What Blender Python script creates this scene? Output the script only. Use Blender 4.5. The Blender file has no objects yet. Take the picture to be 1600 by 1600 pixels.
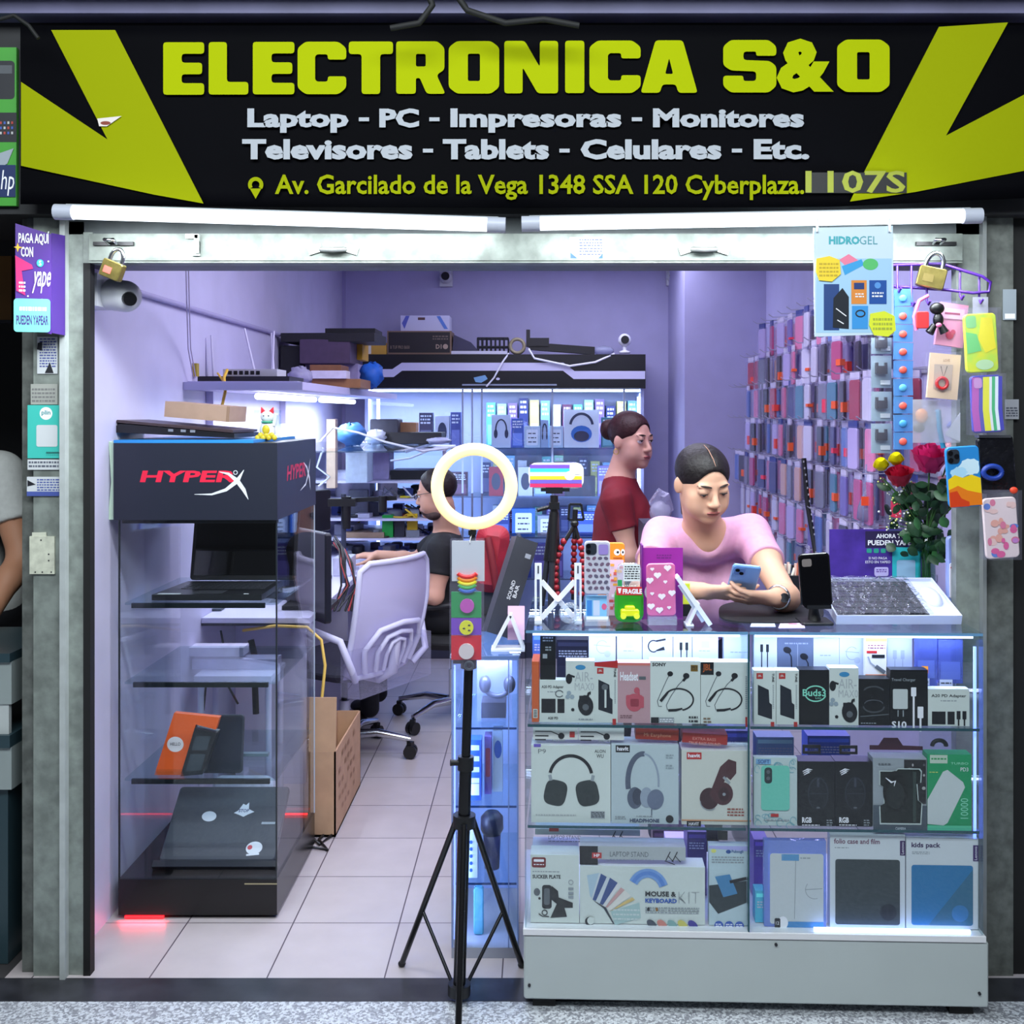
import bpy, math, random
import numpy as np
from mathutils import Vector, Matrix, Euler
R = math.radians
random.seed(7)
S = bpy.context.scene
COL = S.collection
# ---------------------------------------------------------------- camera, world, exposure
F, VX, VY, EYE = 1650.0, 842.0, 645.0, 1.56      # focal length in pixels, vanishing point, eye height
cam_d = bpy.data.cameras.new('camera')
cam_d.sensor_width = 36.0
cam_d.lens = 36.0 * F / 1600.0
cam_d.shift_x = (800 - VX) / 1600.0
cam_d.shift_y = -(800 - VY) / 1600.0
cam_d.clip_start = 0.02
cam = bpy.data.objects.new('camera', cam_d)
COL.objects.link(cam)
cam.location = (0, 0, EYE)
cam.rotation_euler = (R(90), 0, 0)
S.camera = cam
S.view_settings.view_transform = 'Standard'
S.view_settings.look = 'None'
S.view_settings.gamma = 1.0
S.view_settings.use_curve_mapping = False
S.view_settings.exposure = 0.0
w = bpy.data.worlds.new('world')
S.world = w
w.use_nodes = True
bg = w.node_tree.nodes['Background']
bg.inputs[0].default_value = (0.75, 0.83, 1.0, 1)
bg.inputs[1].default_value = 0.10
try:
 S.cycles.transparent_max_bounces = 40
 S.cycles.max_bounces = 10
 S.cycles.caustics_reflective = False
 S.cycles.caustics_refractive = False
except Exception:
 pass


def area(name, loc, target, sx, sy, power, color=(1, 1, 1), spread=180):
 d = bpy.data.lights.new(name, 'AREA')
 d.shape = 'RECTANGLE'
 d.size, d.size_y = sx, sy
 d.energy = power
 d.color = color
 d.spread = R(spread)
 o = bpy.data.objects.new(name, d)
 COL.objects.link(o)
 o.location = loc
 o.rotation_euler = (Vector(target) - Vector(loc)).to_track_quat('-Z', 'Y').to_euler()
 return o


# lamps of the arcade outside the shop and of the shop ceiling
area('arcade_ceiling_lamp', (-0.2, 0.4, 3.3), (0.1, 2.9, 1.2), 3.6, 0.8, 132, (0.88, 0.97, 1.0))
area('shop_ceiling_lamp', (0.1, 3.9, 2.55), (0.1, 4.1, 0), 1.6, 1.3, 44, (0.80, 0.80, 1.0))
area('shop_ceiling_lamp', (0.3, 6.2, 2.55), (0.3, 6.2, 0), 1.2, 0.5, 14, (0.74, 0.76, 1.0))


# ---------------------------------------------------------------- helpers
def P(px, py, Y):
 """the place at depth Y that the photograph shows at a pixel"""
 return Vector(((px - VX) / F * Y, Y, EYE - (py - VY) / F * Y))


def lin(c):
 return tuple((x / 255 / 12.92 if x <= 10.3 else ((x / 255 + .055) / 1.055) ** 2.4) for x in c)


MATS = {}


def mat(c, rough=0.5, metal=0.0, noise=0.0, scale=20.0, bump=0.0, spec=0.5, emit=None, es=0.0, coat=0.0, c2=None, sss=0.0):
 key = (tuple(c), rough, metal, noise, scale, bump, spec, emit, es, coat, c2, sss)
 if key in MATS:
  return MATS[key]
 m = bpy.data.materials.new('surface')
 m.use_nodes = True
 nt = m.node_tree
 b = nt.nodes['Principled BSDF']
 col = (*lin(c), 1)
 b.inputs['Base Color'].default_value = col
 b.inputs['Roughness'].default_value = rough
 b.inputs['Metallic'].default_value = metal
 b.inputs['Specular IOR Level'].default_value = spec
 b.inputs['Coat Weight'].default_value = coat
 if sss:
  b.inputs['Subsurface Weight'].default_value = sss
  b.inputs['Subsurface Radius'].default_value = (0.012, 0.005, 0.003)
 if emit:
  b.inputs['Emission Color'].default_value = (*lin(emit), 1)
  b.inputs['Emission Strength'].default_value = es
 if noise or bump:
  tc = nt.nodes.new('ShaderNodeTexCoord')
  n = nt.nodes.new('ShaderNodeTexNoise')
  n.inputs['Scale'].default_value = scale
  n.inputs['Detail'].default_value = 6
  nt.links.new(tc.outputs['Object'], n.inputs['Vector'])
  if noise:
   rp = nt.nodes.new('ShaderNodeValToRGB')
   d = lin(c2) if c2 else tuple(x * (1 - noise) for x in col[:3])
   rp.color_ramp.elements[0].position = .35
   rp.color_ramp.elements[1].position = .65
   rp.color_ramp.elements[0].color = (*d, 1)
   rp.color_ramp.elements[1].color = tuple(min(1, x * (1 + noise * .4)) for x in col[:3]) + (1,)
   nt.links.new(n.outputs['Fac'], rp.inputs[0])
   nt.links.new(rp.outputs[0], b.inputs['Base Color'])
  if bump:
   bp = nt.nodes.new('ShaderNodeBump')
   bp.inputs['Strength'].default_value = bump
   bp.inputs['Distance'].default_value = 0.01
   nt.links.new(n.outputs['Fac'], bp.inputs['Height'])
   nt.links.new(bp.outputs[0], b.inputs['Normal'])
 MATS[key] = m
 return m


def glassy(tint=(255, 255, 255), refl=1.0, rough=0.0, body=None, bw=0.0, ior=1.45, wrinkle=0.0):
 """clear pane or film: transparent, mirror-like by Fresnel, with an optional share of milky body colour"""
 key = ('glass', tint, refl, rough, body, bw, ior, wrinkle)
 if key in MATS:
  return MATS[key]
 m = bpy.data.materials.new('clear')
 m.use_nodes = True
 nt = m.node_tree
 nt.nodes.remove(nt.nodes['Principled BSDF'])
 out = nt.nodes['Material Output']
 tr = nt.nodes.new('ShaderNodeBsdfTransparent')
 tr.inputs[0].default_value = (*lin(tint), 1)
 gl = nt.nodes.new('ShaderNodeBsdfGlossy')
 gl.inputs['Roughness'].default_value = rough
 fr = nt.nodes.new('ShaderNodeLayerWeight')
 fr.inputs[0].default_value = .5
 pw = nt.nodes.new('ShaderNodeMath')
 pw.operation = 'POWER'
 pw.inputs[1].default_value = 5
 nt.links.new(fr.outputs['Facing'], pw.inputs[0])
 mu = nt.nodes.new('ShaderNodeMath')
 mu.operation = 'MULTIPLY_ADD'
 mu.inputs[1].default_value = .9 * refl
 mu.inputs[2].default_value = ((ior - 1) / (ior + 1)) ** 2 * refl
 nt.links.new(pw.outputs[0], mu.inputs[0])
 mx = nt.nodes.new('ShaderNodeMixShader')
 nt.links.new(mu.outputs[0], mx.inputs[0])
 nt.links.new(gl.outputs[0], mx.inputs[2])
 base = tr
 if body:
  df = nt.nodes.new('ShaderNodeBsdfDiffuse')
  df.inputs[0].default_value = (*lin(body), 1)
  m2 = nt.nodes.new('ShaderNodeMixShader')
  m2.inputs[0].default_value = bw
  nt.links.new(tr.outputs[0], m2.inputs[1])
  nt.links.new(df.outputs[0], m2.inputs[2])
  base = m2
 if wrinkle:
  n = nt.nodes.new('ShaderNodeTexNoise')
  n.inputs['Scale'].default_value = 60
  tc = nt.nodes.new('ShaderNodeTexCoord')
  nt.links.new(tc.outputs['Object'], n.inputs['Vector'])
  bp = nt.nodes.new('ShaderNodeBump')
  bp.inputs['Strength'].default_value = wrinkle
  bp.inputs['Distance'].default_value = .01
  nt.links.new(n.outputs['Fac'], bp.inputs['Height'])
  nt.links.new(bp.outputs[0], gl.inputs['Normal'])
  nt.links.new(bp.outputs[0], fr.inputs['Normal'])
 nt.links.new(base.outputs[0], mx.inputs[1])
 nt.links.new(mx.outputs[0], out.inputs[0])
 MATS[key] = m
 return m


GLASS = glassy((251, 253, 254))
GLASSG = glassy((240, 248, 250), 1.0)
FILM = glassy((250, 250, 255), 1.0, .12, (225, 225, 245), .05, 1.4, .6)
BAG = glassy((250, 250, 255), .7, .15, (225, 220, 250), .06, 1.4, .4)
CLEARP = glassy((240, 245, 250), .9, .03, (235, 240, 250), .22)
WHITE = mat((232, 236, 238), .45)
BLACK = mat((14, 14, 17), .45)
DARK = mat((32, 33, 40), .5)
GREY = mat((120, 122, 130), .5)
CHROME = mat((205, 208, 214), .18, 1.0)
STEEL = mat((150, 152, 158), .35, 1.0)
CARD = mat((176, 138, 98), .8, 0, .12, 30)
RED = mat((196, 40, 44), .5)
ORANGE = mat((226, 100, 34), .5)
GREEN = mat((40, 150, 84), .5)
BLUE = mat((40, 84, 178), .5)
TXT = mat((40, 42, 48), .6)
MID = mat((150, 158, 165), .6)
EDGE = mat((28, 74, 84), .2, 0, spec=.6)
TEXTS = {}
WM = {}


def font_mesh(s, off):
 key = (s, off)
 if key not in TEXTS:
  c = bpy.data.curves.new('t', 'FONT')
  c.body = s
  c.size = 1
  c.resolution_u = 2
  c.offset = off
  o = bpy.data.objects.new('t', c)
  COL.objects.link(o)
  dg = bpy.context.evaluated_depsgraph_get()
  me = bpy.data.meshes.new_from_object(o.evaluated_get(dg))
  v = np.array([tuple(x.co)[:2] for x in me.vertices]) if len(me.vertices) else np.zeros((1, 2))
  f = [tuple(p.vertices) for p in me.polygons]
  bpy.data.objects.remove(o)
  bpy.data.curves.remove(c)
  bpy.data.meshes.remove(me)
  TEXTS[key] = (v, f)
 return TEXTS[key]


class MB:
 """collects shapes; build() links them as ONE mesh object"""

 def __init__(s, m=None):
  s.v, s.f, s.mi, s.sm, s.mats = [], [], [], [], []
  s.m0 = m

 def add(s, vs, fs, m=None, smooth=False, M=None):
  m = m or s.m0 or WHITE
  if m not in s.mats:
   s.mats.append(m)
  k = s.mats.index(m)
  n = len(s.v)
  s.v.extend([tuple(M @ Vector(v)) for v in vs] if M is not None else [tuple(v) for v in vs])
  for f in fs:
   s.f.append(tuple(i + n for i in f))
   s.mi.append(k)
   s.sm.append(smooth)
  return s

 def box(s, a, b, m=None, M=None):
  x0, y0, z0 = (min(p, q) for p, q in zip(a, b))
  x1, y1, z1 = (max(p, q) for p, q in zip(a, b))
  return s.add([(x0, y0, z0), (x1, y0, z0), (x1, y1, z0), (x0, y1, z0), (x0, y0, z1), (x1, y0, z1), (x1, y1, z1), (x0, y1, z1)],
     [(0, 3, 2, 1), (4, 5, 6, 7), (0, 1, 5, 4), (1, 2, 6, 5), (2, 3, 7, 6), (3, 0, 4, 7)], m, False, M)

 def cbox(s, c, size, m=None, rot=(0, 0, 0)):
  h = Vector(size) / 2
  return s.box(-h, h, m, Matrix.Translation(c) @ Euler(rot).to_matrix().to_4x4())

 def rbox(s, c, size, r, m=None, rot=(0, 0, 0), ch=None, n=5, M=None):
  """slab with rounded corners in its xz face and chamfered rims; size (x, y, z), thickness along y"""
  w, d, h = size[0] / 2, size[1] / 2, size[2] / 2
  ch = min(ch if ch is not None else min(r, d) * .35, d * .9)
  base = Matrix.Translation(c) @ Euler(rot).to_matrix().to_4x4()
  if M is not None:
   base = M @ base
  rings = []
  for y, q in ((-d, ch), (-d + ch, 0), (d - ch, 0), (d, ch)):
   ring = []
   rr = max(r - q, 1e-4)
   for cx, cz, a0 in ((w - r, h - r, 0), (-w + r, h - r, 90), (-w + r, -h + r, 180), (w - r, -h + r, 270)):
    for i in range(n + 1):
     a = R(a0 + 90 * i / n)
     ring.append((cx + rr * math.cos(a), y, cz + rr * math.sin(a)))
   rings.append(ring)
  k = len(rings[0])
  vs = [p for q in rings for p in q]
  fs = [tuple(range(k)), tuple(reversed(range(3 * k, 4 * k)))]
  for j in range(3):
   for i in range(k):
    i2 = (i + 1) % k
    fs.append((j * k + i, (j + 1) * k + i, (j + 1) * k + i2, j * k + i2))
  return s.add(vs, fs, m, False, base)

 def prism(s, pts, d0, d1, m=None, axis='y', M=None):
  """polygon in the plane across AXIS, from d0 to d1"""
  def q(p, d):
   return {'y': (p[0], d, p[1]), 'x': (d, p[0], p[1]), 'z': (p[0], p[1], d)}[axis]
  n = len(pts)
  vs = [q(p, d0) for p in pts] + [q(p, d1) for p in pts]
  fs = [tuple(range(n)), tuple(reversed(range(n, 2 * n)))] + [(i, n + i, n + (i + 1) % n, (i + 1) % n) for i in range(n)]
  return s.add(vs, fs, m, False, M)

 def tube(s, pts, r, m=None, n=8, caps=True, smooth=True, M=None):
  pts = [Vector(p) for p in pts]
  rs = r if isinstance(r, (list, tuple)) else [r] * len(pts)
  vs, fs = [], []
  up = None
  for i, p in enumerate(pts):
   t = (pts[min(i + 1, len(pts) - 1)] - pts[max(i - 1, 0)])
   t = t.normalized() if t.length > 1e-9 else Vector((0, 0, 1))
   if up is None:
    a = t.orthogonal().normalized()
   else:
    a = (up - t * up.dot(t))
    a = a.normalized() if a.length > 1e-6 else t.orthogonal().normalized()
   up = a
   b = t.cross(a)
   for k in range(n):
    an = 2 * math.pi * k / n
    vs.append(p + (a * math.cos(an) + b * math.sin(an)) * rs[i])
  for i in range(len(pts) - 1):
   for k in range(n):
    k2 = (k + 1) % n
    fs.append((i * n + k, i * n + k2, (i + 1) * n + k2, (i + 1) * n + k))
  s.add(vs, fs, m, smooth, M)
  if caps:
   L = len(pts)
   s.add(vs[:n], [tuple(reversed(range(n)))], m, False, M)
   s.add(vs[(L - 1) * n:], [tuple(range(n))], m, False, M)
  return s

 def cyl(s, a, b, r, r2=None, m=None, n=16, M=None):
  return s.tube([a, b], [r, r if r2 is None else r2], m, n, True, True, M)

 def lathe(s, prof, c=(0, 0, 0), m=None, n=24, M=None, smooth=True):
  vs, fs = [], []
  for r, z in prof:
   for k in range(n):
    a = 2 * math.pi * k / n
    vs.append((c[0] + r * math.cos(a), c[1] + r * math.sin(a), c[2] + z))
  for i in range(len(prof) - 1):
   for k in range(n):
    k2 = (k + 1) % n
    fs.append((i * n + k, i * n + k2, (i + 1) * n + k2, (i + 1) * n + k))
  L = len(prof)
  fs.append(tuple(reversed(range(n))))
  fs.append(tuple(range((L - 1) * n, L * n)))
  return s.add(vs, fs, m, smooth, M)

 def ell(s, c, r, m=None, n=14, k=10, rot=(0, 0, 0), M=None):
  if not isinstance(r, (tuple, list)):
   r = (r, r, r)
  vs, fs = [], []
  for i in range(k + 1):
   t = math.pi * i / k
   for j in range(n):
    a = 2 * math.pi * j / n
    vs.append((r[0] * math.sin(t) * math.cos(a), r[1] * math.sin(t) * math.sin(a), r[2] * math.cos(t)))
  for i in range(k):
   for j in range(n):
    j2 = (j + 1) % n
    fs.append((i * n + j, (i + 1) * n + j, (i + 1) * n + j2, i * n + j2))
  B = Matrix.Translation(c) @ Euler(rot).to_matrix().to_4x4()
  if M is not None:
   B = M @ B
  return s.add(vs, fs, m, True, B)

 def torus(s, c, RR, r, m=None, n=40, k=12, rot=(0, 0, 0), a0=0, a1=360, sc=(1, 1), M=None):
  """ring in the xz plane"""
  B = Matrix.Translation(c) @ Euler(rot).to_matrix().to_4x4()
  if M is not None:
   B = M @ B
  pts = []
  for i in range(n + 1):
   a = R(a0 + (a1 - a0) * i / n)
   pts.append((RR * sc[0] * math.cos(a), 0, RR * sc[1] * math.sin(a)))
  return s.tube(pts, r, m, k, a1 - a0 < 360, True, B)

 def build(s, name, parent=None, local=False, loc=None):
  me = bpy.data.meshes.new(name)
  M = None
  if parent is not None and not local:
   M = WM[parent.name].inverted()
  elif parent is None and loc is not None and not local:
   M = Matrix.Translation(loc).inverted()
  vs = [tuple(M @ Vector(v)) for v in s.v] if M is not None else s.v
  me.from_pydata(vs, [], s.f)
  for m in s.mats:
   me.materials.append(m)
  me.polygons.foreach_set('material_index', s.mi)
  me.polygons.foreach_set('use_smooth', s.sm)
  me.validate()
  me.update()
  o = bpy.data.objects.new(name, me)
  COL.objects.link(o)
  if loc is not None:
   o.location = loc
  if parent is not None:
   o.parent = parent
   WM[o.name] = WM[parent.name]
  else:
   WM[o.name] = Matrix.Translation(loc) if loc is not None else Matrix.Identity(4)
  return o


def tag(o, label, cat, group=None, kind=None):
 o['label'] = label
 o['category'] = cat
 if group:
  o['group'] = group
 if kind:
  o['kind'] = kind
 return o


def thing(name, label, cat, loc, rz=0.0, group=None, rot=None):
 o = bpy.data.objects.new(name, None)
 COL.objects.link(o)
 o.empty_display_size = .05
 o.location = loc
 o.rotation_euler = rot or (0, 0, rz)
 WM[o.name] = Matrix.Translation(loc) @ Euler(rot or (0, 0, rz)).to_matrix().to_4x4()
 return tag(o, label, cat, group)


def struct(mb, name):
 o = mb.build(name)
 o['kind'] = 'structure'
 return o


def dup(root, loc, rz=None, label=None, group=None):
 r = root.copy()
 COL.objects.link(r)
 r.location = loc
 if rz is not None:
  r.rotation_euler = (0, 0, rz)
 if label:
  r['label'] = label
 if group:
  r['group'] = group
 for ch in list(root.children):
  c = ch.copy()
  COL.objects.link(c)
  c.parent = r
  for g in ch.children:
   d = g.copy()
   COL.objects.link(d)
   d.parent = c
 return r


class Art:
 """print on a flat face: pixels of the photograph mapped onto the face (origin o at pixel x0, yb; axes ux, uz; outward n)"""

 def __init__(s, x0, yb, k, o=(0, 0, 0), ux=(1, 0, 0), uz=(0, 0, 1), n=(0, -1, 0)):
  s.x0, s.yb, s.k = x0, yb, k
  s.o, s.ux, s.uz, s.n = Vector(o), Vector(ux), Vector(uz), Vector(n)
  s.lay = .0004
  s.pic, s.txt = MB(), MB()

 def pt(s, x, y):
  return s.o + s.ux * ((x - s.x0) * s.k) + s.uz * ((s.yb - y) * s.k) + s.n * s.lay

 def poly(s, pts, m, mb=None):
  (mb or s.pic).add([s.pt(*p) for p in pts], [tuple(range(len(pts)))], m)
  s.lay += .00012
  return s

 def rect(s, x0, y0, x1, y1, m, r=0):
  if not r:
   return s.poly([(x0, y1), (x1, y1), (x1, y0), (x0, y0)], m)
  pts = []
  for cx, cy, a0 in ((x1 - r, y0 + r, 0), (x0 + r, y0 + r, 90), (x0 + r, y1 - r, 180), (x1 - r, y1 - r, 270)):
   for i in range(5):
    a = R(a0 + 22.5 * i)
    pts.append((cx + r * math.cos(a), cy - r * math.sin(a)))
  return s.poly(pts, m)

 def ell(s, cx, cy, rx, ry, m, n=20, rot=0):
  c, q = math.cos(R(rot)), math.sin(R(rot))
  pts = []
  for i in range(n):
   a = 2 * math.pi * i / n
   x, y = rx * math.cos(a), -ry * math.sin(a)
   pts.append((cx + x * c - y * q, cy + x * q + y * c))
  return s.poly(pts, m)

 def line(s, pts, w, m):
  L, Rr = [], []
  for i, p in enumerate(pts):
   a, b = pts[max(i - 1, 0)], pts[min(i + 1, len(pts) - 1)]
   dx, dy = b[0] - a[0], b[1] - a[1]
   l = math.hypot(dx, dy) or 1
   ww = w[i] if isinstance(w, (list, tuple)) else w
   L.append((p[0] - dy / l * ww / 2, p[1] + dx / l * ww / 2))
   Rr.append((p[0] + dy / l * ww / 2, p[1] - dx / l * ww / 2))
  vs = [s.pt(*p) for p in L + Rr]
  n = len(pts)
  s.pic.add(vs, [(i, i + 1, n + i + 1, n + i) for i in range(n - 1)], m)
  s.lay += .00012
  return s

 def arc(s, cx, cy, rx, ry, a0, a1, w, m, n=18, rot=0):
  c, q = math.cos(R(rot)), math.sin(R(rot))
  pts = []
  for i in range(n + 1):
   a = R(a0 + (a1 - a0) * i / n)
   x, y = rx * math.cos(a), -ry * math.sin(a)
   pts.append((cx + x * c - y * q, cy + x * q + y * c))
  return s.line(pts, w, m)

 def text(s, t, x0, y0, x1, y1, m=TXT, b=.015, slant=0.0, rot=0):
  """writing stretched to fill the box; rot=90 reads upwards"""
  v, f = font_mesh(t, b)
  lo, hi = v.min(0), v.max(0)
  u = (v - lo) / np.maximum(hi - lo, 1e-6)
  if rot == 90:
   pts = [(x0 + (1 - q[1]) * (x1 - x0), y1 - q[0] * (y1 - y0)) for q in u]
   pts = [(x0 + x1 - p[0], p[1]) for p in pts]
   pts = [(x1 - q[1] * (x1 - x0), y1 - q[0] * (y1 - y0)) for q in u]
  elif rot == -90:
   pts = [(x0 + q[1] * (x1 - x0), y0 + q[0] * (y1 - y0)) for q in u]
  else:
   pts = [(x0 + q[0] * (x1 - x0) + slant * q[1] * (y1 - y0), y1 - q[1] * (y1 - y0)) for q in u]
  s.txt.add([s.pt(*p) for p in pts], f, m)
  s.lay += .00012
  return s

 def small(s, x0, y0, x1, y1, rows, m=MID, seed=1):
  """fine print too small to read: rows of short dashes"""
  rn = random.Random(seed)
  h = (y1 - y0) / rows
  for i in range(rows):
   x = x0
   while x < x1 - 1:
    l = min(rn.uniform(2, 6), x1 - x)
    s.txt.add([s.pt(*p) for p in ((x, y0 + i * h + h * .65), (x + l, y0 + i * h + h * .65), (x + l, y0 + i * h + h * .15), (x, y0 + i * h + h * .15))], [(0, 1, 2, 3)], m)
    x += l + 1.2
  s.lay += .00012
  return s

 def build(s, parent, pic='printed_picture', txt='lettering', local=True):
  if s.pic.f:
   s.pic.build(pic, parent, local)
  if s.txt.f:
   s.txt.build(txt, parent, local)


# ---------------------------------------------------------------- smooth bodies from blended volumes
class Vol:
 def __init__(s, lo, hi, h):
  s.lo, s.h = np.array(lo, np.float32), h
  s.n = np.ceil((np.array(hi) - np.array(lo)) / h).astype(int) + 1
  s.F = np.full(s.n, .5, np.float32)

 def blk(s, lo, hi, pad):
  i0 = np.clip(np.floor((np.array(lo) - pad - s.lo) / s.h).astype(int), 0, s.n - 1)
  i1 = np.clip(np.ceil((np.array(hi) + pad - s.lo) / s.h).astype(int) + 1, 1, s.n)
  i1 = np.maximum(i1, i0 + 1)
  sl = tuple(slice(a, b) for a, b in zip(i0, i1))
  g = [(np.arange(a, b) * s.h + l).astype(np.float32) for a, b, l in zip(i0, i1, s.lo)]
  return sl, g[0][:, None, None], g[1][None, :, None], g[2][None, None, :]

 def mix(s, sl, d, k, sub=False):
  f = s.F[sl]
  if sub:
   d = -d
   hh = np.maximum(k - np.abs(f - d), 0) / k
   s.F[sl] = np.maximum(f, d) + hh * hh * k / 4
  else:
   hh = np.maximum(k - np.abs(f - d), 0) / k
   s.F[sl] = np.minimum(f, d) - hh * hh * k / 4

 def cap(s, a, b, r0, r1=None, k=.02, sub=False):
  r1 = r0 if r1 is None else r1
  a, b = np.array(a, np.float32), np.array(b, np.float32)
  sl, x, y, z = s.blk(np.minimum(a, b), np.maximum(a, b), max(r0, r1) + k + 2 * s.h)
  d = b - a
  t = np.clip(((x - a[0]) * d[0] + (y - a[1]) * d[1] + (z - a[2]) * d[2]) / max(float(d @ d), 1e-9), 0, 1)
  q = np.sqrt((x - a[0] - t * d[0]) ** 2 + (y - a[1] - t * d[1]) ** 2 + (z - a[2] - t * d[2]) ** 2)
  s.mix(sl, q - (r0 + (r1 - r0) * t), k, sub)
  return s

 def chain(s, pts, rs, k=.02):
  for i in range(len(pts) - 1):
   s.cap(pts[i], pts[i + 1], rs[i], rs[i + 1], k)
  return s

 def ell(s, c, r, k=.02, M=None, rot=(0, 0, 0), sub=False):
  """ellipsoid with radii r; M places its frame"""
  B = Matrix.Translation(c) @ Euler(rot).to_matrix().to_4x4()
  if M is not None:
   B = M @ B
  I = np.array(B.inverted(), np.float32)
  c = np.array(B.translation)
  rm = max(r)
  sl, x, y, z = s.blk(c, c, rm + k + 2 * s.h)
  u = (I[0, 0] * x + I[0, 1] * y + I[0, 2] * z + I[0, 3]) / r[0]
  v = (I[1, 0] * x + I[1, 1] * y + I[1, 2] * z + I[1, 3]) / r[1]
  w = (I[2, 0] * x + I[2, 1] * y + I[2, 2] * z + I[2, 3]) / r[2]
  k0 = np.sqrt(u * u + v * v + w * w)
  k1 = np.sqrt((u / r[0]) ** 2 + (v / r[1]) ** 2 + (w / r[2]) ** 2) + 1e-6
  s.mix(sl, k0 * (k0 - 1) / k1, k, sub)
  return s

 def cut(s, p, n, k=.004):
  """keeps what lies behind the plane through p with outward normal n"""
  p, n = np.array(p, np.float32), np.array(n, np.float32)
  n = n / np.linalg.norm(n)
  sl, x, y, z = s.blk(s.lo, s.lo + s.n * s.h, 0)
  d = (x - p[0]) * n[0] + (y - p[1]) * n[1] + (z - p[2]) * n[2]
  s.F = np.maximum(s.F, d)
  return s

 def mesh(s):
  Fd = s.F
  n = s.n
  C = [Fd[a:n[0] - 1 + a, b:n[1] - 1 + b, c:n[2] - 1 + c] for a in (0, 1) for b in (0, 1) for c in (0, 1)]
  cnt = sum((c < 0).astype(np.int8) for c in C)
  act = np.argwhere((cnt > 0) & (cnt < 8))
  idx = np.full(np.array(n) - 1, -1, np.int32)
  idx[tuple(act.T)] = np.arange(len(act))
  offs = np.array([(a, b, c) for a in (0, 1) for b in (0, 1) for c in (0, 1)])
  val = np.stack([c[tuple(act.T)] for c in C], 1)
  acc = np.zeros((len(act), 3))
  num = np.zeros(len(act))
  for i in range(8):
   for j in range(i + 1, 8):
    if np.abs(offs[i] - offs[j]).sum() == 1:
     a, b = val[:, i], val[:, j]
     msk = (a < 0) != (b < 0)
     t = np.where(msk, a / np.where(msk, a - b, 1), 0)
     acc += np.where(msk[:, None], offs[i] + t[:, None] * (offs[j] - offs[i]), 0)
     num += msk
  V = (act + acc / np.maximum(num, 1)[:, None]) * s.h + s.lo
  Q = []
  sg = Fd < 0
  for ax in range(3):
   o1, o2 = [(1, 2), (2, 0), (0, 1)][ax]
   s0 = [slice(1, -1)] * 3
   s0[ax] = slice(0, -1)
   s1 = list(s0)
   s1[ax] = slice(1, None)
   A, B = sg[tuple(s0)], sg[tuple(s1)]
   e = np.argwhere(A != B)
   if not len(e):
    continue
   fl = A[tuple(e.T)]
   g = e + 1
   g[:, ax] -= 1
   def cell(d1, d2):
    q = g.copy()
    q[:, o1] -= d1
    q[:, o2] -= d2
    return idx[tuple(q.T)]
   quad = np.stack([cell(1, 1), cell(0, 1), cell(0, 0), cell(1, 0)], 1)
   quad = np.where(fl[:, None], quad, quad[:, ::-1])
   Q.append(quad)
  Q = np.concatenate(Q)
  return V, Q[(Q >= 0).all(1)]

 def build(s, name, m, parent, smooth=1):
  V, Q = s.mesh()
  if smooth:
   e = np.concatenate([Q[:, [i, (i + 1) % 4]] for i in range(4)])
   for _ in range(smooth):
    acc = np.zeros_like(V)
    c = np.zeros(len(V))
    for a, b in ((0, 1), (1, 0)):
     for d in range(3):
      acc[:, d] += np.bincount(e[:, a], V[e[:, b], d], len(V))
     c += np.bincount(e[:, a], minlength=len(V))
    V = V * .5 + .5 * acc / np.maximum(c, 1)[:, None]
  I = np.array(WM[parent.name].inverted())
  V = V @ I[:3, :3].T + I[:3, 3]
  me = bpy.data.meshes.new(name)
  me.vertices.add(len(V))
  me.vertices.foreach_set('co', V.astype(np.float32).ravel())
  me.loops.add(Q.size)
  me.loops.foreach_set('vertex_index', Q.astype(np.int32).ravel())
  me.polygons.add(len(Q))
  me.polygons.foreach_set('loop_start', np.arange(0, Q.size, 4, dtype=np.int32))
  me.polygons.foreach_set('use_smooth', np.ones(len(Q), bool))
  me.materials.append(m)
  me.update(calc_edges=True)
  me.validate()
  o = bpy.data.objects.new(name, me)
  COL.objects.link(o)
  o.parent = parent
  WM[o.name] = WM[parent.name]
  return o


# ---------------------------------------------------------------- the setting
def tex_floor():
 m = bpy.data.materials.new('floor_tiles')
 m.use_nodes = True
 nt = m.node_tree
 b = nt.nodes['Principled BSDF']
 tc = nt.nodes.new('ShaderNodeTexCoord')
 mp = nt.nodes.new('ShaderNodeMapping')
 mp.inputs['Location'].default_value = (1.0754, -3.2296, 0)
 br = nt.nodes.new('ShaderNodeTexBrick')
 br.offset = 0
 br.inputs['Scale'].default_value = 1
 br.inputs['Brick Width'].default_value = .3245
 br.inputs['Row Height'].default_value = .322
 br.inputs['Mortar Size'].default_value = .0022
 br.inputs['Mortar Smooth'].default_value = .2
 br.inputs['Color1'].default_value = (*lin((196, 186, 188)), 1)
 br.inputs['Color2'].default_value = (*lin((188, 178, 182)), 1)
 br.inputs['Mortar'].default_value = (*lin((88, 78, 88)), 1)
 no = nt.nodes.new('ShaderNodeTexNoise')
 no.inputs['Scale'].default_value = 9
 no.inputs['Detail'].default_value = 8
 mx = nt.nodes.new('ShaderNodeMix')
 mx.data_type = 'RGBA'
 mx.blend_type = 'MULTIPLY'
 mx.inputs['Factor'].default_value = .22
 L = nt.links.new
 L(tc.outputs['Object'], mp.inputs[0])
 L(mp.outputs[0], br.inputs['Vector'])
 L(tc.outputs['Object'], no.inputs['Vector'])
 L(br.outputs['Color'], mx.inputs[6])
 L(no.outputs['Fac'], mx.inputs[7])
 L(mx.outputs[2], b.inputs['Base Color'])
 b.inputs['Roughness'].default_value = .32
 return m


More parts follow.
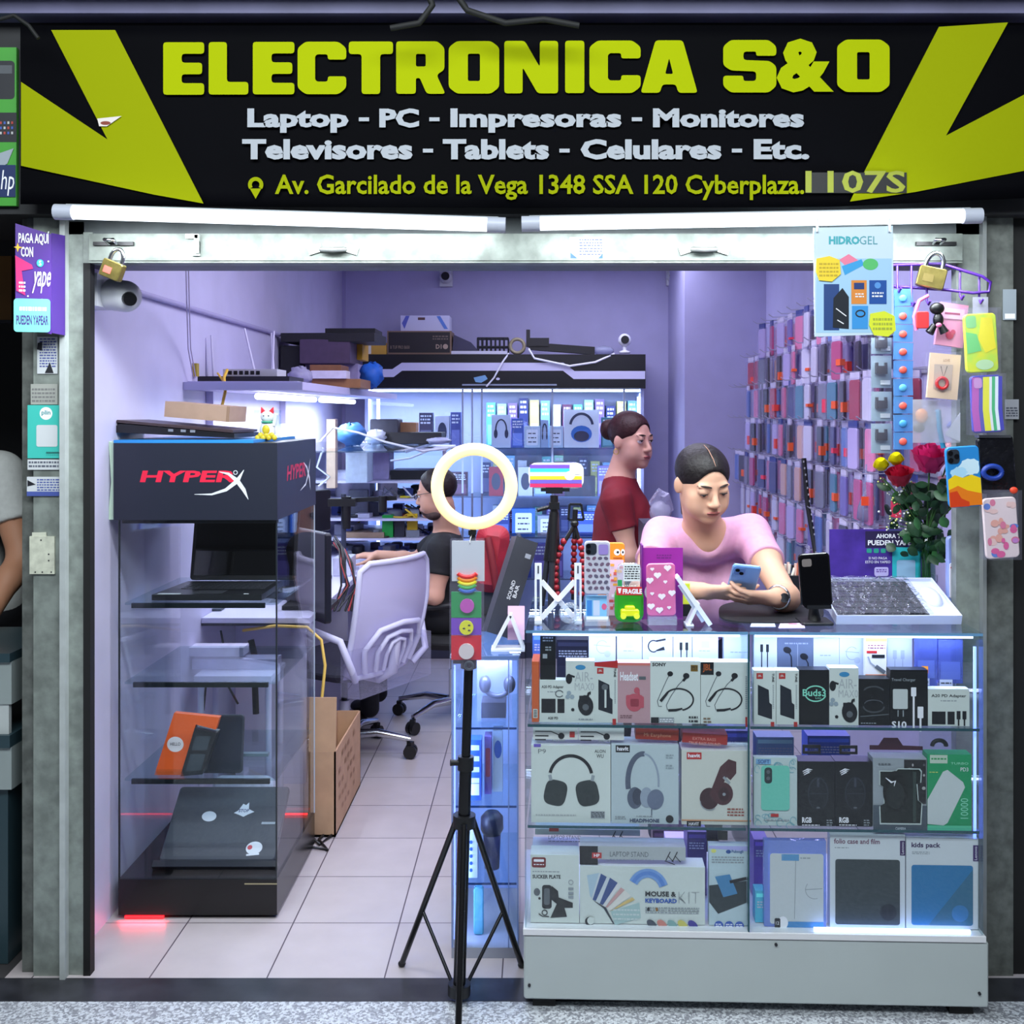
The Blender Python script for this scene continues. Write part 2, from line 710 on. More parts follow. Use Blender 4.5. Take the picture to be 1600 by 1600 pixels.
def tex_speckle(c1, c2, sc, rough=.4):
 m = bpy.data.materials.new('terrazzo')
 m.use_nodes = True
 nt = m.node_tree
 b = nt.nodes['Principled BSDF']
 tc = nt.nodes.new('ShaderNodeTexCoord')
 v = nt.nodes.new('ShaderNodeTexVoronoi')
 v.inputs['Scale'].default_value = sc
 rp = nt.nodes.new('ShaderNodeValToRGB')
 rp.color_ramp.elements[0].color = (*lin(c1), 1)
 rp.color_ramp.elements[1].color = (*lin(c2), 1)
 rp.color_ramp.elements[0].position = .25
 rp.color_ramp.elements[1].position = .75
 sp = nt.nodes.new('ShaderNodeSeparateColor')
 L = nt.links.new
 L(tc.outputs['Object'], v.inputs['Vector'])
 L(v.outputs['Color'], sp.inputs[0])
 L(sp.outputs[0], rp.inputs[0])
 L(rp.outputs[0], b.inputs['Base Color'])
 b.inputs['Roughness'].default_value = rough
 return m


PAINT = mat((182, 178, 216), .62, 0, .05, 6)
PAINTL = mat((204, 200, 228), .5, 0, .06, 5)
GALV = mat((150, 158, 152), .5, .35, .28, 22, .15)
GALVD = mat((112, 116, 112), .55, .3, .35, 26, .2)
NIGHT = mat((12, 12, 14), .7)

XL, XR, YB, ZC = -1.325, 1.36, 7.12, 2.60
struct(MB(tex_floor()).box((XL - .15, 2.915, -.1), (XR + .15, YB, 0)), 'floor')
struct(MB(tex_speckle((128, 130, 138), (196, 200, 206), 170)).box((-4, -1, -.1), (4, 2.80, -.001)), 'floor_arcade')
struct(MB(mat((52, 52, 58), .3, 0, .5, 9, .05)).box((-4, 2.80, -.1), (4, 2.915, 0)), 'trim_1')       # dark stone threshold
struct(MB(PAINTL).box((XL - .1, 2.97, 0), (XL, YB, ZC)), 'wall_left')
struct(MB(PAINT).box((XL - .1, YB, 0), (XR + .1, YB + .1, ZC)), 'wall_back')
struct(MB(PAINT).box((XR, 2.97, 0), (XR + .1, YB, ZC)), 'wall_right')
struct(MB(PAINT).box((.872, 6.32, 0), (1.36, YB, ZC)), 'pillar_back')
struct(MB(mat((205, 200, 226), .7)).box((XL - .1, 2.97, ZC), (XR + .1, YB + .1, ZC + .1)), 'ceiling')
mb = MB(mat((168, 160, 205), .6))
mb.box((XL, YB - .012, 2.535), (.872, YB, 2.555)).box((XL, YB - .015, 0), (XL + .02, YB, 2.535))
struct(mb, 'trim_2')                                                                                # wall panel mouldings

# fascia above the shutter and the arcade's neighbours
struct(MB(mat((30, 30, 34), .6)).box((-2.6, 2.87, 2.10), (2.6, 3.3, 2.62)), 'wall_fascia')
struct(MB(mat((104, 102, 136), .6, 0, .2, 5)).box((-2.6, 2.80, 2.62), (2.6, 3.3, 2.665)), 'trim_3')
struct(MB(mat((116, 122, 124), .6, 0, .2, 4)).box((-2.6, 2.70, 2.665), (2.6, 3.3, 3.0)), 'beam_arcade')
mb = MB(mat((92, 98, 100), .5, .3, .2, 12))
mb.box((-1.42, 2.93, 2.055), (1.24, 3.25, 2.10)).box((-1.42, 2.955, 1.99), (1.24, 3.2, 2.056))
struct(mb, 'trim_4')                                                                                # shutter housing
GAL = mat((124, 132, 126), .5, .3, .35, 18, .1)
mb = MB(GAL).box((-1.235, 2.90, 1.976), (1.163, 2.935, 2.052)).box((-1.235, 2.90, 1.972), (1.163, 2.952, 1.978))
struct(mb, 'beam_shutter')
for sx, nm in ((-1, 'pillar_left'), (1, 'pillar_right')):
 mb = MB(GALVD)
 if sx < 0:
  mb.box((-1.441, 2.945, 0), (-1.398, 3.2, 2.10), GALVD).box((-1.400, 2.925, 0), (-1.327, 3.2, 2.10), GALV).box((-1.327, 2.925, 0), (-1.318, 2.965, 2.10), GALV)
  mb.box((-1.319, 2.905, 0), (-1.304, 2.965, 2.10), mat((190, 196, 196), .45, .2, .1, 20))
  mb.box((-1.304, 2.93, 0), (-1.262, 2.965, 2.09), GALV).box((-1.262, 2.925, 0), (-1.243, 2.955, 1.975), NIGHT)
  mb.box((-1.262, 2.925, 1.975), (-1.236, 2.965, 2.06), GALV)
 else:
  mb.box((1.158, 2.93, 0), (1.222, 2.965, 2.10), GALV).box((1.222, 2.905, 0), (1.232, 2.965, 2.10), mat((140, 144, 144), .45, .2, .1, 20))
  mb.box((1.232, 2.925, 0), (1.314, 2.965, 2.10), GALVD).box((1.314, 2.935, 0), (1.36, 2.968, 2.10), NIGHT)
 struct(mb, nm)
# dark neighbouring stalls on both sides
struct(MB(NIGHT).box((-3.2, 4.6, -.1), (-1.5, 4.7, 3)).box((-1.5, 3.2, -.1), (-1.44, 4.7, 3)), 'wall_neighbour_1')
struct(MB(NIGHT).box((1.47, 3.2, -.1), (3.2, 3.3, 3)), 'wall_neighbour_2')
struct(MB(mat((60, 58, 60), .6)).box((-3.2, 2.915, -.1), (-1.44, 4.6, -.002)), 'floor_neighbour')

# ---------------------------------------------------------------- banner
YEL = mat((164, 176, 0), .8, spec=.1)
YELD = mat((146, 154, 2), .8, spec=.1)
SILV = mat((172, 176, 184), .8, spec=.1)
BY = 2.80
t = thing('shop_banner', 'wide black vinyl shop banner with yellow lettering and chevrons above the opening', 'banner', P(820, 318, BY))
k = BY / F
# vinyl sheet, slightly rippled, thick as cloth
VIN = mat((4, 4, 8), .7, 0, .2, 3, 0, .05)
nx, nz = 60, 12
def rip(u, v):
 return .004 * math.sin(u * 23 + v * 3) * v + .003 * math.sin(u * 9) + (.012 * max(0, (u - .86) / .14) * math.sin(v * 5) if u > .86 else 0)
vs, fs = [], []
for sd in (0, .004):
 for j in range(nz + 1):
  for i in range(nx + 1):
   u, v = i / nx, j / nz
   x = 30 + u * 1590
   yb = 318 + 6 * math.sin(u * 3.1) - (10 * max(0, u - .8) / .2)
   y = 38 + v * (yb - 38)
   p = P(x, y, BY)
   vs.append((p.x, BY + .006 + rip(u, v) * .5 + sd, p.z))
n1 = (nx + 1) * (nz + 1)
for j in range(nz):
 for i in range(nx):
  a = j * (nx + 1) + i
  fs.append((a, a + nx + 1, a + nx + 2, a + 1))
  fs.append((n1 + a, n1 + a + 1, n1 + a + nx + 2, n1 + a + nx + 1))
for i in range(nx):
 fs.append((i, i + 1, n1 + i + 1, n1 + i))
 a = nz * (nx + 1) + i
 fs.append((a, n1 + a, n1 + a + 1, a + 1))
MB(VIN).add(vs, fs, VIN, True).build('vinyl_sheet', t)
def art_on(Y, off=.0):
 o = P(VX, VY, Y)
 a = Art(VX, VY, Y / F, (o.x, Y - off, o.z))
 return a
a = art_on(BY)
a.poly([(80, 47), (180, 47), (318, 318), (240, 304), (33, 259), (33, 128), (168, 218)], YELD)
a.build(t, 'chevron_emblem', 'lettering', False)
a = art_on(BY)
a.poly([(1467, 42), (1575, 35), (1478, 212), (1600, 148), (1625, 134), (1625, 262), (1430, 300), (1328, 315), (1352, 265)], YELD)
a.build(t, 'chevron_emblem', 'lettering', False)
a = art_on(BY, .004)
a.poly([(153, 186), (191, 182), (168, 198), (156, 198)], mat((220, 210, 205), .6))
a.ell(166, 193, 8, 3, mat((130, 50, 30), .6))
a.build(t, 'torn_patch', 'x', False)

# heavy square display letters of the title
def glyph(ch):
 """outline polygons of a slab-like letter in a unit box: list of (outer, [holes])"""
 def q(*p):
  return list(p)
 s = .30
 G = {
  'E': [q((0, 0), (1, 0), (1, .22), (.45, .22), (.45, .39), (.95, .39), (.95, .61), (.45, .61), (.45, .78), (1, .78), (1, 1), (0, 1))],
  'L': [q((0, 0), (1, 0), (1, .24), (.46, .24), (.46, 1), (0, 1))],
  'T': [q((.29, 0), (.71, 0), (.71, .76), (1, .76), (1, 1), (0, 1), (0, .76), (.29, .76))],
  'I': [q((0, 0), (1, 0), (1, 1), (0, 1))],
  'N': [q((0, 0), (.34, 0), (.34, .5), (.62, 0), (1, 0), (1, 1), (.66, 1), (.66, .5), (.38, 1), (0, 1))],
  'C': [q((.16, 0), (.84, 0), (1, .12), (1, .34), (.62, .34), (.62, .24), (.40, .24), (.36, .28), (.36, .72), (.40, .76), (.62, .76), (.62, .66), (1, .66), (1, .88), (.84, 1), (.16, 1), (0, .88), (0, .12))],
  'S': [q((.14, 0), (.86, 0), (1, .12), (1, .50), (.88, .60), (.38, .62), (.38, .78), (.62, .78), (.62, .70), (1, .70), (1, .88), (.86, 1), (.14, 1), (0, .88), (0, .52), (.14, .42), (.62, .40), (.62, .22), (.38, .22), (.38, .32), (0, .32), (0, .12))],
 }
 if ch == 'O':
  o = [(.16, 0), (.84, 0), (1, .12), (1, .88), (.84, 1), (.16, 1), (0, .88), (0, .12)]
  h = [(.38, .24), (.62, .24), (.62, .76), (.38, .76)]
  return [(o, h)]
 if ch == 'R':
  o = [(0, 0), (.40, 0), (.40, .30), (.48, .30), (.62, 0), (1, 0), (.82, .36), (.98, .46), (.98, .88), (.84, 1), (0, 1)]
  h = [(.40, .52), (.60, .52), (.60, .76), (.40, .76)]
  return [(o, h)]
 if ch == 'A':
  o = [(0, 0), (.34, 0), (.38, .16), (.62, .16), (.66, 0), (1, 0), (.74, 1), (.26, 1)]
  h = [(.43, .36), (.57, .36), (.50, .66)]
  return [(o, h)]
 return [(p, None) for p in G[ch]]
def rounded(poly, r):
 out = []
 n = len(poly)
 for i in range(n):
  p0, p1, p2 = Vector(poly[i - 1]), Vector(poly[i]), Vector(poly[(i + 1) % n])
  a, b = p0 - p1, p2 - p1
  q = min(r, a.length * .45, b.length * .45)
  A, B = p1 + a.normalized() * q, p1 + b.normalized() * q
  for u in (0, .35, .65, 1):
   out.append(A * (1 - u) ** 2 + p1 * 2 * u * (1 - u) + B * u * u)
 return out
def fill(outer, hole):
 """triangulate an outline with an optional hole"""
 from mathutils.geometry import tessellate_polygon
 loops = [[Vector((p[0], p[1], 0)) for p in outer]] + ([[Vector((p[0], p[1], 0)) for p in hole]] if hole else [])
 tri = tessellate_polygon(loops)
 return [p for l in loops for p in l], [tuple(x) for x in tri]
def title(ch, x0, y0, x1, y1, m, mb, Y):
 w, h = x1 - x0, y1 - y0
 for o, hl in glyph(ch):
  o2 = rounded([(p[0] * w, p[1] * h) for p in o], 5)
  h2 = rounded([(p[0] * w, p[1] * h) for p in hl], 3) if hl else None
  v, f = fill(o2, h2)
  pts = [P(x0 + p.x, y1 - p.y, Y) for p in v]
  ff = []
  for tr in f:
   A, B, C = (v[i] for i in tr)
   ff.append(tr if (B - A).cross(C - A).z > 0 else tuple(reversed(tr)))
  mb.add(pts, ff, m)
mb = MB()
for ch, x0, x1 in (('E', 255, 319), ('L', 326, 388), ('E', 395, 460), ('C', 465, 541), ('T', 545, 614), ('R', 619, 696), ('O', 701, 780), ('N', 788, 872), ('I', 883, 913), ('C', 921, 1001), ('A', 1001, 1090), ('S', 1130, 1213), ('O', 1308, 1390)):
 title(ch, x0, 66 - (x0 - 255) * .004, x1, 148 - (x0 - 255) * .004, YEL, mb, BY - .003)
mb.build('title_lettering', t)
a = art_on(BY, .003)
a.text('&', 1213, 61, 1302, 145, YEL, .05)
a.build(t, 'x', 'title_lettering', False)
a = art_on(BY, .003)
for s_, x0, x1, d in (('Laptop', 387, 545, 1), ('-', 561, 577, 0), ('PC', 593, 655, 0), ('-', 671, 687, 0), ('Impresoras', 704, 971, 1), ('-', 987, 1003, 0), ('Monitores', 1020, 1256, 0)):
 if s_ == '-':
  a.rect(x0, 184, x1, 190, SILV)
 else:
  a.text(s_, x0, 170, x1, 208 if d else 200, SILV, .045)
for s_, x0, x1, d in (('Televisores', 379, 645, 0), ('-', 661, 677, 0), ('Tablets', 692, 858, 0), ('-', 874, 890, 0), ('Celulares', 907, 1127, 0), ('-', 1143, 1159, 0), ('Etc.', 1177, 1264, 0)):
 if s_ == '-':
  a.rect(x0, 233, x1, 239, SILV)
 else:
  a.text(s_, x0, 218, x1, 250, SILV, .045)
a.build(t, 'hyphen', 'trade_lettering', False)
a = art_on(BY, .003)
a.text('Av. Garcilado de la Vega 1348 SSA 120 Cyberplaza.', 430, 273, 1256, 313, YELD, .02)
a.rect(1258, 270, 1416, 302, mat((12, 12, 14), .5))
a.text('1107S', 1258, 267, 1414, 302, mat((150, 156, 40), .5), .02)
a.arc(400, 289, 9, 9, -35, 215, 6, YELD)
a.poly([(391, 295), (409, 295), (400, 311)], YELD)
a.build(t, 'map_pin_emblem', 'address_lettering', False)

# ---------------------------------------------------------------- LED battens under the banner
LED = mat((255, 255, 255), .3, emit=(236, 246, 255), es=2.6)
ENDC = mat((186, 190, 206), .4)
for i, (x0, y0, x1, y1, lb) in enumerate(((86, 331, 790, 352, 'long white LED batten lamp under the banner, end cap near the padlock over the camera'),
          (815, 350, 1533, 337, 'long white LED batten lamp under the banner, above the hanging hydrogel poster'))):
 A, B = P(x0, y0, 2.76), P(x1, y1, 2.76)
 A.y = B.y = 2.76
 d = (B - A).normalized()
 t = thing('led_batten', lb, 'lamp', (A + B) / 2, 0, 'LED battens under the banner')
 r = .018
 mb = MB(LED).tube([A + d * .045, B - d * .045], r, LED, 14)
 mb.build('light_tube', t)
 for e, q in ((A, 1), (B, -1)):
  mb = MB(ENDC)
  mb.tube([e, e + d * .048 * q], .0205, ENDC, 14)
  mb.build('end_cap', t)
 M = (A + B) / 2
 up = Vector((0, 0, 1))
 mb = MB(mat((200, 206, 214), .4))
 mb.tube([A + d * .02 + Vector((0, .022, .014)), B - d * .02 + Vector((0, .022, .014))], .012, None, 6)
 mb.build('mounting_channel', t)
 for u in (.08, .5, .9):
  q = A + (B - A) * u
  MB(CHROME).tube([q + Vector((0, .01, .016)), q + Vector((0, .05, .03)), q + Vector((0, .16, .04))], .004, None, 6).build('clip', t)
 l = area('batten_light', M + Vector((0, -.03, -.03)), M + Vector((0, -.9, -2)), (B - A).length * .95, .03, 13, (.90, .97, 1.0))
 l.rotation_euler.y += 0
 l.parent = t
 l.matrix_parent_inverse = WM[t.name].inverted()
 l2 = area('batten_light', M + Vector((0, .03, -.025)), M + Vector((0, .7, -1.6)), (B - A).length * .95, .03, 6, (.90, .96, 1.0))
 l2.parent = t
 l2.matrix_parent_inverse = WM[t.name].inverted()

# cables above the banner
for pts, lb in (([(610, 44), (655, 36), (676, 8), (668, -10)], 'short black cable looping down above the banner from the ceiling beam'),
    ([(712, -10), (730, 16), (790, 36), (850, 30), (905, 40)], 'black cable sagging above the banner, longer one'),
    ([(0, 30), (22, 24), (45, 40), (60, 60)], 'thin dark cable end above the banner corner beside the green sign')):
 q = [P(x, y, 2.675) for x, y in pts]
 c = []
 for i in range(len(q) - 1):
  for u in range(6):
   c.append(q[i].lerp(q[i + 1], u / 6))
 c.append(q[-1])
 mb = MB(NIGHT).tube(c, .008 if 'thin' not in lb else .005, None, 8)
 tag(mb.build('cable', None, loc=q[0]), lb, 'cable', 'cables above the banner')

# ---------------------------------------------------------------- shutter beam hardware
for px, lb in ((521, 'steel pull handle on the shutter beam between the bracket and the sticker'), (1100, 'steel pull handle on the shutter beam beside the hydrogel poster')):
 c = P(px, 391, 2.9)
 t = thing('pull_handle', lb, 'handle', c, 0, 'pull handles on the shutter beam')
 MB(CHROME).tube([c + Vector((-.035, 0, .004)), c + Vector((-.03, -.02, .0)), c + Vector((0, -.026, -.002)), c + Vector((.03, -.02, 0)), c + Vector((.035, 0, .004))], .007, mat((180, 184, 180), .35, .7), 8).build('grip', t)
 for q in (-1, 1):
  MB(STEEL).cbox(c + Vector((q * .05, -.003, .002)), (.038, .006, .022), mat((176, 182, 178), .4, .5), (0, R(18 * q), 0)).build('mounting_plate', t)
t = thing('shutter_bracket', 'bent steel bracket hooked over the shutter beam near the padlock', 'bracket', P(305, 385, 2.9))
c = P(305, 385, 2.9)
g = mat((214, 220, 214), .4, .3)
MB(g).box((c.x - .022, 2.885, c.z + .02), (c.x + .012, 2.93, c.z + .032)).box((c.x + .002, 2.885, c.z - .02), (c.x + .014, 2.9, c.z + .03)).build('hook', t)
MB(g).box((c.x - .006, 2.893, c.z - .026), (c.x + .014, 2.8995, c.z + .012)).build('screw_plate', t)
t = thing('beam_sticker', 'small white and blue printed sticker on the middle of the shutter beam', 'sticker', P(915, 402, 2.899))
MB(mat((214, 218, 232), .6)).box(P(890, 405, 2.8985), Vector((*P(943, 371, 2.8985).xy, P(943, 371, 2.8985).z)) + Vector((0, .0012, 0))).build('paper', t)
a = art_on(2.8985)
a.small(905, 373, 941, 400, 6, mat((70, 80, 140), .6), 4)
a.poly([(891, 404), (891, 394), (903, 404)], BLUE)
a.poly([(942, 404), (942, 396), (934, 404)], BLUE)
a.build(t, 'printed_corner', 'lettering', False)


def padlock(px, py, Y, tilt, lb, s=1.0):
 c = P(px, py, Y)
 t = thing('padlock', lb, 'padlock', c, 0, None, (0, tilt, R(-12)))
 MB(mat((150, 136, 78), .3, .85, .2, 60)).rbox((0, 0, 0), (.062 * s, .022 * s, .048 * s), .006, None).build('body', t, True)
 MB(CHROME).torus((0, 0, .030 * s), .019 * s, .0055 * s, CHROME, 16, 8, a0=0, a1=180, sc=(1, 1.5)).cyl((-.019 * s, 0, .02 * s), (-.019 * s, 0, .032 * s), .0055 * s, None, CHROME, 8).cyl((.019 * s, 0, .02 * s), (.019 * s, 0, .032 * s), .0055 * s, None, CHROME, 8).build('shackle', t, True)
 MB(mat((190, 80, 70), .5) if px < 800 else mat((120, 106, 60), .4, .6)).box((-.02 * s, -.0118 * s, -.012 * s), (.004 * s, -.0112 * s, .006 * s)).build('stamped_label', t, True)
 return t
padlock(176, 422, 2.845, R(22), 'brass padlock tilted on the shutter beam above the security camera')
padlock(1455, 434, 2.83, R(14), 'brass padlock hanging on the shutter beam beside the hydrogel poster', 1.15)
for px, lb in ((178, 'dark slotted hasp on the shutter beam behind the tilted padlock'), (1462, 'dark slotted hasp on the shutter beam beside the hydrogel poster')):
 c = P(px, 381, 2.898)
 mb = MB(mat((44, 44, 46), .4, .6)).box((c.x - .055, 2.892, c.z - .005), (c.x + .055, 2.8995, c.z + .005))
 mb.tube([c + Vector((-.01, -.006, .0)), c + Vector((-.012, -.035, .006)), c + Vector((.012, -.035, .006)), c + Vector((.01, -.006, 0))], .005, CHROME, 6)
 tag(mb.build('hasp', None, loc=c), lb, 'hasp')

# ---------------------------------------------------------------- left pillar: signs, stickers, notices
PURP = mat((84, 46, 146), .45)
TEAL = mat((64, 190, 178), .5)
t = thing('payment_sign', 'purple payment sign with white script and mint footer on the grey pillar', 'sign', P(60, 525, 2.88))
# two boards folded at a shallow angle
A, B, C = P(22, 430, 2.84), P(78, 430, 2.875), P(101, 430, 2.90)
def board(x0, y00, y01, x1, y10, y11, Ya, Yb, m, th=.004):
 p = [P(x0, y01, Ya), P(x1, y11, Yb), P(x1, y10, Yb), P(x0, y00, Ya)]
 b = [q + Vector((0, th, 0)) for q in p]
 return MB(m).add(p + b, [(0, 1, 2, 3), (7, 6, 5, 4), (0, 4, 5, 1), (1, 5, 6, 2), (2, 6, 7, 3), (3, 7, 4, 0)], m)
board(24, 349, 510, 80, 366, 522, 2.84, 2.86, PURP).build('front_board', t)
board(80, 364, 520, 101, 368, 524, 2.862, 2.90, mat((70, 38, 130), .45)).build('side_board', t)
def art_skew(x0, Y0, x1, Y1):
 """pixels on an upright board that turns from depth Y0 at x0 to Y1 at x1"""
 p0, p1 = P(x0, VY, Y0), P(x1, VY, Y1)
 u = (p1 - p0)
 n = Vector((u.y, -u.x, 0)).normalized()
 kk = (Y0 + Y1) / 2 / F
 return Art(x0, VY, kk, p0 + n * .0015, u / ((x1 - x0) * kk), (0, 0, 1), n)
a = art_skew(24, 2.84, 80, 2.86)
W_ = mat((240, 240, 248), .5)
a.text('PAGA AQUÍ', 29, 361, 77, 383, W_, .03)
a.text('CON', 33, 386, 52, 402, W_, .03)
a.poly([(28, 380), (30, 386), (36, 387), (30, 389), (28, 395), (26, 389), (22, 387), (26, 386)], mat((250, 200, 60), .5))
a.poly([(24, 400), (50, 414), (52, 420), (34, 424), (40, 462), (26, 455)], mat((214, 40, 120), .5))
a.text('yape', 50, 424, 77, 458, W_, .01, .12)
a.ell(63, 411, 5.5, 6, mat((60, 190, 200), .5))
a.text('S', 61, 407, 65, 415, W_, .02)
a.small(30, 440, 40, 458, 3, W_, 2)
for q in ((44, 463), (66, 468), (76, 435), (76, 408)):
 a.ell(q[0], q[1], 1.4, 1.4, W_, 8)
a.rect(22, 467, 79, 519, mat((120, 214, 206), .5), 5)
a.small(31, 478, 73, 490, 1, W_, 9)
a.text('PUEDEN YAPEAR', 26, 493, 76, 508, mat((70, 36, 130), .5), .03)
a.build(t, 'printed_emblem', 'lettering', False)


def notice(name, lb, x0, y0, x1, y1, Y, m, cat='sticker'):
 t = thing(name, lb, cat, P((x0 + x1) / 2, y1, Y))
 a_, b_ = P(x0, y1, Y), P(x1, y0, Y)
 MB(m).box(a_, b_ + Vector((0, .0015, 0))).build('paper', t)
 a = art_on(Y)
 return t, a
PAPER = mat((206, 210, 214), .6)
t, a = notice('sticker', 'torn white and blue repair sticker just under the purple payment sign', 58, 526, 90, 584, 2.9215, PAPER)
a.small(62, 528, 88, 575, 11, mat((80, 90, 160), .6), 5)
a.poly([(70, 583), (78, 566), (84, 583)], DARK)
a.poly([(50 + 9, 536), (66, 534), (66, 548), (58, 546)], DARK)
a.build(t, 'printed_picture', 'lettering', False)
t, a = notice('payment_sticker', 'teal payment sticker with a pale square on the grey pillar', 43, 633, 100, 716, 2.92, TEAL)
a.ell(72, 646, 10, 10, W_)
a.text('plin', 65, 641, 79, 650, mat((40, 140, 140), .5), .02)
a.rect(57, 664, 90, 698, mat((206, 210, 214), .5), 3)
a.text('*********', 72, 705, 98, 713, mat((30, 40, 50), .5), .02)
a.build(t, 'printed_picture', 'lettering', False)
t, a = notice('paper_strip', 'white paper strip with two lines of print below the teal sticker', 43, 718, 101, 734, 2.92, PAPER, 'notice')
a.small(45, 720, 99, 732, 2, mat((90, 95, 110), .6), 7)
a.build(t, 'x', 'lettering', False)
t, a = notice('sticker', 'blue and white repair sticker below the white paper strip on the pillar', 42, 745, 94, 775, 2.92, PAPER)
a.small(58, 748, 93, 768, 5, mat((70, 86, 160), .6), 8)
a.poly([(43, 760), (43, 750), (56, 757)], DARK)
a.rect(42, 768, 94, 775, mat((70, 86, 160), .6))
a.build(t, 'printed_picture', 'lettering', False)
t, a = notice('worn_label', 'worn grey paper remnant on the pillar above the teal sticker', 48, 600, 90, 632, 2.9215, mat((160, 162, 156), .8), 'notice')
a.small(50, 606, 86, 630, 4, mat((120, 120, 120), .7), 3)
a.build(t, 'x', 'lettering', False)
t = thing('switch_plate', 'dirty white metal switch plate low on the grey left pillar', 'plate', P(64, 898, 2.918))
MB(mat((206, 208, 190), .5, 0, .2, 40)).box(P(46, 897, 2.917), P(85, 838, 2.917) + Vector((0, .006, 0))).build('cover', t)
mb = MB(DARK)
for q in ((64, 844), (76, 866), (76, 876), (55, 894), (66, 894), (80, 894)):
 c = P(q[0], q[1], 2.9165)
 mb.cyl(c, c + Vector((0, .002, 0)), .0022, None, DARK, 8)
mb.build('screw', t)
MB(mat((206, 208, 190), .5)).box(P(50, 838, 2.918), P(72, 832, 2.918) + Vector((0, .004, 0))).build('top_lip', t)

# right pillar stickers
t, a = notice('sticker', 'small white sticker on the dark pillar beside the lime phone case', 1567, 452, 1588, 500, 2.921, mat((150, 160, 170), .5))
a.rect(1570, 490, 1586, 498, W_)
a.build(t, 'printed_picture', 'lettering', False)
t, a = notice('sticker', 'small grey calendar sticker on the dark pillar beside the rainbow striped case', 1570, 624, 1592, 655, 2.921, mat((150, 152, 160), .5))
a.small(1572, 636, 1590, 652, 4, mat((60, 64, 80), .6), 5)
a.build(t, 'x', 'lettering', False)

# ---------------------------------------------------------------- stall to one side: green sign, stool table, person
t = thing('neighbour_sign', 'green computer shop sign partly hidden behind the black banner', 'sign', P(10, 322, 2.86))
MB(mat((64, 150, 50), .5)).box((-1.75, 2.855, P(0, 322, 2.86).z), (P(27, 0, 2.86).x, 2.868, P(0, 75, 2.86).z)).build('panel', t)
a = art_on(2.855)
a.rect(-40, 95, 23, 155, DARK, 6)
a.rect(-40, 102, 19, 115, mat((80, 84, 90), .5))
a.rect(-40, 176, 26, 222, DARK)
for i in range(4):
 for j in range(3):
  a.rect(0 + i * 6, 190 + j * 8, 3 + i * 6, 194 + j * 8, mat([(170, 60, 50), (60, 90, 170), (180, 180, 180)][(i + j) % 3], .5))
a.poly([(-30, 250), (22, 232), (12, 256), (-30, 280)], mat((150, 160, 170), .5))
a.rect(-40, 258, 25, 308, mat((20, 40, 90), .5))
a.text('hp', 1, 266, 21, 306, W_, .0, .1)
a.build(t, 'printed_picture', 'lettering', False)
t = thing('wooden_board', 'brown wooden panel in the dark neighbouring stall', 'panel', (-2.0, 3.6, 1.7))
MB(mat((120, 80, 30), .6, 0, .2, 6)).box((-2.3, 3.6, P(0, 500, 3.6).z), (P(18, 0, 3.6).x, 3.63, P(0, 400, 3.6).z)).build('board', t)
MB(DARK).box((-2.3, 3.598, P(0, 505, 3.6).z), (P(18, 0, 3.6).x, 3.632, P(0, 500, 3.6).z)).build('edge_strip', t)
t = thing('neighbour_counter', 'pale glass counter in the neighbouring stall beside the grey pillar', 'counter', (-2.0, 3.2, 0))
xr = P(18, 0, 2.97).x
MB(mat((150, 160, 160), .4)).box((-2.4, 2.97, .5), (xr, 3.33, .62)).box((-2.4, 2.97, .74), (xr, 3.33, .86)).build('shelf_body', t)
MB(mat((46, 66, 74), .3)).box((-2.4, 2.96, .62), (xr, 3.33, .655)).box((-2.4, 2.96, .86), (xr, 3.33, .885)).box((-2.4, 2.99, 0), (xr - .02, 3.33, .5)).build('edge', t)
MB(mat((190, 196, 196), .4)).box((-2.38, 2.975, .655), (xr - .01, 2.99, .74)).build('front_glass', t)


# ---------------------------------------------------------------- glass counter showcase
CO = Vector((-.037, 2.76, 0))
CRZ = math.atan2(-.04, 1.183)
CW, CD, ZT = 1.184, .50, .992
Z1, Z2, Z3 = .743, .478, .214
CM = Matrix.Translation(CO) @ Matrix.Rotation(CRZ, 4, 'Z')
def CP(px, s, z):
 """place on the plane S metres behind the counter's front, under pixel column px, at height z"""
 q = (px - VX) / F
 Y = (2.76 + s - .0338 * .037) / (1 + .0338 * q)
 return Vector((q * Y, Y, z))
t = thing('glass_counter', 'long white based glass display counter full of boxed accessories', 'counter', CO, CRZ)
PANEL = mat((178, 186, 186), .4, 0, .03, 4)
MB(PANEL).rbox((CW / 2 + .005, CD / 2, .112), (CW + .015, CD, .170), .008, None, ch=.004).build('base_panel', t, True)
MB(mat((222, 222, 226), .35)).box((-.004, -.004, .197), (CW + .004, CD, .212)).box((0, 0, .192), (CW, CD, .198), mat((150, 150, 152), .5)).build('top_rail', t, True)
mb = MB(NIGHT)
for x in (.05, CW - .05):
 for y in (.04, CD - .04):
  mb.box((x - .03, y - .02, 0), (x + .03, y + .02, .03))
mb.build('foot_block', t, True)
for x, z in ((.012, .065), (CW - .012, .065), (.06 + CW / 2, .182)):
 MB(DARK).cyl((x, -.0045, z), (x, .002, z), .004, None, DARK, 10).build('screw', t, True)
XM = .582                                       # divider
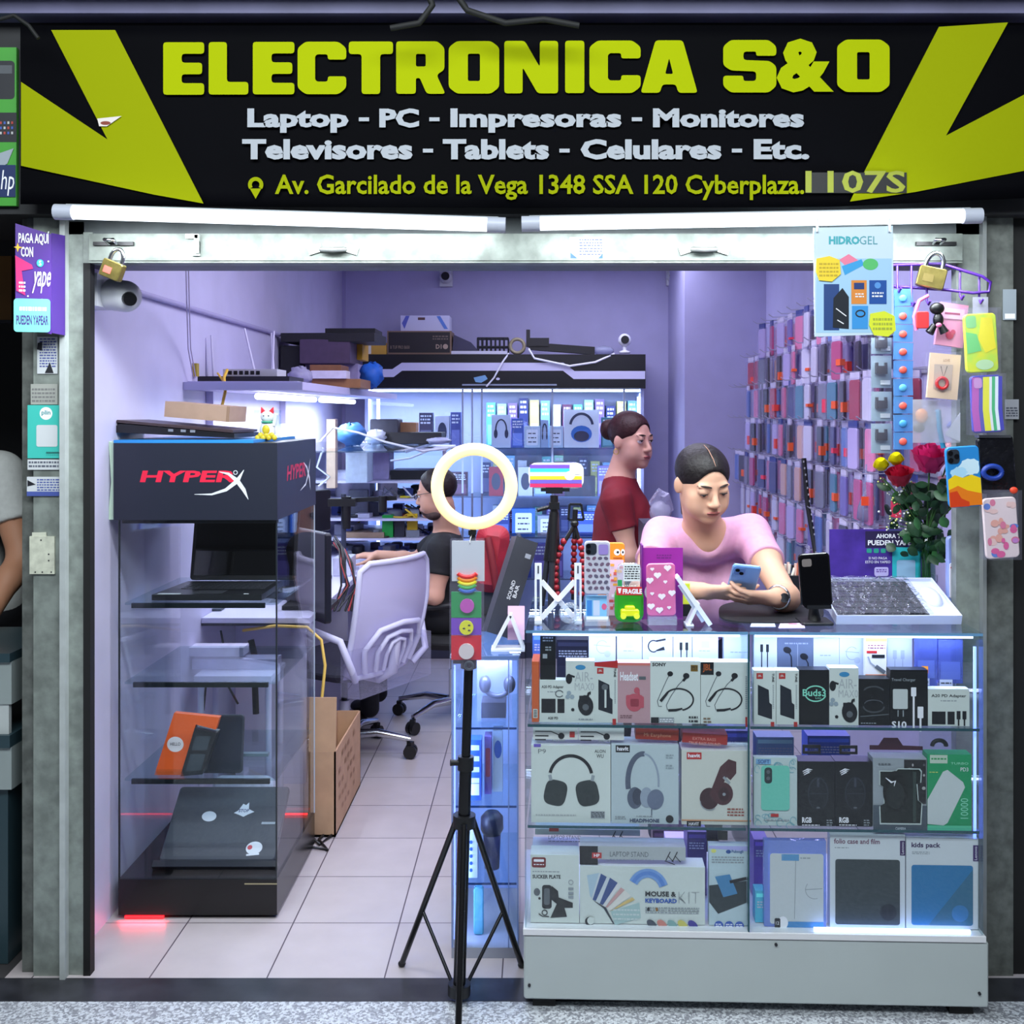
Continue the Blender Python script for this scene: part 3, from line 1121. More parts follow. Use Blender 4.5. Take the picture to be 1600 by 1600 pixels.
for x0, x1 in ((.003, XM - .002), (XM + .002, CW - .003)):
 MB(GLASS).box((x0, 0, .213), (x1, .004, .983)).build('front_glass', t, True)
 mb = MB(GLASSG).box((x0, 0, .984), (x1, CD, ZT))
 mb.box((x0, -.0012, .9845), (x1, -.0002, ZT - .0005), mat((104, 150, 190), .15))
 mb.build('top_glass', t, True)
 for z in (Z1, Z2):
  mb = MB(GLASSG).box((x0 + .004, .012, z - .007), (x1 - .004, CD - .02, z))
  mb.box((x0 + .004, .0105, z - .007), (x1 - .004, .0118, z), EDGE)
  mb.build('shelf', t, True)
for x in (.0, CW - .004):
 MB(GLASSG).box((x, .004, .213), (x + .004, CD, .983)).build('side_glass', t, True)
MB(EDGE).box((XM - .002, -.001, .213), (XM + .002, .012, .984)).build('divider_edge', t, True)
MB(GLASSG).box((XM - .0015, .012, .213), (XM + .0015, CD - .02, .983)).build('divider_glass', t, True)
CLED = mat((255, 255, 255), .4, emit=(150, 180, 255), es=4.0)
for x0, x1 in ((.02, XM - .02), (XM + .02, CW - .02)):
 MB(CLED).box((x0, .02, .974), (x1, .030, .983)).build('led_strip', t, True)
 c = CM @ Vector(((x0 + x1) / 2, .06, .968))
 l = area('counter_light', c, CM @ Vector(((x0 + x1) / 2, .22, 0)), x1 - x0, .02, 1.2, (.52, .60, 1.0))
 l.parent = t
 l.matrix_parent_inverse = WM[t.name].inverted()
MB(CLED).box((XM + .17, .008, .213), (CW - .03, .016, .221)).build('led_strip', t, True)
MB(CLED).box((CW - .014, .03, .24), (CW - .008, .036, .95), mat((200, 220, 255), .4, emit=(80, 110, 255), es=3.0)).build('led_strip', t, True)
for z, x0, x1 in ((Z1 - .012, .02, CW - .02), (Z2 - .012, .02, CW - .02)):
 l = area('counter_light', CM @ Vector((CW / 2, .44, z)), CM @ Vector((CW / 2, .2, z - .3)), CW - .05, .02, 1.6, (.45, .42, 1.0))
 l.parent = t
 l.matrix_parent_inverse = WM[t.name].inverted()

WB = mat((212, 220, 216), .45, 0, .03, 8)
BB = mat((22, 24, 28), .4)
PRB = mat((26, 28, 34), .45)
PRG = mat((92, 98, 104), .45)
REDP = mat((186, 44, 44), .45)
BOXN = [0]


def goods(name, lb, px0, py0, px1, py1, s, d, z=None, m=None, cat='box', group=None, side=None, tilt=0.0, yaw=0.0):
 """a carton on a counter shelf; returns (object, Art in the photograph's pixels)"""
 a, b = CP(px0, s, 0), CP(px1, s, 0)
 kk = (a.y + b.y) / 2 / F
 z = EYE - (py1 - VY) * kk if z is None else z
 yb = VY + (EYE - z) / kk
 roof = {Z1: ZT - .012, Z2: Z1 - .009, Z3: Z2 - .009}.get(z, 9)
 w_, h_ = (px1 - px0) * kk, min((yb - py0) * kk, roof - z)
 a.z = z + .0004
 mb = MB(m or WB).box((0, 0, 0), (w_, d, h_))
 o = mb.build(name, None, True)
 o.location = a
 o.rotation_euler = (0, tilt, CRZ + yaw)
 WM[o.name] = Matrix.Translation(a)
 tag(o, lb, cat, group)
 return o, Art(px0, yb, kk)


def neckband(a, ox, m=PRB):
 a.line([(ox + 30, 1054), (ox + 24, 1066), (ox + 16, 1084), (ox + 11, 1096), (ox + 13, 1104), (ox + 18, 1104)], 1.1, PRG)
 a.line([(ox + 54, 1060), (ox + 44, 1070), (ox + 32, 1088), (ox + 25, 1102), (ox + 27, 1110)], 1.1, PRG)
 a.ell(ox + 31, 1053, 4.5, 4, m)
 a.ell(ox + 56, 1056, 5, 4.5, m)
 a.line([(ox + 51, 1064), (ox + 56, 1058)], 4, m)
 a.arc(ox + 44, 1093, 23, 17, 150, -75, 2.4, m, 22)
 a.line([(ox + 16, 1096), (ox + 24, 1086), (ox + 28, 1081)], [4.5, 4, 2.4], m)
 a.line([(ox + 28, 1110), (ox + 40, 1109.5), (ox + 50, 1107)], [3.8, 4, 2.4], m)


# --- upper shelf, back row
for n_, (x0, y0, x1, y1, lb, kind) in enumerate((
  (844, 988, 868, 1063, '', 0),
  (920, 986, 962, 1036, 'white charger box in the back row above the earbud box with a blue badge', 1),
  (964, 990, 1003, 1034, 'white adapter box in the back row above the pink headset box', 2),
  (1004, 990, 1051, 1034, 'white cable box printed with a black curled adapter cable', 3),
  (1052, 990, 1081, 1036, 'white cable box printed with two black plugs', 4),
  (1082, 990, 1122, 1034, 'plain white plug box standing between the black plug print and the narrow gap', 5),
  (1131, 992, 1171, 1034, 'plain white box in the back row beside the glass divider', 6),
  (1178, 993, 1214, 1048, 'white cable box printed with two dark plugs beyond the glass divider', 4),
  (1215, 996, 1270, 1048, 'grey earphone box with dark earbuds printed on it', 7),
  (1271, 997, 1311, 1048, 'plain white box standing just behind the black green-lettered earbud box', 6),
  (1312, 996, 1350, 1046, 'white box with faint plug print next to the USB cable pack', 1),
  (1386, 996, 1425, 1048, 'white box with two pale plugs printed above the black charger box', 8))):
 if n_ == 0:
  o, a = goods('adapter_box', 'narrow black accessory box standing on the white adapter box', x0, y0, x1, y1, .035, .03, None, BB)
  a.small(848, 995, 864, 1004, 2, MID, 3)
  a.small(852, 1010, 861, 1018, 2, MID, 5)
  a.rect(848, 1022, 855, 1029, MID)
  a.build(o)
  continue
 o, a = goods('accessory_box', lb, x0, y0, x1, 1132, .12, .03, Z1, mat((196, 206, 222), .5) if kind != 7 else mat((92, 104, 124), .5), 'box', 'white accessory boxes in the back row')
 if kind == 1:
  a.arc((x0 + x1) / 2, (y0 + y1) / 2, 9, 10, 40, 320, 1, MID)
  a.line([(x0 + 8, y0 + 22), (x1 - 8, y0 + 24)], 1, MID)
  a.ell((x0 + x1) / 2 + 8, y1 - 14, 5, 5, mat((176, 186, 198), .5))
 elif kind == 3:
  a.arc(1021, 1010, 8, 9, 60, 300, 2, PRB)
  a.line([(1025, 1002), (1040, 999)], 3, PRB)
  a.line([(1025, 1017), (1038, 1013)], [2, 6], PRB)
 elif kind == 4:
  for q in (x0 + 12, x0 + 21):
   a.rect(q - 2.2, y0 + 14, q + 2.2, y0 + 26, PRB)
   a.rect(q - .8, y0 + 26, q + .8, y1 + 4, PRB)
 elif kind == 7:
  a.small(1226, 1004, 1262, 1008, 1, mat((150, 160, 176), .5), 2)
  for q, r_ in ((1230, 1016), (1256, 1026)):
   a.ell(q, r_, 6.5, 5, PRB, rot=20)
   a.line([(q + 2, r_ + 3), (q + 6, r_ + 10), (q + 7, 1048)], 1.8, PRB)
  a.line([(1246, 1006), (1246, 1046)], 1, MID)
 elif kind == 8:
  for q in (x0 + 12, x0 + 24):
   a.rect(q - 3, y0 + 20, q + 3, y0 + 34, mat((168, 178, 190), .5))
   a.rect(q - .8, y0 + 34, q + .8, y1, mat((168, 178, 190), .5))
 elif kind in (2, 5, 6):
  a.small(x0 + 10, y0 + 26, x1 - 12, y0 + 29, 1, MID, kind)
  if kind != 6:
   a.rect((x0 + x1) / 2 - 6, y0 + 12, (x0 + x1) / 2 + 6, y0 + 22, mat((184, 194, 208), .5))
 a.build(o)
o, a = goods('cable_pack', 'white USB cable pack with orange foot standing between white boxes', 1352, 997, 1385, 1062, .085, .02, EYE - (1062 - VY) * .001685, mat((222, 220, 214), .5), 'pack')
a.rect(1352, 997, 1385, 1003, mat((236, 200, 80), .5)).rect(1352, 1054, 1385, 1062, mat((220, 110, 50), .5))
a.rect(1354, 1017, 1370, 1021, REDP)
a.small(1356, 1007, 1383, 1015, 2, mat((120, 60, 80), .5), 3)
a.rect(1362, 1023, 1382, 1028, PRB)
a.line([(1356, 1026), (1360, 1036), (1370, 1044)], 2.5, MID)
a.line([(1368, 1041), (1382, 1051)], 6, PRG)
a.build(o)
for i, (x0, y0, x1, y1, lb) in enumerate(((1430, 998, 1464, 1072, 'clear blister bag with a small orange connector hanging over the charger boxes'), (1466, 1000, 1504, 1068, 'clear crumpled blister bag next to the side glass of the counter'))):
 o, a = goods('blister_bag', lb, x0, y0, x1, y1, .09, .012, None, glassy((190, 200, 245), .9, .08, (120, 140, 220), .25, 1.4, .5), 'bag')
 a.rect(x0 + 4, y0 + 34, x1 - 4, y0 + 62, mat((84, 100, 170), .4))
 if i == 0:
  a.rect(1440, 1041, 1450, 1049, mat((240, 150, 50), .4)).rect(1442, 1046, 1450, 1052, mat((230, 120, 40), .4))
 a.rect(x0 + 2, y0 + 62, x0 + 22, y0 + 73, mat((190, 198, 216), .5))
 a.small(x0 + 4, y0 + 66, x0 + 20, y0 + 70, 1, DARK, 2)
 a.build(o)

# --- upper shelf, front row
o, a = goods('speaker_box', 'orange box end with barcode beside the counter side glass', 831, 1034, 842, 1131, .03, .09, Z1, mat((206, 96, 52), .5))
a.rect(833, 1108, 840, 1122, WB)
for i in range(5):
 a.rect(834, 1109.5 + i * 2.4, 839, 1110.8 + i * 2.4, DARK)
a.build(o)
def adapter(x0, y0, x1, y1, lb):
 o, a = goods('adapter_box', lb, x0, y0, x1, y1, .03, .03, Z1)
 w_ = x1 - x0
 a.text('A20 PD Adapter', x0 + w_ * .08, y0 + 8, x1 - w_ * .08, y0 + 14, TXT, .02)
 a.small(x0 + w_ * .3, y0 + 17, x1 - w_ * .3, y0 + 20, 1)
 return o, a
o, a = adapter(843, 1063, 884, 1131, 'white adapter box under the narrow black box')
a.rect(846, 1092, 868, 1114, PRB).rect(871, 1092, 882, 1114, PRB)
a.arc(874, 1084, 6, 5, 20, 330, 1.5, PRG)
a.text('A20 PD', 856, 1120, 872, 1124, TXT, .02)
a.build(o)
o, a = adapter(1450, 1077, 1514, 1145, 'white adapter box at the end of the front row beside the side glass')
a.rect(1456, 1112, 1477, 1132, PRB).rect(1480, 1112, 1491, 1132, PRB)
for q in (1497, 1506):
 a.rect(q - 3, 1111, q + 3, 1124, PRB).rect(q - 1.2, 1124, q + 1.2, 1134, PRB)
a.build(o)
for x0, y0, x1, y1, lb in ((884, 1033, 929, 1133, 'white earbud box with blue badge beside the first white speaker box with red square'), (1296, 1044, 1341, 1141, 'white earbud box with blue badge beside the black green-lettered box')):
 o, a = goods('earbud_box', lb, x0, y0, x1, y1, .028, .035, Z1)
 a.ell(x0 + 23, y0 + 10, 8, 4, mat((60, 140, 190), .5))
 a.text('AIR-', x0 + 14, y0 + 17, x0 + 42, y0 + 32, mat((176, 182, 186), .5), .0)
 a.text('MAX0', x0 + 14, y0 + 34, x0 + 44, y0 + 46, mat((176, 182, 186), .5), .0)
 a.ell(x0 + 5, y0 + 28, 5, 8, PRB).line([(x0 + 5, y0 + 22), (x0 + 14, y0 + 25)], 3, PRB)
 for q, r_ in ((5, 50), (10, 56), (3, 56)):
  a.ell(x0 + q, y0 + r_, 3.5, 3.5, mat((150, 166, 178), .5))
 a.ell(x0 + 11, y0 + 76, 2.6, 2.6, PRB)
 a.ell(x0 + 31, y0 + 69, 12, 16, PRB, rot=-8).rect(x0 + 21, y0 + 54, x0 + 28, y0 + 66, PRB)
 a.line([(x0 + 33, y0 + 58), (x0 + 36, y0 + 50), (x0 + 39, y0 + 50)], [3, 4, 6], PRB)
 a.ell(x0 + 31, y0 + 72, 5, 5, PRG)
 a.small(x0 + 20, y0 + 89, x0 + 42, y0 + 93, 1)
 a.build(o)
for x0, y0, x1, y1, q, lb in ((929, 1040, 965, 1133, 0, 'white speaker box with red square and open red lid beside the pink headset box'),
       (1178, 1048, 1212, 1138, 1, 'white speaker box with red square just beyond the glass divider'),
       (1213, 1048, 1248, 1138, 2, 'white speaker box with red square beside the black green-lettered box')):
 o, a = goods('speaker_box', lb, x0, y0, x1, y1, .03, .035, Z1, None, 'box', 'white speaker boxes with a red square')
 a.rect(x0 + 4, y0 + 4, x0 + 14, y0 + 13, REDP)
 a.text('JBL', x0 + 6, y0 + 6.5, x0 + 12, y0 + 10.5, WB, .02)
 a.poly([(x0 + 6, y0 + 69), (x0 + 6, y0 + 22), (x0 + 23, y0 + 30), (x0 + 24, y0 + 50), (x0 + 28, y0 + 53), (x0 + 28, y0 + 76)], mat((26, 32, 44), .4))
 if q == 0:
  a.ell(x0 + 16, y0 + 34, 5, 5, PRG).line([(x0 + 17, y0 + 38), (x0 + 17, y0 + 66)], 3, WB)
  a.poly([(929, 1041), (929, 1035), (965, 1032), (965, 1044)], REDP)
 a.text('TUNE', x1 - 6, y0 + 4, x1 - 2.5, y0 + 18, DARK, .02, rot=-90)
 a.small(x1 - 5, y0 + 22, x1 - 3, y0 + 60, 14, MID, q)
 a.rect(x1 - 8, y1 - 10, x1 - 2.5, y1, REDP)
 a.build(o)
o, a = goods('headset_box', 'dusky pink headset box with a pink earbud case printed on it', 965, 1036, 1016, 1133, .03, .04, Z1, mat((190, 150, 158), .5))
PK = mat((190, 84, 100), .45)
a.rect(965, 1036, 1016, 1040, mat((214, 120, 110), .5))
a.text('Headset', 969, 1050, 997, 1064, W_, .03)
a.rect(998, 1057, 1009, 1062, PRG)
a.ell(991, 1098, 13, 14, PK).rect(978, 1086, 1004, 1098, PK, 3)
a.ell(995, 1079, 4.5, 5, PK).line([(997, 1079), (999, 1096)], 4, PK)
a.rect(985, 1092, 998, 1104, mat((150, 54, 70), .45), 2).rect(1001, 1088, 1006, 1106, PK, 2)
a.small(969, 1117, 988, 1123, 2, mat((130, 90, 100), .5), 3)
a.build(o)
o, a = goods('neckband_box', 'white neckband earphone box with a gold square in its corner', 1016, 1033, 1094, 1134, .03, .04, Z1)
a.text('SONY', 1019, 1036, 1041, 1041.5, DARK, .04)
a.rect(1079, 1039, 1090, 1049, mat((120, 90, 20), .5)).small(1080, 1041, 1089, 1047, 2, DARK, 2)
neckband(a, 1016)
a.rect(1017, 1121, 1029, 1130, PRB).rect(1029, 1121, 1053, 1130, MID).small(1031, 1123, 1052, 1129, 2, W_, 3)
a.small(1076, 1118, 1090, 1130, 2, TXT, 4)
a.build(o)
o, a = goods('neckband_box', 'white neckband earphone box with a black and orange square in its corner', 1095, 1035, 1172, 1136, .03, .04, Z1)
a.rect(1095, 1035, 1115, 1055, BB)
a.text('JBL', 1098, 1038, 1112, 1051, mat((180, 90, 40), .5), .02)
neckband(a, 1091.5)
a.small(1164, 1056, 1168, 1108, 16, MID, 4)
a.rect(1164, 1120, 1169, 1136, REDP)
a.small(1099, 1121, 1111, 1131, 2, mat((130, 110, 90), .5), 5)
a.build(o)
o, a = goods('earbud_box', 'black earbud box with mint lettering in a mint oval ring', 1249, 1047, 1295, 1138, .03, .04, Z1, BB)
MINT = mat((140, 226, 200), .5)
a.arc(1274, 1084, 16, 12, 0, 360, 2, MINT, 28)
a.rect(1254, 1078, 1294, 1087, BB)
a.text('Buds3', 1254, 1077, 1290, 1088, MINT, .02)
a.text('Lite', 1274, 1089, 1283, 1092, MINT, .0)
a.build(o)
o, a = goods('headphone_box', 'black headphone box with dim grey rings beside the travel charger box', 1342, 1061, 1390, 1143, .03, .04, Z1, BB)
for y in (1082, 1104):
 a.arc(1365, y, 16, 9, 20 if y < 1090 else 180, 160 if y < 1090 else 360, 2.5, mat((70, 74, 80), .4))
a.arc(1365, 1100, 14, 6, 0, 180, 1.5, mat((80, 84, 92), .4))
a.line([(1344, 1120), (1388, 1116)], 1.5, PRG)
a.small(1345, 1129, 1370, 1132, 1, MID, 4)
a.build(o)
o, a = goods('charger_box', 'black travel charger box with white plug and cable print', 1391, 1047, 1449, 1144, .03, .035, Z1, BB)
a.text('Travel Charger', 1393, 1060, 1430, 1066, MID, .01)
a.rect(1395, 1077, 1418, 1108, mat((200, 206, 206), .5), 2)
for q in (1403, 1411):
 a.rect(q - .8, 1110, q + .8, 1120, MID)
a.rect(1423, 1074, 1431, 1088, W_, 1).rect(1425.5, 1088, 1428.5, 1142, W_)
a.rect(1433, 1104, 1442, 1122, W_, 1).rect(1436, 1122, 1439, 1143, W_)
a.text('S10', 1393, 1127, 1416, 1138, W_, .03)
a.build(o)

# --- lying on the headphone boxes of the middle shelf
ZH = Z2 + (1293 - 1165) * .001685 + .002
for x0, x1, y0, y1, z, lb, q in ((833, 903, 1137, 1160, ZH, 'white earphone box lying flat, red square at its end', 0), (904, 975, 1138, 1163, ZH, 'white earphone box lying flat beside the red earphone box', 1)):
 o, a = goods('earphone_box', lb, x0, y0, x1, y1, .035, .06, z, mat((214, 216, 214), .5), 'box', 'white earphone boxes lying on the headphone boxes')
 a.line([(x0 + 3, y0 + 6), (x0 + 28, y0 + 6), (x0 + 42, y0 + 12)], 1.6, DARK)
 a.ell(x0 + 44, y0 + 13, 5, 5, PRB)
 a.line([(x0 + 3, y0 + 13), (x0 + 24, y0 + 13)], 2, DARK).line([(x0 + 3, y0 + 19), (x0 + 20, y0 + 19)], 2, DARK)
 if q == 0:
  a.rect(x0 + 57, y0 + 6, x0 + 65, y0 + 15, REDP)
 a.small(x0 + 30, y0 + 18, x0 + 50, y0 + 22, 1)
 a.build(o)
o, a = goods('earphone_box', 'dark red earphone box with faint gold lettering lying on the grey headphone box', 993, 1139, 1060, 1162, .035, .06, ZH + .004, mat((150, 44, 30), .5), 'box', None, None, R(2))
a.text('Mi Earphone', 1006, 1145, 1048, 1152, mat((214, 150, 120), .5), .0)
a.build(o)
o, a = goods('earphone_box', 'red extra bass earphone box lying over the brown headphone box', 1066, 1145, 1136, 1171, .035, .06, Z2 + (1293 - 1172) * .001685 + .010, mat((160, 44, 40), .5), 'box', None, None, R(3))
a.text('EXTRA BASS', 1082, 1151, 1118, 1155.5, mat((220, 150, 140), .5), .0)
a.text('TRUE BASS SOUND', 1076, 1158, 1126, 1163, mat((226, 170, 160), .5), .01)
a.build(o)

# --- middle shelf
o, a = goods('headphone_box', 'white headphone box printed with large black over-ear headphones', 830, 1165, 954, 1293, .03, .07, Z2)
a.text('P9', 841, 1171, 853, 1178, PRG, -.005)
a.rect(834, 1163, 845, 1168, mat((110, 90, 190), .5))
a.text('ALON', 929, 1171, 946, 1176, TXT, .01)
a.text('WU', 932, 1178, 943, 1184, TXT, .01)
a.arc(892, 1215, 33, 34, 12, 168, 5, PRB, 24)
for q, r_ in ((868, 12), (918, -12)):
 pts = []
 for i in range(24):
  an = 2 * math.pi * i / 24
  c, s_ = math.cos(an), math.sin(an)
  e = .62
  x, y = 17.5 * math.copysign(abs(c) ** e, c), 20 * math.copysign(abs(s_) ** e, s_)
  cr, sr = math.cos(R(r_)), math.sin(R(r_))
  pts.append((q + x * cr + y * sr, 1239 - (-x * sr + y * cr)))
 a.poly(pts, mat((44, 52, 54), .45))
 a.line([(q - (7 if r_ > 0 else -7), 1220), (q - (9 if r_ > 0 else -9), 1211)], 5, MID)
a.small(837, 1272, 900, 1276, 1, mat((176, 182, 184), .5), 4)
a.rect(923, 1267, 945, 1278, MID).small(924, 1268, 944, 1277, 4, TXT, 6)
a.build(o)
o, a = goods('headphone_box', 'pale blue-grey headphone box printed with grey folding headphones', 955, 1164, 1060, 1294, .03, .07, Z2, mat((186, 200, 206), .5))
a.rect(962, 1165, 984, 1176, BB).text('havit', 964, 1167, 982, 1173.5, W_, .03)
GH, GL = mat((84, 92, 112), .45), mat((150, 162, 180), .45)
a.arc(1005, 1222, 24, 44, 85, 195, 8, GH, 20)
a.arc(1005, 1222, 24, 44, -10, 88, 3, GL, 16)
a.ell(992, 1247, 12, 17, GH).ell(996, 1245, 8, 13, mat((60, 66, 84), .5))
a.ell(1010, 1246, 10, 16, GL).ell(1024, 1249, 13, 16, mat((104, 114, 138), .45), 24, 10)
a.line([(1018, 1264), (1018, 1274)], 1.5, GH)
for y in (1178, 1194):
 a.small(1040, y, 1052, y + 8, 2, mat((150, 162, 170), .5), y)
a.text('HEADPHONE', 984, 1279, 1030, 1285, mat((70, 80, 110), .5), .04)
a.small(994, 1274, 1020, 1277, 1)
a.small(961, 1275, 978, 1281, 2)
a.ell(1046, 1279, 6, 6, BB)
a.build(o)
o, a = goods('headphone_box', 'cream headphone box printed with dark brown folded headphones', 1065, 1173, 1173, 1294, .03, .07, Z2, mat((206, 208, 200), .5))
BR, BR2 = mat((58, 30, 36), .45), mat((76, 42, 48), .45)
a.rect(1073, 1176, 1096, 1187, REDP).text('havit', 1075, 1178, 1094, 1184, W_, .03)
a.ell(1108, 1248, 15, 17, BR)
a.poly([(1108, 1242), (1125, 1198), (1138, 1186), (1150, 1190), (1150, 1208), (1141, 1219), (1135, 1214), (1124, 1236), (1116, 1252)], BR2)
a.line([(1130, 1214), (1140, 1224)], 4, MID)
a.ell(1129, 1240, 16, 18, BR2).ell(1131, 1241, 9, 11, BR).ell(1131, 1241, 2.5, 2.5, MID)
a.arc(1108, 1252, 14, 14, 180, 310, 1.5, MID)
a.rect(1065, 1281, 1173, 1283, mat((210, 150, 110), .5))
a.small(1136, 1262, 1162, 1276, 3, mat((150, 80, 70), .5), 6)
a.rect(1073, 1283, 1095, 1292, BB).text('HAVIT', 1076, 1285, 1092, 1290, W_, .02)
a.build(o)
AQ = mat((110, 200, 180), .4)
o, a = goods('phone_case_box', 'white box printed with a mint green phone case beside the mouse boxes', 1178, 1184, 1245, 1296, .03, .02, Z2, mat((190, 206, 206), .5))
rn = random.Random(3)
for i in range(16):
 x, y = rn.uniform(1182, 1241), rn.choice([rn.uniform(1188, 1205), rn.uniform(1266, 1292)])
 a.arc(x, y, rn.uniform(3, 7), rn.uniform(3, 7), 0, 300, .9, mat((110, 170, 186), .5), 10)
a.rect(1181, 1186, 1204, 1194, mat((120, 170, 210), .5)).text('SOFT', 1184, 1187, 1202, 1193, mat((40, 60, 130), .5), .02)
a.rect(1189, 1196, 1233, 1266, AQ, 5)
a.rect(1194, 1199, 1206, 1224, mat((40, 54, 56), .4), 5).ell(1200, 1206, 3, 3, PRG).ell(1200, 1216, 3, 3, PRG)
a.rect(1204, 1271, 1216, 1276, REDP).small(1193, 1279, 1232, 1283, 1)
a.build(o)
for x0, x1, lb in ((1247, 1304, 'black gaming mouse box with hang tab beside the mint phone case box'), (1305, 1362, 'black gaming mouse box with hang tab beside the windowed holder box')):
 o, a = goods('mouse_box', lb, x0, 1190, x1, 1298, .03, .05, Z2, mat((18, 22, 28), .4), 'box', 'black gaming mouse boxes')
 for i in range(3):
  a.line([(x0 + 7 + i, 1206 + i * 2.6), (x0 + 15 + i, 1202 + i * 2.4), (x0 + 22 - i * 2, 1203 + i * 2.4)], [1, 2.2, .6], W_)
 a.ell(x0 + 31, 1240, 16, 26, mat((42, 48, 58), .4)).ell(x0 + 31, 1241, 14.5, 24.5, mat((26, 30, 38), .35))
 a.line([(x0 + 31, 1216), (x0 + 31, 1230)], 3.5, mat((60, 66, 78), .4)).line([(x0 + 18, 1240), (x0 + 44, 1240)], 1, mat((50, 56, 66), .4))
 a.ell(x0 + 31, 1262, 3, 1.5, PRG)
 a.text('RGB', x0 + 6, 1277, x0 + 21, 1286, W_, .04)
 a.small(x0 + 6, 1288, x0 + 33, 1291, 1, W_, 3)
 a.small(x0 + 44, 1280, x0 + 53, 1291, 3, MID, 3)
 a.build(o)
 kk = CP(x0, .05, 0).y / F
 w_ = 28 * kk
 MB(BB).box((.016, .02, 108 * kk), (.016 + w_, .022, 112 * kk)).box((.016, .02, 117 * kk), (.016 + w_, .022, 122 * kk)).box((.016, .02, 110 * kk), (.022, .022, 120 * kk)).box((.010 + w_, .02, 110 * kk), (.016 + w_, .022, 120 * kk)).build('hang_tab', o, True)
o, a = goods('holder_box', 'grey box with a die-cut window showing a black wireless mouse', 1364, 1185, 1447, 1300, .03, .05, Z2, mat((150, 158, 166), .5))
a.rect(1412, 1187, 1446, 1256, mat((34, 34, 38), .5))
rn = random.Random(5)
for i in range(22):
 a.ell(rn.uniform(1414, 1444), rn.uniform(1189, 1250), rn.uniform(1, 3), rn.uniform(1, 3), mat(rn.choice([(90, 90, 96), (170, 170, 170), (20, 20, 22)]), .5), 7)
a.rect(1364, 1258, 1447, 1300, mat((74, 84, 96), .5))
a.small(1372, 1192, 1392, 1196, 1, PRG, 3)
FR = [(1373, 1204), (1398, 1204), (1402, 1200), (1436, 1200), (1439, 1204), (1438, 1222), (1432, 1224), (1434, 1250), (1440, 1255), (1438, 1288), (1374, 1288), (1373, 1260), (1380, 1256), (1380, 1230), (1373, 1226)]
a.poly(FR, mat((190, 202, 200), .4))
cx = sum(p[0] for p in FR) / len(FR)
cy = sum(p[1] for p in FR) / len(FR)
a.poly([(cx + (p[0] - cx) * .95, cy + (p[1] - cy) * .955) for p in FR], mat((22, 30, 28), .15))
a.ell(1398, 1236, 19, 32, mat((8, 10, 10), .12), 24).ell(1398, 1242, 14, 22, mat((30, 36, 36), .2), 24)
a.line([(1383, 1215), (1392, 1222), (1398, 1220), (1396, 1228)], [1, 3, 3, .6], W_)
a.rect(1425, 1205, 1430, 1284, mat((46, 60, 56), .2))
a.text('CAMERA', 1398, 1292, 1414, 1296, W_, .0)
a.build(o)
kk = .001668
MB(mat((70, 34, 52), .5)).prism([(.0, 115 * kk), (83 * kk, 115 * kk), (83 * kk, 121 * kk), (52 * kk, 122 * kk), (44 * kk, 134 * kk), (22 * kk, 134 * kk), (14 * kk, 122 * kk), (0, 122 * kk)], .03, .032).build('hang_tab', o, True)
GRN = mat((24, 150, 96), .45)
o, a = goods('power_bank_box', 'green power bank box with a white power bank printed at a slant', 1449, 1179, 1517, 1302, .03, .04, Z2, GRN)
a.rect(1453, 1180, 1480, 1193, mat((190, 206, 190), .5)).small(1455, 1184, 1478, 1189, 1, GREEN, 3)
PB = mat((200, 208, 210), .45)
a.poly([(1449, 1250), (1473, 1206), (1480, 1203), (1504, 1222), (1507, 1230), (1480, 1286), (1474, 1290), (1449, 1288)], PB)
a.rect(1449, 1290, 1517, 1302, mat((90, 200, 160), .5))
a.text('10000', 1500, 1247, 1512, 1279, mat((140, 220, 190), .5), .0, rot=90)
a.text('TURBO', 1485, 1191, 1512, 1194.5, mat((160, 230, 200), .5), .0)
a.text('PD3', 1500, 1199, 1512, 1205, W_, .0)
a.small(1452, 1206, 1466, 1208, 1, mat((230, 230, 120), .5), 3)
a.build(o)
pts = [(.018 + .018 * (1 - math.cos(R(q))) , 123 * .00168 + .024 * math.sin(R(q))) for q in range(0, 181, 15)]
MB(BB).torus((.037, .02, 123 * .00168), .015, .006, BB, 16, 6, a0=0, a1=180, sc=(1.2, 1)).build('hang_tab', o, True)

# --- bottom row
KT = Z3 + (1452 - 1353) * .001685 + .001
o, a = goods('laptop_stand_box', 'white laptop stand box with red square, lying in front over the keyboard kit', 906, 1323, 1071, 1352, .032, .06, KT, mat((176, 182, 186), .5))
a.rect(905.5, 1323, 934, 1352, BB).rect(925, 1333, 940, 1342, REDP).text('HP', 928, 1335, 937, 1340, W_, .02)
a.text('LAPTOP STAND', 953, 1331, 1013, 1339, PRG, -.004)
a.small(953, 1342, 1022, 1345, 1, MID, 3)
def stand_print(x, y, s_=1.0):
 for dx in (0, 11 * s_):
  a.line([(x + dx, y + 14 * s_), (x + 7 * s_ + dx, y)], 1.5, PRB).line([(x + 3 * s_ + dx, y + 6 * s_), (x + 12 * s_ + dx, y + 16 * s_)], 1.2, PRB)
 a.line([(x - 2, y + 14 * s_), (x + 14 * s_, y + 20 * s_)], 1.2, PRB)
stand_print(1040, 1330, 1.0)
a.build(o)
o, a = goods('laptop_stand_box', 'white laptop stand box with red square, lying behind and above the other stand box', 836, 1296, 1000, 1322, .115, .06, KT + .030, mat((188, 196, 198), .5))
a.rect(858, 1294, 873, 1300, REDP)
a.text('LAPTOP STAND', 857, 1306, 908, 1312, PRG, -.004)
a.small(857, 1314, 940, 1317, 1, MID, 5)
stand_print(955, 1298, 1.0)
a.build(o)
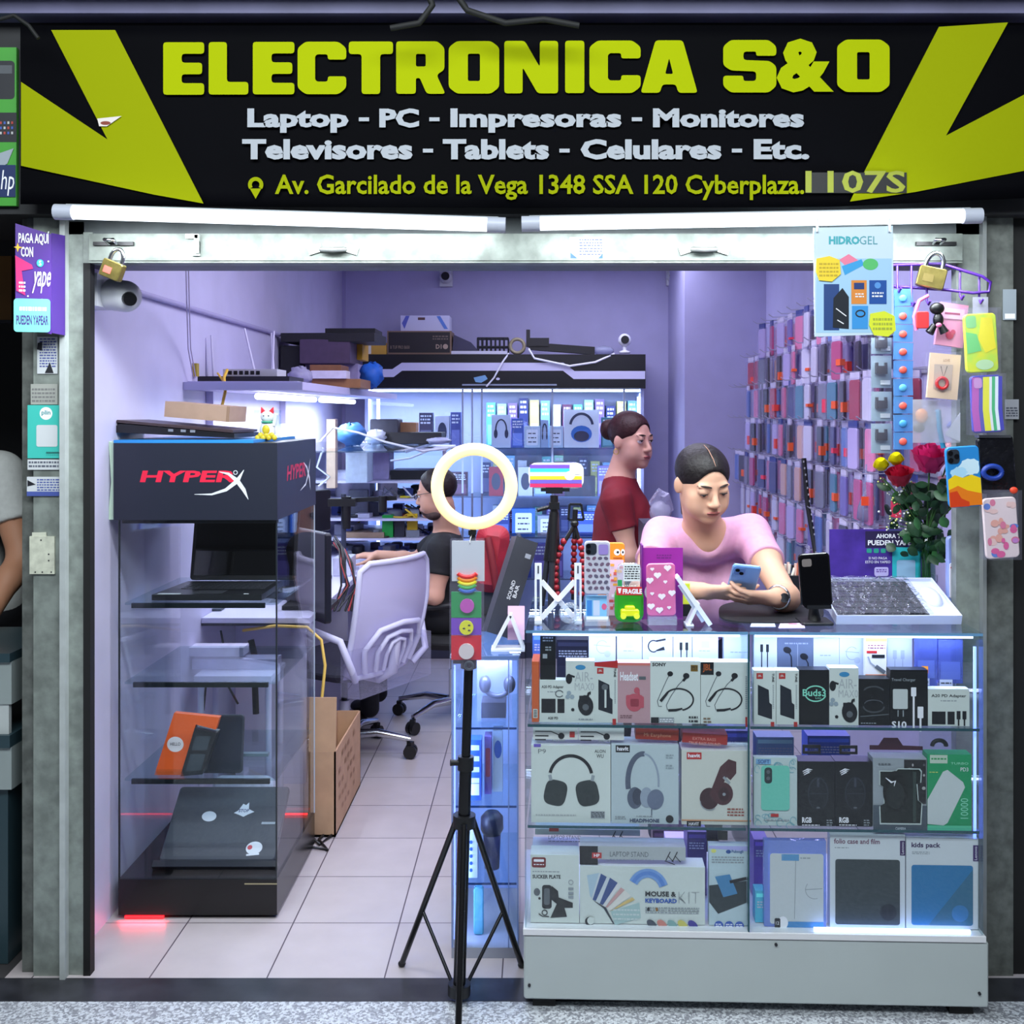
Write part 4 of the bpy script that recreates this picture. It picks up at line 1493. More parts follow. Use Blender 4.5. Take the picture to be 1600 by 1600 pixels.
o, a = goods('box', 'plain white storage box behind the suction holder box', 832, 1322, 904, 1452, .115, .06, Z3, mat((176, 184, 200), .5))
o['category'] = 'box'
o.name = 'storage_box'
o, a = goods('holder_box', 'white suction phone holder box with red badge beside the keyboard kit', 829, 1336, 905, 1449, .03, .06, Z3)
a.rect(831, 1340, 853, 1356, mat((120, 40, 44), .5), 3).rect(834, 1343, 850, 1347, W_, 1).small(834, 1350, 850, 1353, 1, W_, 3)
a.small(832, 1361, 874, 1364, 1, MID, 4)
a.text('SUCKER PLATE', 832, 1367, 876, 1373, TXT, .03)
a.rect(847, 1383, 862, 1420, PRB, 4).rect(850, 1388, 859, 1414, PRG, 3).ell(839, 1394, 5, 6, PRG).ell(843, 1404, 2, 2, PRB)
a.poly([(862, 1384), (872, 1392), (873, 1402), (895, 1410), (895, 1418), (882, 1418), (886, 1432), (860, 1434), (870, 1412), (862, 1406)], mat((34, 36, 38), .5))
a.arc(851, 1426, 4, 4, 0, 360, 1.5, PRB, 12).line([(842, 1428), (848, 1432), (858, 1432)], 1.5, PRB)
a.arc(892, 1378, 3.5, 3.5, 0, 360, 1, MID, 12)
for y in (1386, 1393, 1399):
 a.rect(888, y, 896, y + 4, MID)
a.build(o)
o, a = goods('keyboard_kit_box', 'wide white mouse and keyboard kit box printed with fanned pastel keyboards', 906, 1354, 1101, 1452, .03, .06, Z3)
for c_, q_ in (((176, 200, 216), [(917, 1369), (936, 1365), (927, 1406), (922, 1402)]), ((206, 214, 220), [(936, 1365), (940, 1366), (926, 1407), (924, 1406)]), ((62, 84, 140), [(939, 1366), (948, 1371), (931, 1409), (926, 1407)]), ((206, 214, 220), [(948, 1371), (953, 1373), (937, 1413), (932, 1410)]), ((64, 84, 140), [(953, 1372), (965, 1380), (942, 1415), (937, 1413)]), ((222, 222, 224), [(965, 1380), (970, 1383), (946, 1418), (942, 1416)]), ((206, 160, 160), [(970, 1387), (976, 1391), (949, 1419), (946, 1418)]), ((226, 222, 216), [(976, 1391), (986, 1400), (953, 1424), (949, 1420)]), ((220, 190, 120), [(974, 1410), (988, 1402), (992, 1406), (953, 1425)]), ((214, 220, 214), [(953, 1426), (993, 1408), (995, 1413), (958, 1437)]), ((60, 66, 76), [(926, 1407), (947, 1419), (960, 1444), (958, 1444), (943, 1420)]), ((168, 196, 196), [(954, 1424), (999, 1410), (1001, 1434), (961, 1446)]), ):
 a.poly(q_[::-1], mat(c_, .5))
a.arc(1012, 1394, 26, 30, 20, 150, 14, mat((120, 160, 220), .5), 14).arc(1012, 1394, 26, 30, 20, 150, 6, mat((90, 136, 210), .5), 14)
for j in range(3):
 a.small(958, 1422 + j * 7 - 2, 999, 1427 + j * 7 - 2, 1, mat((206, 216, 216), .5), j)
a.text('MOUSE &', 1008, 1392, 1056, 1400, TXT, .03)
a.text('KEYBOARD', 1008, 1403, 1057, 1410, mat((40, 90, 180), .5), .04)
a.text('KIT', 1060, 1392, 1092, 1410, mat((150, 156, 160), .5), -.03)
a.small(1008, 1416, 1092, 1427, 3, MID, 8)
a.ell(1013, 1420, 2, 3, DARK).ell(1026, 1420, 2, 3, mat((150, 100, 20), .5))
for i, c in enumerate(((70, 76, 90), (206, 130, 120), (130, 170, 170), (206, 196, 100), (64, 54, 150))):
 a.ell(1018 + i * 16, 1443, 9, 5.5, mat(c, .5), 16, 40)
a.ell(921, 1440, 7, 7, DARK).ell(923, 1439, 5.5, 6, WB)
a.build(o)
o, a = goods('holder_pack', 'narrow phone mat pack with a black hanger beside the glass divider', 1108, 1322, 1167, 1453, .03, .03, Z3, mat((186, 206, 214), .45), 'pack')
a.poly([(1108, 1322), (1167, 1322), (1167, 1330), (1108, 1326)], mat((170, 170, 226), .4))
a.ell(1115, 1330, 4, 3, mat((220, 220, 120), .5)).ell(1138, 1331, 4, 3, mat((40, 80, 150), .5)).text('Puloogli', 1143, 1328, 1161, 1334, mat((40, 80, 150), .5), .02)
a.small(1112, 1338, 1162, 1350, 3, MID, 3)
a.poly([(1108, 1384), (1166, 1376), (1166, 1410), (1122, 1428), (1108, 1410)], mat((40, 52, 58), .5))
a.poly([(1117, 1370), (1140, 1366), (1152, 1396), (1130, 1402)], mat((64, 130, 180), .4))
a.line([(1140, 1378), (1166, 1372)], 5, PRB)
for q in (1123, 1139, 1155):
 a.ell(q, 1446, 7, 7, BLUE, 16).small(q - 5, 1443, q + 5, 1449, 2, W_, q)
a.build(o)
MB(BB).box((.024, .012, 131 * .00167), (.05, .0145, 131 * .00167 + .024)).build('hanger', o, True)
o, a = goods('tablet_case_bag', 'clear blue bag holding a white tablet case', 1194, 1314, 1290, 1455, .03, .02, Z3, glassy((200, 214, 255), .8, .1, (150, 176, 236), .45, 1.4, .3), 'bag')
a.rect(1203, 1334, 1286, 1444, mat((200, 206, 210), .5), 4)
a.line([(1243, 1340), (1241, 1436)], 1, MID).line([(1258, 1390), (1284, 1388)], 1.2, MID).arc(1272, 1390, 14, 14, 140, 290, 1, MID)
a.rect(1221, 1335, 1248, 1345, mat((90, 150, 200), .5)).small(1250, 1339, 1266, 1343, 1)
a.rect(1226, 1440, 1286, 1449, mat((70, 140, 200), .5))
a.ell(1223, 1442, 8, 10, W_).rect(1210, 1435, 1219, 1450, DARK, 2).text('12', 1212, 1440, 1217, 1445, W_, .0)
a.build(o)
for x0, y0, x1, y1, q in ((1297, 1304, 1413, 1456, 0), (1416, 1310, 1527, 1458, 1)):
 o, a = goods('tablet_case_box', ('white folio case box with a dark grey square panel', 'white kids pack box with a blue square panel crossed by a diagonal')[q], x0, y0, x1, y1, .03, .03, Z3, mat((210, 216, 222), .45))
 if q == 0:
  a.text('folio case and film', 1303, 1311, 1374, 1319, mat((110, 60, 90), .5), .02)
  a.small(1304, 1324, 1326, 1327, 1)
  a.rect(1305, 1343, 1405, 1445, mat((50, 60, 64), .55), 4)
  a.ell(1387, 1425, 13, 13, mat((16, 24, 38), .5), 24)
  a.rect(1405, 1313, 1413, 1336, mat((60, 30, 90), .5))
  a.text('Lenovo', 1407, 1315, 1411, 1334, W_, .0, rot=90)
 else:
  a.text('kids pack', 1424, 1317, 1469, 1327, mat((60, 40, 90), .5), .03)
  a.small(1425, 1331, 1452, 1336, 2)
  a.rect(1424, 1352, 1519, 1446, mat((30, 116, 170), .5), 4)
  a.poly([(1450, 1446), (1519, 1358), (1519, 1442), (1515, 1446)], mat((44, 104, 136), .5))
  a.ell(1499, 1427, 13, 13, mat((50, 120, 176), .5), 24)
  a.rect(1519, 1320, 1527, 1345, mat((60, 30, 100), .5))
  a.text('Lenovo', 1521, 1322, 1525, 1343, W_, .0, rot=90)
 a.build(o)
# things half seen behind the rows
for nm, lb, x0, y0, x1, y1, s_, d, z, c in (
  ('cable_bag', 'purple bag of cables lying behind the boxes of the bottom row beside the divider', 1074, 1300, 1104, 1452, .2, .1, Z3, (70, 50, 120)),
  ('paper_box', 'pale pink paper box behind the laptop stand box', 1040, 1312, 1100, 1452, .3, .1, Z3, (220, 190, 220)),
  ('parcel', 'dark plum parcel box under the shelf behind the stand boxes', 1020, 1298, 1078, 1452, .36, .08, Z3, (60, 24, 56)),
  ('tablet_sleeve', 'blue tablet sleeve lying behind the black mouse boxes', 1262, 1150, 1328, 1292, .26, .08, Z2, (56, 90, 190)),
  ('earphone_bag', 'pale blue bag behind the mint phone case box', 1182, 1152, 1240, 1292, .2, .06, Z2, (150, 180, 220)),
  ('parcel', 'blue box standing behind the brown headphone box', 1110, 1142, 1170, 1292, .2, .08, Z2, (70, 80, 180)),
  ('parcel', 'dark box behind the earbud boxes', 870, 1000, 920, 1130, .26, .1, Z1, (34, 34, 60)),
  ('gadget_bag', 'purple gadget bag behind the clear tablet bag', 1178, 1312, 1200, 1452, .18, .08, Z3, (110, 70, 170)),
  ('charger_box', 'blue box standing at the side glass behind the orange box', 832, 990, 846, 1130, .12, .1, Z1, (70, 110, 200)),
  ('cable_roll', 'turquoise pack standing near the divider in the bottom row', 1180, 1392, 1195, 1452, .05, .04, Z3, (80, 190, 220))):
 o, a = goods(nm, lb, x0, y0, x1, y1, s_, d, z, mat(c, .45))
 o.data.polygons  # plain cartons
 a.rect(x0 + 2, y0 + 4, x1 - 2, y0 + 10, mat(tuple(min(255, int(v * 1.3 + 20)) for v in c), .5))
 a.small(x0 + 3, y0 + 16, x1 - 3, y0 + 28, 3, mat((200, 200, 220), .5), x0)
 a.build(o)


# ---------------------------------------------------------------- things on the counter top
def top_at(px, py):
 Y = (EYE - ZT) * F / (py - VY)
 return Vector(((px - VX) / F * Y, Y, ZT + .0006))


def case(name, lb, x0, y0, x1, y1, Y, m, roll=0.0, cat='phone case', group=None, cams=None, th=.010, z=None, yaw=0.0, lean=0.0):
 """phone case seen from its back; origin at the middle of its foot"""
 kk = Y / F
 p = P((x0 + x1) / 2, y1, Y)
 if z is not None:
  p.z = z
 t = thing(name, lb, cat, p, 0, group, (lean, roll, yaw))
 w_, h_ = (x1 - x0) * kk, (y1 - y0) * kk
 MB(m).rbox((0, 0, h_ / 2), (w_, th, h_), w_ * .14, None, ch=.0025).build('shell', t, True)
 a = Art(x0, y1, kk, (-w_ / 2, -th / 2, 0))
 if cams:
  cx0, cy0, cx1, cy1, n = cams
  c = a.pt((cx0 + cx1) / 2, (cy0 + cy1) / 2)
  cw, chh = (cx1 - cx0) * kk, (cy1 - cy0) * kk
  mb = MB(mat((40, 46, 56), .3)).rbox((c.x, c.y - .001, c.z), (cw, .004, chh), min(cw, chh) * .3, None)
  mb.build('camera_plate', t, True)
  for q in ((-.25, .25), (-.25, -.25), (.25, 0))[:n]:
   v = Vector((c.x + q[0] * cw, c.y - .003, c.z + q[1] * chh))
   MB(BLACK).cyl(v, v + Vector((0, -.0025, 0)), cw * .2, None, mat((12, 12, 18), .1), 14).build('lens', t, True)
 return t, a


PW = mat((236, 238, 246), .35)
b = top_at(872, 972)
t = thing('laptop_stand', 'white folding laptop stand with crossed arms on the counter corner', 'stand', b)
Y = b.y
def bar(mb, x0, y0, x1, y1, Y, w_, m=None, dy=.008):
 p, q = P(x0, y0, Y), P(x1, y1, Y)
 d = q - p
 an = math.atan2(d.x, d.z)
 return mb.cbox((p + q) / 2, (w_, dy, d.length), m, (0, an, 0))
for x in (841, 903):
 mb = MB(PW)
 bar(mb, x, 880, x, 905, Y, .019)
 bar(mb, x - 4, 905, x - 4, 968, Y, .006)
 bar(mb, x + 4, 905, x + 4, 968, Y, .006)
 mb.build('post', t)
 bar(MB(mat((70, 74, 90), .4)), x, 884, x, 896, Y - .0045, .004, None, .002).build('slot', t)
for x0, y0, x1, y1, dy in ((846, 908, 898, 966, .012), (898, 908, 846, 966, -.0)):
 bar(MB(PW), x0, y0, x1, y1, Y + .012 + dy, .013).build('cross_arm', t)
MB(CHROME).cyl(P(872, 937, Y - .002), P(872, 937, Y + .03), .006, None, PW, 12).build('pivot', t)
mb = MB(PW)
for x in (841, 903):
 bar(mb, x, 966, x, 971.8, Y + .02, .02, None, .06)
mb.build('foot', t)
b = top_at(890, 975)
t = thing('tape_roll', 'clear plastic ring stand between the crossed white stand and the grey patterned case', 'stand', b)
MB(CLEARP).torus((b.x, b.y, b.z + .029), .022, .007, CLEARP, 24, 10).build('ring', t)

# acrylic holder with a grey marbled case, blue card below
b = top_at(933, 976)
t = thing('acrylic_holder', 'clear acrylic phone holder carrying the grey patterned case', 'stand', b)
k = b.y / F
MB(CLEARP).box((b.x - .034, b.y - .02, b.z), (b.x + .034, b.y + .05, b.z + .012)).build('base', t)
MB(CLEARP).box((b.x - .032, b.y + .012, b.z + .012), (b.x + .032, b.y + .016, b.z + .085)).build('back_plate', t)
MB(mat((130, 190, 226), .5)).box((b.x - .03, b.y + .006, b.z + .0125), (b.x + .026, b.y + .0108, b.z + .076)).build('card', t)
a = art_on(b.y + .006)
a.rect(917, 938, 925, 962, mat((60, 130, 200), .5)).rect(927, 938, 937, 962, mat((196, 206, 226), .5)).ell(944, 948, 4, 5, mat((210, 90, 130), .5)).rect(916, 963, 950, 968, W_)
a.build(t, 'printed_picture', 'lettering', False)
t, a = case('phone_case', 'clear phone case with grey oval pattern and camera cutout in the acrylic holder', 913, 845, 953, 928, b.y - .012, mat((196, 196, 212), .25), R(0), cams=(915, 848, 932, 866, 2))
rn = random.Random(2)
GM = mat((110, 108, 126), .35)
for i in range(6):
 for j in range(4):
  x, y = 919 + j * 9.2 + (i % 2) * 3, 872 + i * 9.2
  if x < 950:
   a.ell(x, y, 3.6, 2.6, mat((96 + rn.randint(0, 30), 92, 116), .35), 10, rn.uniform(-40, 40))
a.rect(935, 850, 950, 866, mat((150, 130, 200), .3), 3)
a.build(t)
t, a = case('phone_case', 'orange phone case with two white eyes standing behind the grey patterned case', 934, 838, 976, 945, top_at(955, 955).y, mat((240, 142, 40), .4), 0, z=ZT + .001, cams=(938, 840, 952, 856, 2))
a.ell(964, 853, 5, 5, W_).ell(973, 853, 3, 5, W_).ell(965, 853, 2, 2, BLACK).ell(973, 853, 1.4, 2, BLACK)
a.line([(958, 862), (972, 862)], 2, mat((180, 90, 30), .4))
a.build(t)
b = top_at(962, 962)
t = thing('sticker_card', 'small pink and white card standing behind the green toy pack', 'card', b)
MB(mat((226, 190, 210), .5)).box((b.x - .026, b.y, b.z), (b.x + .022, b.y + .004, b.z + .155)).build('paper', t)
a = art_on(b.y)
rn = random.Random(8)
for i in range(14):
 a.rect(x_ := rn.uniform(949, 968), y_ := rn.uniform(880, 950), x_ + rn.uniform(4, 10), y_ + rn.uniform(3, 6), mat(rn.choice([(210, 90, 90), (240, 230, 240), (80, 110, 190), (230, 160, 60)]), .5))
a.build(t, 'printed_picture', 'x', False)
# toy car in a green see-through purse pack
b = top_at(984, 973)
t = thing('toy_pack', 'green and clear toy car pack with a red fragile label', 'toy', b)
k = b.y / F
GT = glassy((120, 220, 110), .8, .05, (70, 190, 60), .55)
def slab(x0, y0, x1, y1, Y0, Y1, m):
 p, q = P(x0, y1, Y0), P(x1, y0, Y0)
 return MB(m).rbox(((p.x + q.x) / 2, (Y0 + Y1) / 2, (p.z + q.z) / 2), (q.x - p.x, Y1 - Y0, q.z - p.z), min(q.x - p.x, q.z - p.z) * .3, m)
slab(961, 920, 1006, 973, b.y - .015, b.y + .03, GT).build('tub', t)
slab(964, 880, 1002, 918, b.y - .003, b.y + .014, CLEARP).build('clear_top', t)
mb = MB(mat((226, 226, 30), .35))
c = P(984, 957, b.y - .022)
mb.rbox(c, (.05, .02, .018), .006).rbox(c + Vector((0, 0, .011)), (.028, .018, .014), .005)
for q in (-.018, .018):
 mb.cyl(c + Vector((q, -.012, -.008)), c + Vector((q, -.006, -.008)), .008, None, mat((236, 236, 60), .3), 14)
mb.build('toy_car', t)
a = art_on(b.y - .0165)
a.rect(963, 917, 1003, 930, RED).text('FRAGILE', 973, 920, 1003, 928, W_, .04).poly([(965, 919), (971, 919), (969, 927), (967, 927)], W_)
a.rect(974, 882, 1000, 908, mat((220, 226, 226), .5)).small(976, 884, 999, 906, 6, DARK, 3)
a.rect(965, 906, 972, 916, GREEN)
a.build(t, 'printed_label', 'lettering', False)
# purple standing card
b = top_at(1036, 968)
t = thing('display_card', 'upright purple display card behind the pink heart case', 'card', b)
k = b.y / F
MB(mat((150, 40, 150), .4)).box((P(1004, 0, b.y).x, b.y, b.z), (P(1067, 0, b.y).x, b.y + .004, P(0, 856, b.y).z)).build('card', t)
MB(mat((110, 30, 130), .4)).box((P(1002.5, 0, b.y).x, b.y - .004, b.z), (P(1005, 0, b.y).x, b.y + .05, P(0, 852, b.y).z)).build('side_fin', t)
a = art_on(b.y)
a.small(1026, 866, 1050, 874, 2, mat((110, 30, 120), .5), 4)
a.ell(1016, 925, 9, 12, mat((230, 220, 240), .5)).rect(1050, 900, 1066, 965, mat((120, 30, 130), .4))
a.build(t, 'printed_picture', 'lettering', False)
PKC = mat((214, 110, 160), .35)
b = top_at(1036, 976)
t = thing('acrylic_block', 'clear acrylic block under the pink heart case', 'stand', b)
MB(CLEARP).box((b.x - .04, b.y - .01, b.z), (b.x + .036, b.y + .035, b.z + .022)).build('block', t)
t, a = case('phone_case', 'pink phone case with white hearts on a clear acrylic block', 1011, 880, 1056, 962, b.y, PKC, R(-1), th=.011)
for i, (x, y) in enumerate(((1020, 888), (1044, 886), (1016, 905), (1040, 908), (1028, 897), (1050, 925), (1019, 926), (1034, 930), (1017, 945), (1045, 948), (1030, 951))):
 q = 5.5 if i % 3 else 3
 m = mat((244, 232, 244), .35)
 a.ell(x - q * .45, y, q * .62, q * .6, m, 10).ell(x + q * .45, y, q * .62, q * .6, m, 10).poly([(x - q, y + q * .2), (x + q, y + q * .2), (x, y + q * 1.2)], m)
a.build(t)
b = top_at(1066, 963)
t = thing('note_block', 'bright yellow card over a black base behind the white phone stand', 'card', b)
MB(mat((220, 232, 60), .5)).box((P(1055, 0, b.y).x, b.y, P(0, 944, b.y).z), (P(1078, 0, b.y).x, b.y + .006, P(0, 912, b.y).z)).build('card', t)
MB(BLACK).box((P(1056, 0, b.y).x, b.y - .004, b.z), (P(1082, 0, b.y).x, b.y + .03, P(0, 944, b.y).z)).build('base', t)
b = top_at(1088, 976)
t = thing('phone_stand', 'white plastic phone stand leaning in an open triangle on the counter', 'stand', b)
mb = MB(PW)
Y = b.y
bar(mb, 1057, 900, 1108, 974, Y, .012, None, .05)
mb.build('back_plate', t)
bar(MB(glassy((225, 235, 250), .8, .1, (225, 232, 245), .6)), 1063, 913, 1100, 970, Y - .012, .016, None, .01).build('rail', t)
bar(MB(PW), 1074, 974, 1090, 940, Y, .007, None, .045).build('prop', t)
bar(MB(PW), 1070, 974.5, 1082, 974.5, Y, .004, None, .05).build('foot', t)

# mat, cards, dark phone on its stand
b = top_at(1196, 958)
t = thing('counter_mat', 'black oval counter mat under the forearms of the woman in pink', 'mat', b)
pts = []
for i in range(40):
 an = 2 * math.pi * i / 40
 c, s_ = math.cos(an), math.sin(an)
 p = top_at(1205 + 82 * math.copysign(abs(c) ** .6, c), 958 - 17 * math.copysign(abs(s_) ** .7, s_))
 pts.append((p.x, p.y))
MB(mat((20, 20, 26), .6)).prism(pts, ZT + .0005, ZT + .005, None, 'z').build('pad', t)
for x0, x1, y0, y1, c, lb in ((1172, 1212, 968, 980, (196, 206, 240), 'small pale blue card with a pink print lying at the front edge of the counter'), (1216, 1258, 970, 982, (220, 200, 230), 'small pinkish card lying flat beside the foot of the dark phone')):
 p = [top_at(x0 + 5, y0), top_at(x1 - 4, y0), top_at(x1, y1), top_at(x0, y1)]
 mb = MB(mat(c, .35)).prism([(q.x, q.y) for q in reversed(p)], ZT + .0006, ZT + .0016, None, 'z')
 m_ = (p[0] + p[2]) / 2
 mb.box((m_.x - .012, m_.y - .004, ZT + .0016), (m_.x + .01, m_.y + .006, ZT + .0018), mat((214, 110, 140), .5))
 tag(mb.build('flat_card', None, loc=m_), lb, 'card')
b = top_at(1277, 977)
t = thing('phone_holder', 'black desk phone holder carrying a black phone on the counter', 'stand', b)
MB(BLACK).rbox(b + Vector((0, .03, .004)), (.085, .008, .09), .01, None, (R(90), 0, 0)).build('base', t)
MB(BLACK).tube([b + Vector((0, .03, .006)), b + Vector((0, .035, .05)), b + Vector((.002, .02, .10))], [.018, .011, .013], None, 12).build('neck', t)
MB(BLACK).box((b.x - .03, b.y - .012, b.z + .045), (b.x + .035, b.y + .02, b.z + .055)).build('ledge', t)
t, a = case('phone', 'black phone in a dark case standing upright in the black holder', 1252, 864, 1301, 948, b.y - .006, mat((12, 12, 15), .18), R(-4), 'phone', th=.011)
a.rect(1254, 869, 1298, 944, mat((4, 4, 7), .08), 5)
a.rect(1257, 872, 1272, 884, mat((120, 112, 110), .3), 3)
a.build(t, 'screen')

# keyboard and mouse in a film wrapped white tray
pd, pc = top_at(1306, 976), top_at(1502, 976)
KW, KD = pc.x - pd.x, .23
t = thing('keyboard_set', 'film wrapped black keyboard with its mouse in a white tray on the counter', 'keyboard', pd, 0, None, (R(17), 0, 0))
TR_ = mat((206, 212, 240), .35)
MB(TR_).box((0, 0, 0), (KW, KD, .006)).box((0, 0, .006), (KW, .004, .026)).box((0, KD - .004, .006), (KW, KD, .026)).box((0, .004, .006), (.004, KD - .004, .026)).box((KW - .004, .004, .006), (KW, KD - .004, .026)).box((KW * .77, .004, .006), (KW - .004, KD - .004, .016)).build('tray', t, True)
MB(TR_).prism([(.05, 0), (KD - .01, 0), (KD - .01, -.064)], .02, .06, None, 'x').prism([(.05, 0), (KD - .01, 0), (KD - .01, -.064)], KW - .06, KW - .02, None, 'x').build('foot', t, True)
kb = MB(mat((20, 22, 26), .4)).box((.008, .012, .006), (KW * .76, KD - .012, .020)).build('keyboard', t, True)
mb = MB(mat((46, 50, 58), .35))
for r_ in range(6):
 for c in range(16):
  if r_ or not 4 <= c <= 9:
   x, y = .014 + c * (KW * .76 - .024) / 16, .02 + r_ * .032
   mb.box((x, y, .02), (x + .0125, y + .026, .025))
mb.box((.014 + 4 * (KW * .76 - .024) / 16, .02, .02), (.01 + 10 * (KW * .76 - .024) / 16, .046, .025))
mb.build('key', kb, True)
MB(mat((222, 226, 244), .25)).ell((KW * .875, KD * .52, .018), (.028, .052, .022), None, 20, 12).build('mouse', t, True)
nu, nv = 20, 10
rn = random.Random(4)
vs = [(i / nu * KW * .78, j / nv * KD, .028 + rn.uniform(0, .006)) for j in range(nv + 1) for i in range(nu + 1)]
MB(glassy((245, 248, 255), 1.6, .08, (220, 224, 240), .07, 1.5, 1.0)).add(vs, [(j * (nu + 1) + i, j * (nu + 1) + i + 1, (j + 1) * (nu + 1) + i + 1, (j + 1) * (nu + 1) + i) for j in range(nv) for i in range(nu)]).build('wrapping_film', t, True)

# purple payment placard with mint corner
b = top_at(1368, 936)
Y = b.y
t = thing('payment_placard', 'purple payment placard with white lettering and a mint panel behind the keyboard', 'sign', b)
MB(mat((74, 50, 150), .35, 0, .35, 14)).box((P(1296, 0, Y).x, Y, ZT), (P(1440, 0, Y).x, Y + .004, P(0, 827, Y).z)).build('board', t)
a = art_on(Y)
a.rect(1352, 830, 1418, 856, mat((40, 30, 70), .4))
a.text('AHORA TODOS', 1369, 834, 1432, 841, W_, .03)
a.text('PUEDEN YAPEAR', 1356, 844, 1438, 852, W_, .03)
for i in range(3):
 a.rect(1354 + i * 11, 857, 1362 + i * 11, 864, mat((40, 150, 130), .5), 2)
a.rect(1394, 855, 1438, 925, mat((50, 186, 196), .4)).rect(1401, 875, 1430, 922, mat((150, 190, 220), .5), 3)
a.text('SI NO PAGA', 1357, 870, 1386, 874, W_, .0).text('ESTO EN YAPEO', 1352, 876, 1391, 880, W_, .0)
a.rect(1366, 886, 1388, 900, mat((190, 180, 230), .4), 3).small(1369, 889, 1385, 895, 2, PURP, 3)
a.build(t, 'printed_picture', 'lettering', False)
b = top_at(1494, 962)
t = thing('charger_stand', 'tall white and blue plastic charger stand beside the wrapped keyboard', 'stand', b + Vector((0, .02, 0)))
Y = b.y + .02
slab(1481, 838, 1503, 960, Y, Y + .02, mat((150, 166, 226), .3)).build('column', t)
slab(1484, 880, 1494, 935, Y - .004, Y, mat((226, 222, 236), .4)).build('panel', t)
MB(RED).cyl(P(1487, 887, Y - .006), P(1487, 887, Y - .003), .003, None, RED, 10).build('button', t)
# lipstick tray and black organiser behind the phone
b = top_at(1250, 943)
Y = b.y
t = thing('pen_tray', 'black desk organiser full of small pens and cables beside the dark phone', 'organiser', b)
MB(mat((22, 22, 30), .4)).box((P(1212, 0, Y).x, Y, ZT + .001), (P(1290, 0, Y).x, Y + .06, P(0, 900, Y).z)).build('tub', t)
rn = random.Random(6)
for i in range(12):
 x = rn.uniform(1214, 1258)
 p = P(x, 900, Y + rn.uniform(.01, .05))
 MB(mat(rn.choice([(190, 110, 90), (226, 190, 180), (30, 30, 36), (160, 60, 60), (230, 220, 210)]), .4)).tube([p - Vector((0, 0, .05)), p + Vector((rn.uniform(-.02, .03), rn.uniform(-.01, .02), rn.uniform(.02, .05)))], .0045, None, 7).build('pen', t)

# ---------------------------------------------------------------- vase of roses
b = top_at(1448, 936)
Y = b.y
k = Y / F
t = thing('rose_vase', 'glass vase of roses with dark green leaves behind the wrapped keyboard', 'vase', b)
MB(glassy((225, 240, 235), 1.2, .02)).lathe([(.026, 0), (.030, .01), (.026, .08), (.024, .15), (.030, .215), (.028, .215), (.022, .15), (.024, .08), (.026, .014)], b, None, 24).build('glass_vase', t)
GRS, GRD, GRL = mat((60, 110, 50), .5), mat((26, 62, 34), .45, 0, .3, 30), mat((46, 96, 52), .45, 0, .3, 30)
heads = [(1380, 722, 'y'), (1407, 740, 'r'), (1452, 712, 'm'), (1484, 700, 'p'), (1478, 752, 'p'), (1538, 722, 'y'), (1402, 714, 'y')]
COLR = {'y': mat((236, 226, 20), .5), 'r': mat((176, 10, 46), .5), 'm': mat((196, 24, 96), .5), 'p': mat((236, 190, 200), .5)}
def petal(mb, c, out, up, w_, h_, curl, m):
 side = out.cross(up).normalized()
 vs, fs = [], []
 n, q = 6, 5
 for j in range(q + 1):
  v = j / q
  for i in range(n + 1):
   u = i / n * 2 - 1
   ww = w_ * math.sin(min(1, v * 1.15 + .12) * math.pi * .62)
   r = .004 + curl * v ** 1.5 + .10 * w_ * 0
   vs.append(c + side * u * ww + up * (h_ * v * (1 - .12 * u * u)) + out * (r + (1 - u * u) * w_ * .55 * (1 - .4 * v)))
 for j in range(q):
  for i in range(n):
   fs.append((j * (n + 1) + i, j * (n + 1) + i + 1, (j + 1) * (n + 1) + i + 1, (j + 1) * (n + 1) + i))
 mb.add(vs, fs, m, True)
for x, y, kd in heads:
 c = P(x, y, Y + random.uniform(-.03, .02))
 s_ = {'y': .05, 'r': .033, 'm': .046, 'p': .024}[kd]
 base = c - Vector((0, 0, s_))
 mid = Vector((b.x, b.y, b.z + .2))
 st = MB(GRS).tube([b + Vector((random.uniform(-.012, .012), random.uniform(-.01, .01), .02)), mid.lerp(base, .1), mid.lerp(base, .6) + Vector((0, 0, .01)), base], .0028, None, 6)
 so = st.build('stem', t)
 mb = MB(COLR[kd])
 up = (base - mid).normalized() * .4 + Vector((0, -.25, .75))
 up.normalize()
 e1 = up.orthogonal().normalized()
 e2 = up.cross(e1)
 if kd == 'y':
  for i in range(80):
   a_ = i * 2.4
   rr = s_ * .85 * math.sqrt(i / 80)
   petal(mb, base + up * (s_ * .9 - rr * .4), (e1 * math.cos(a_) + e2 * math.sin(a_)), (up * .8 + (e1 * math.cos(a_) + e2 * math.sin(a_)) * (rr / s_) * .9).normalized(), s_ * .26, s_ * .42, .002, None)
 else:
  for ring, (n, f, op) in enumerate(((3, .45, .0), (4, .7, .15), (5, .95, .35), (6, 1.15, .75))):
   for i in range(n):
    a_ = 2 * math.pi * i / n + ring * .7
    out = e1 * math.cos(a_) + e2 * math.sin(a_)
    petal(mb, base + out * s_ * .1, out, (up + out * op * .55).normalized(), s_ * f * .72, s_ * (1.9 - ring * .14), s_ * .35 * op, None)
 mb.build('rose_bloom' if kd != 'y' else 'yellow_bloom', so)
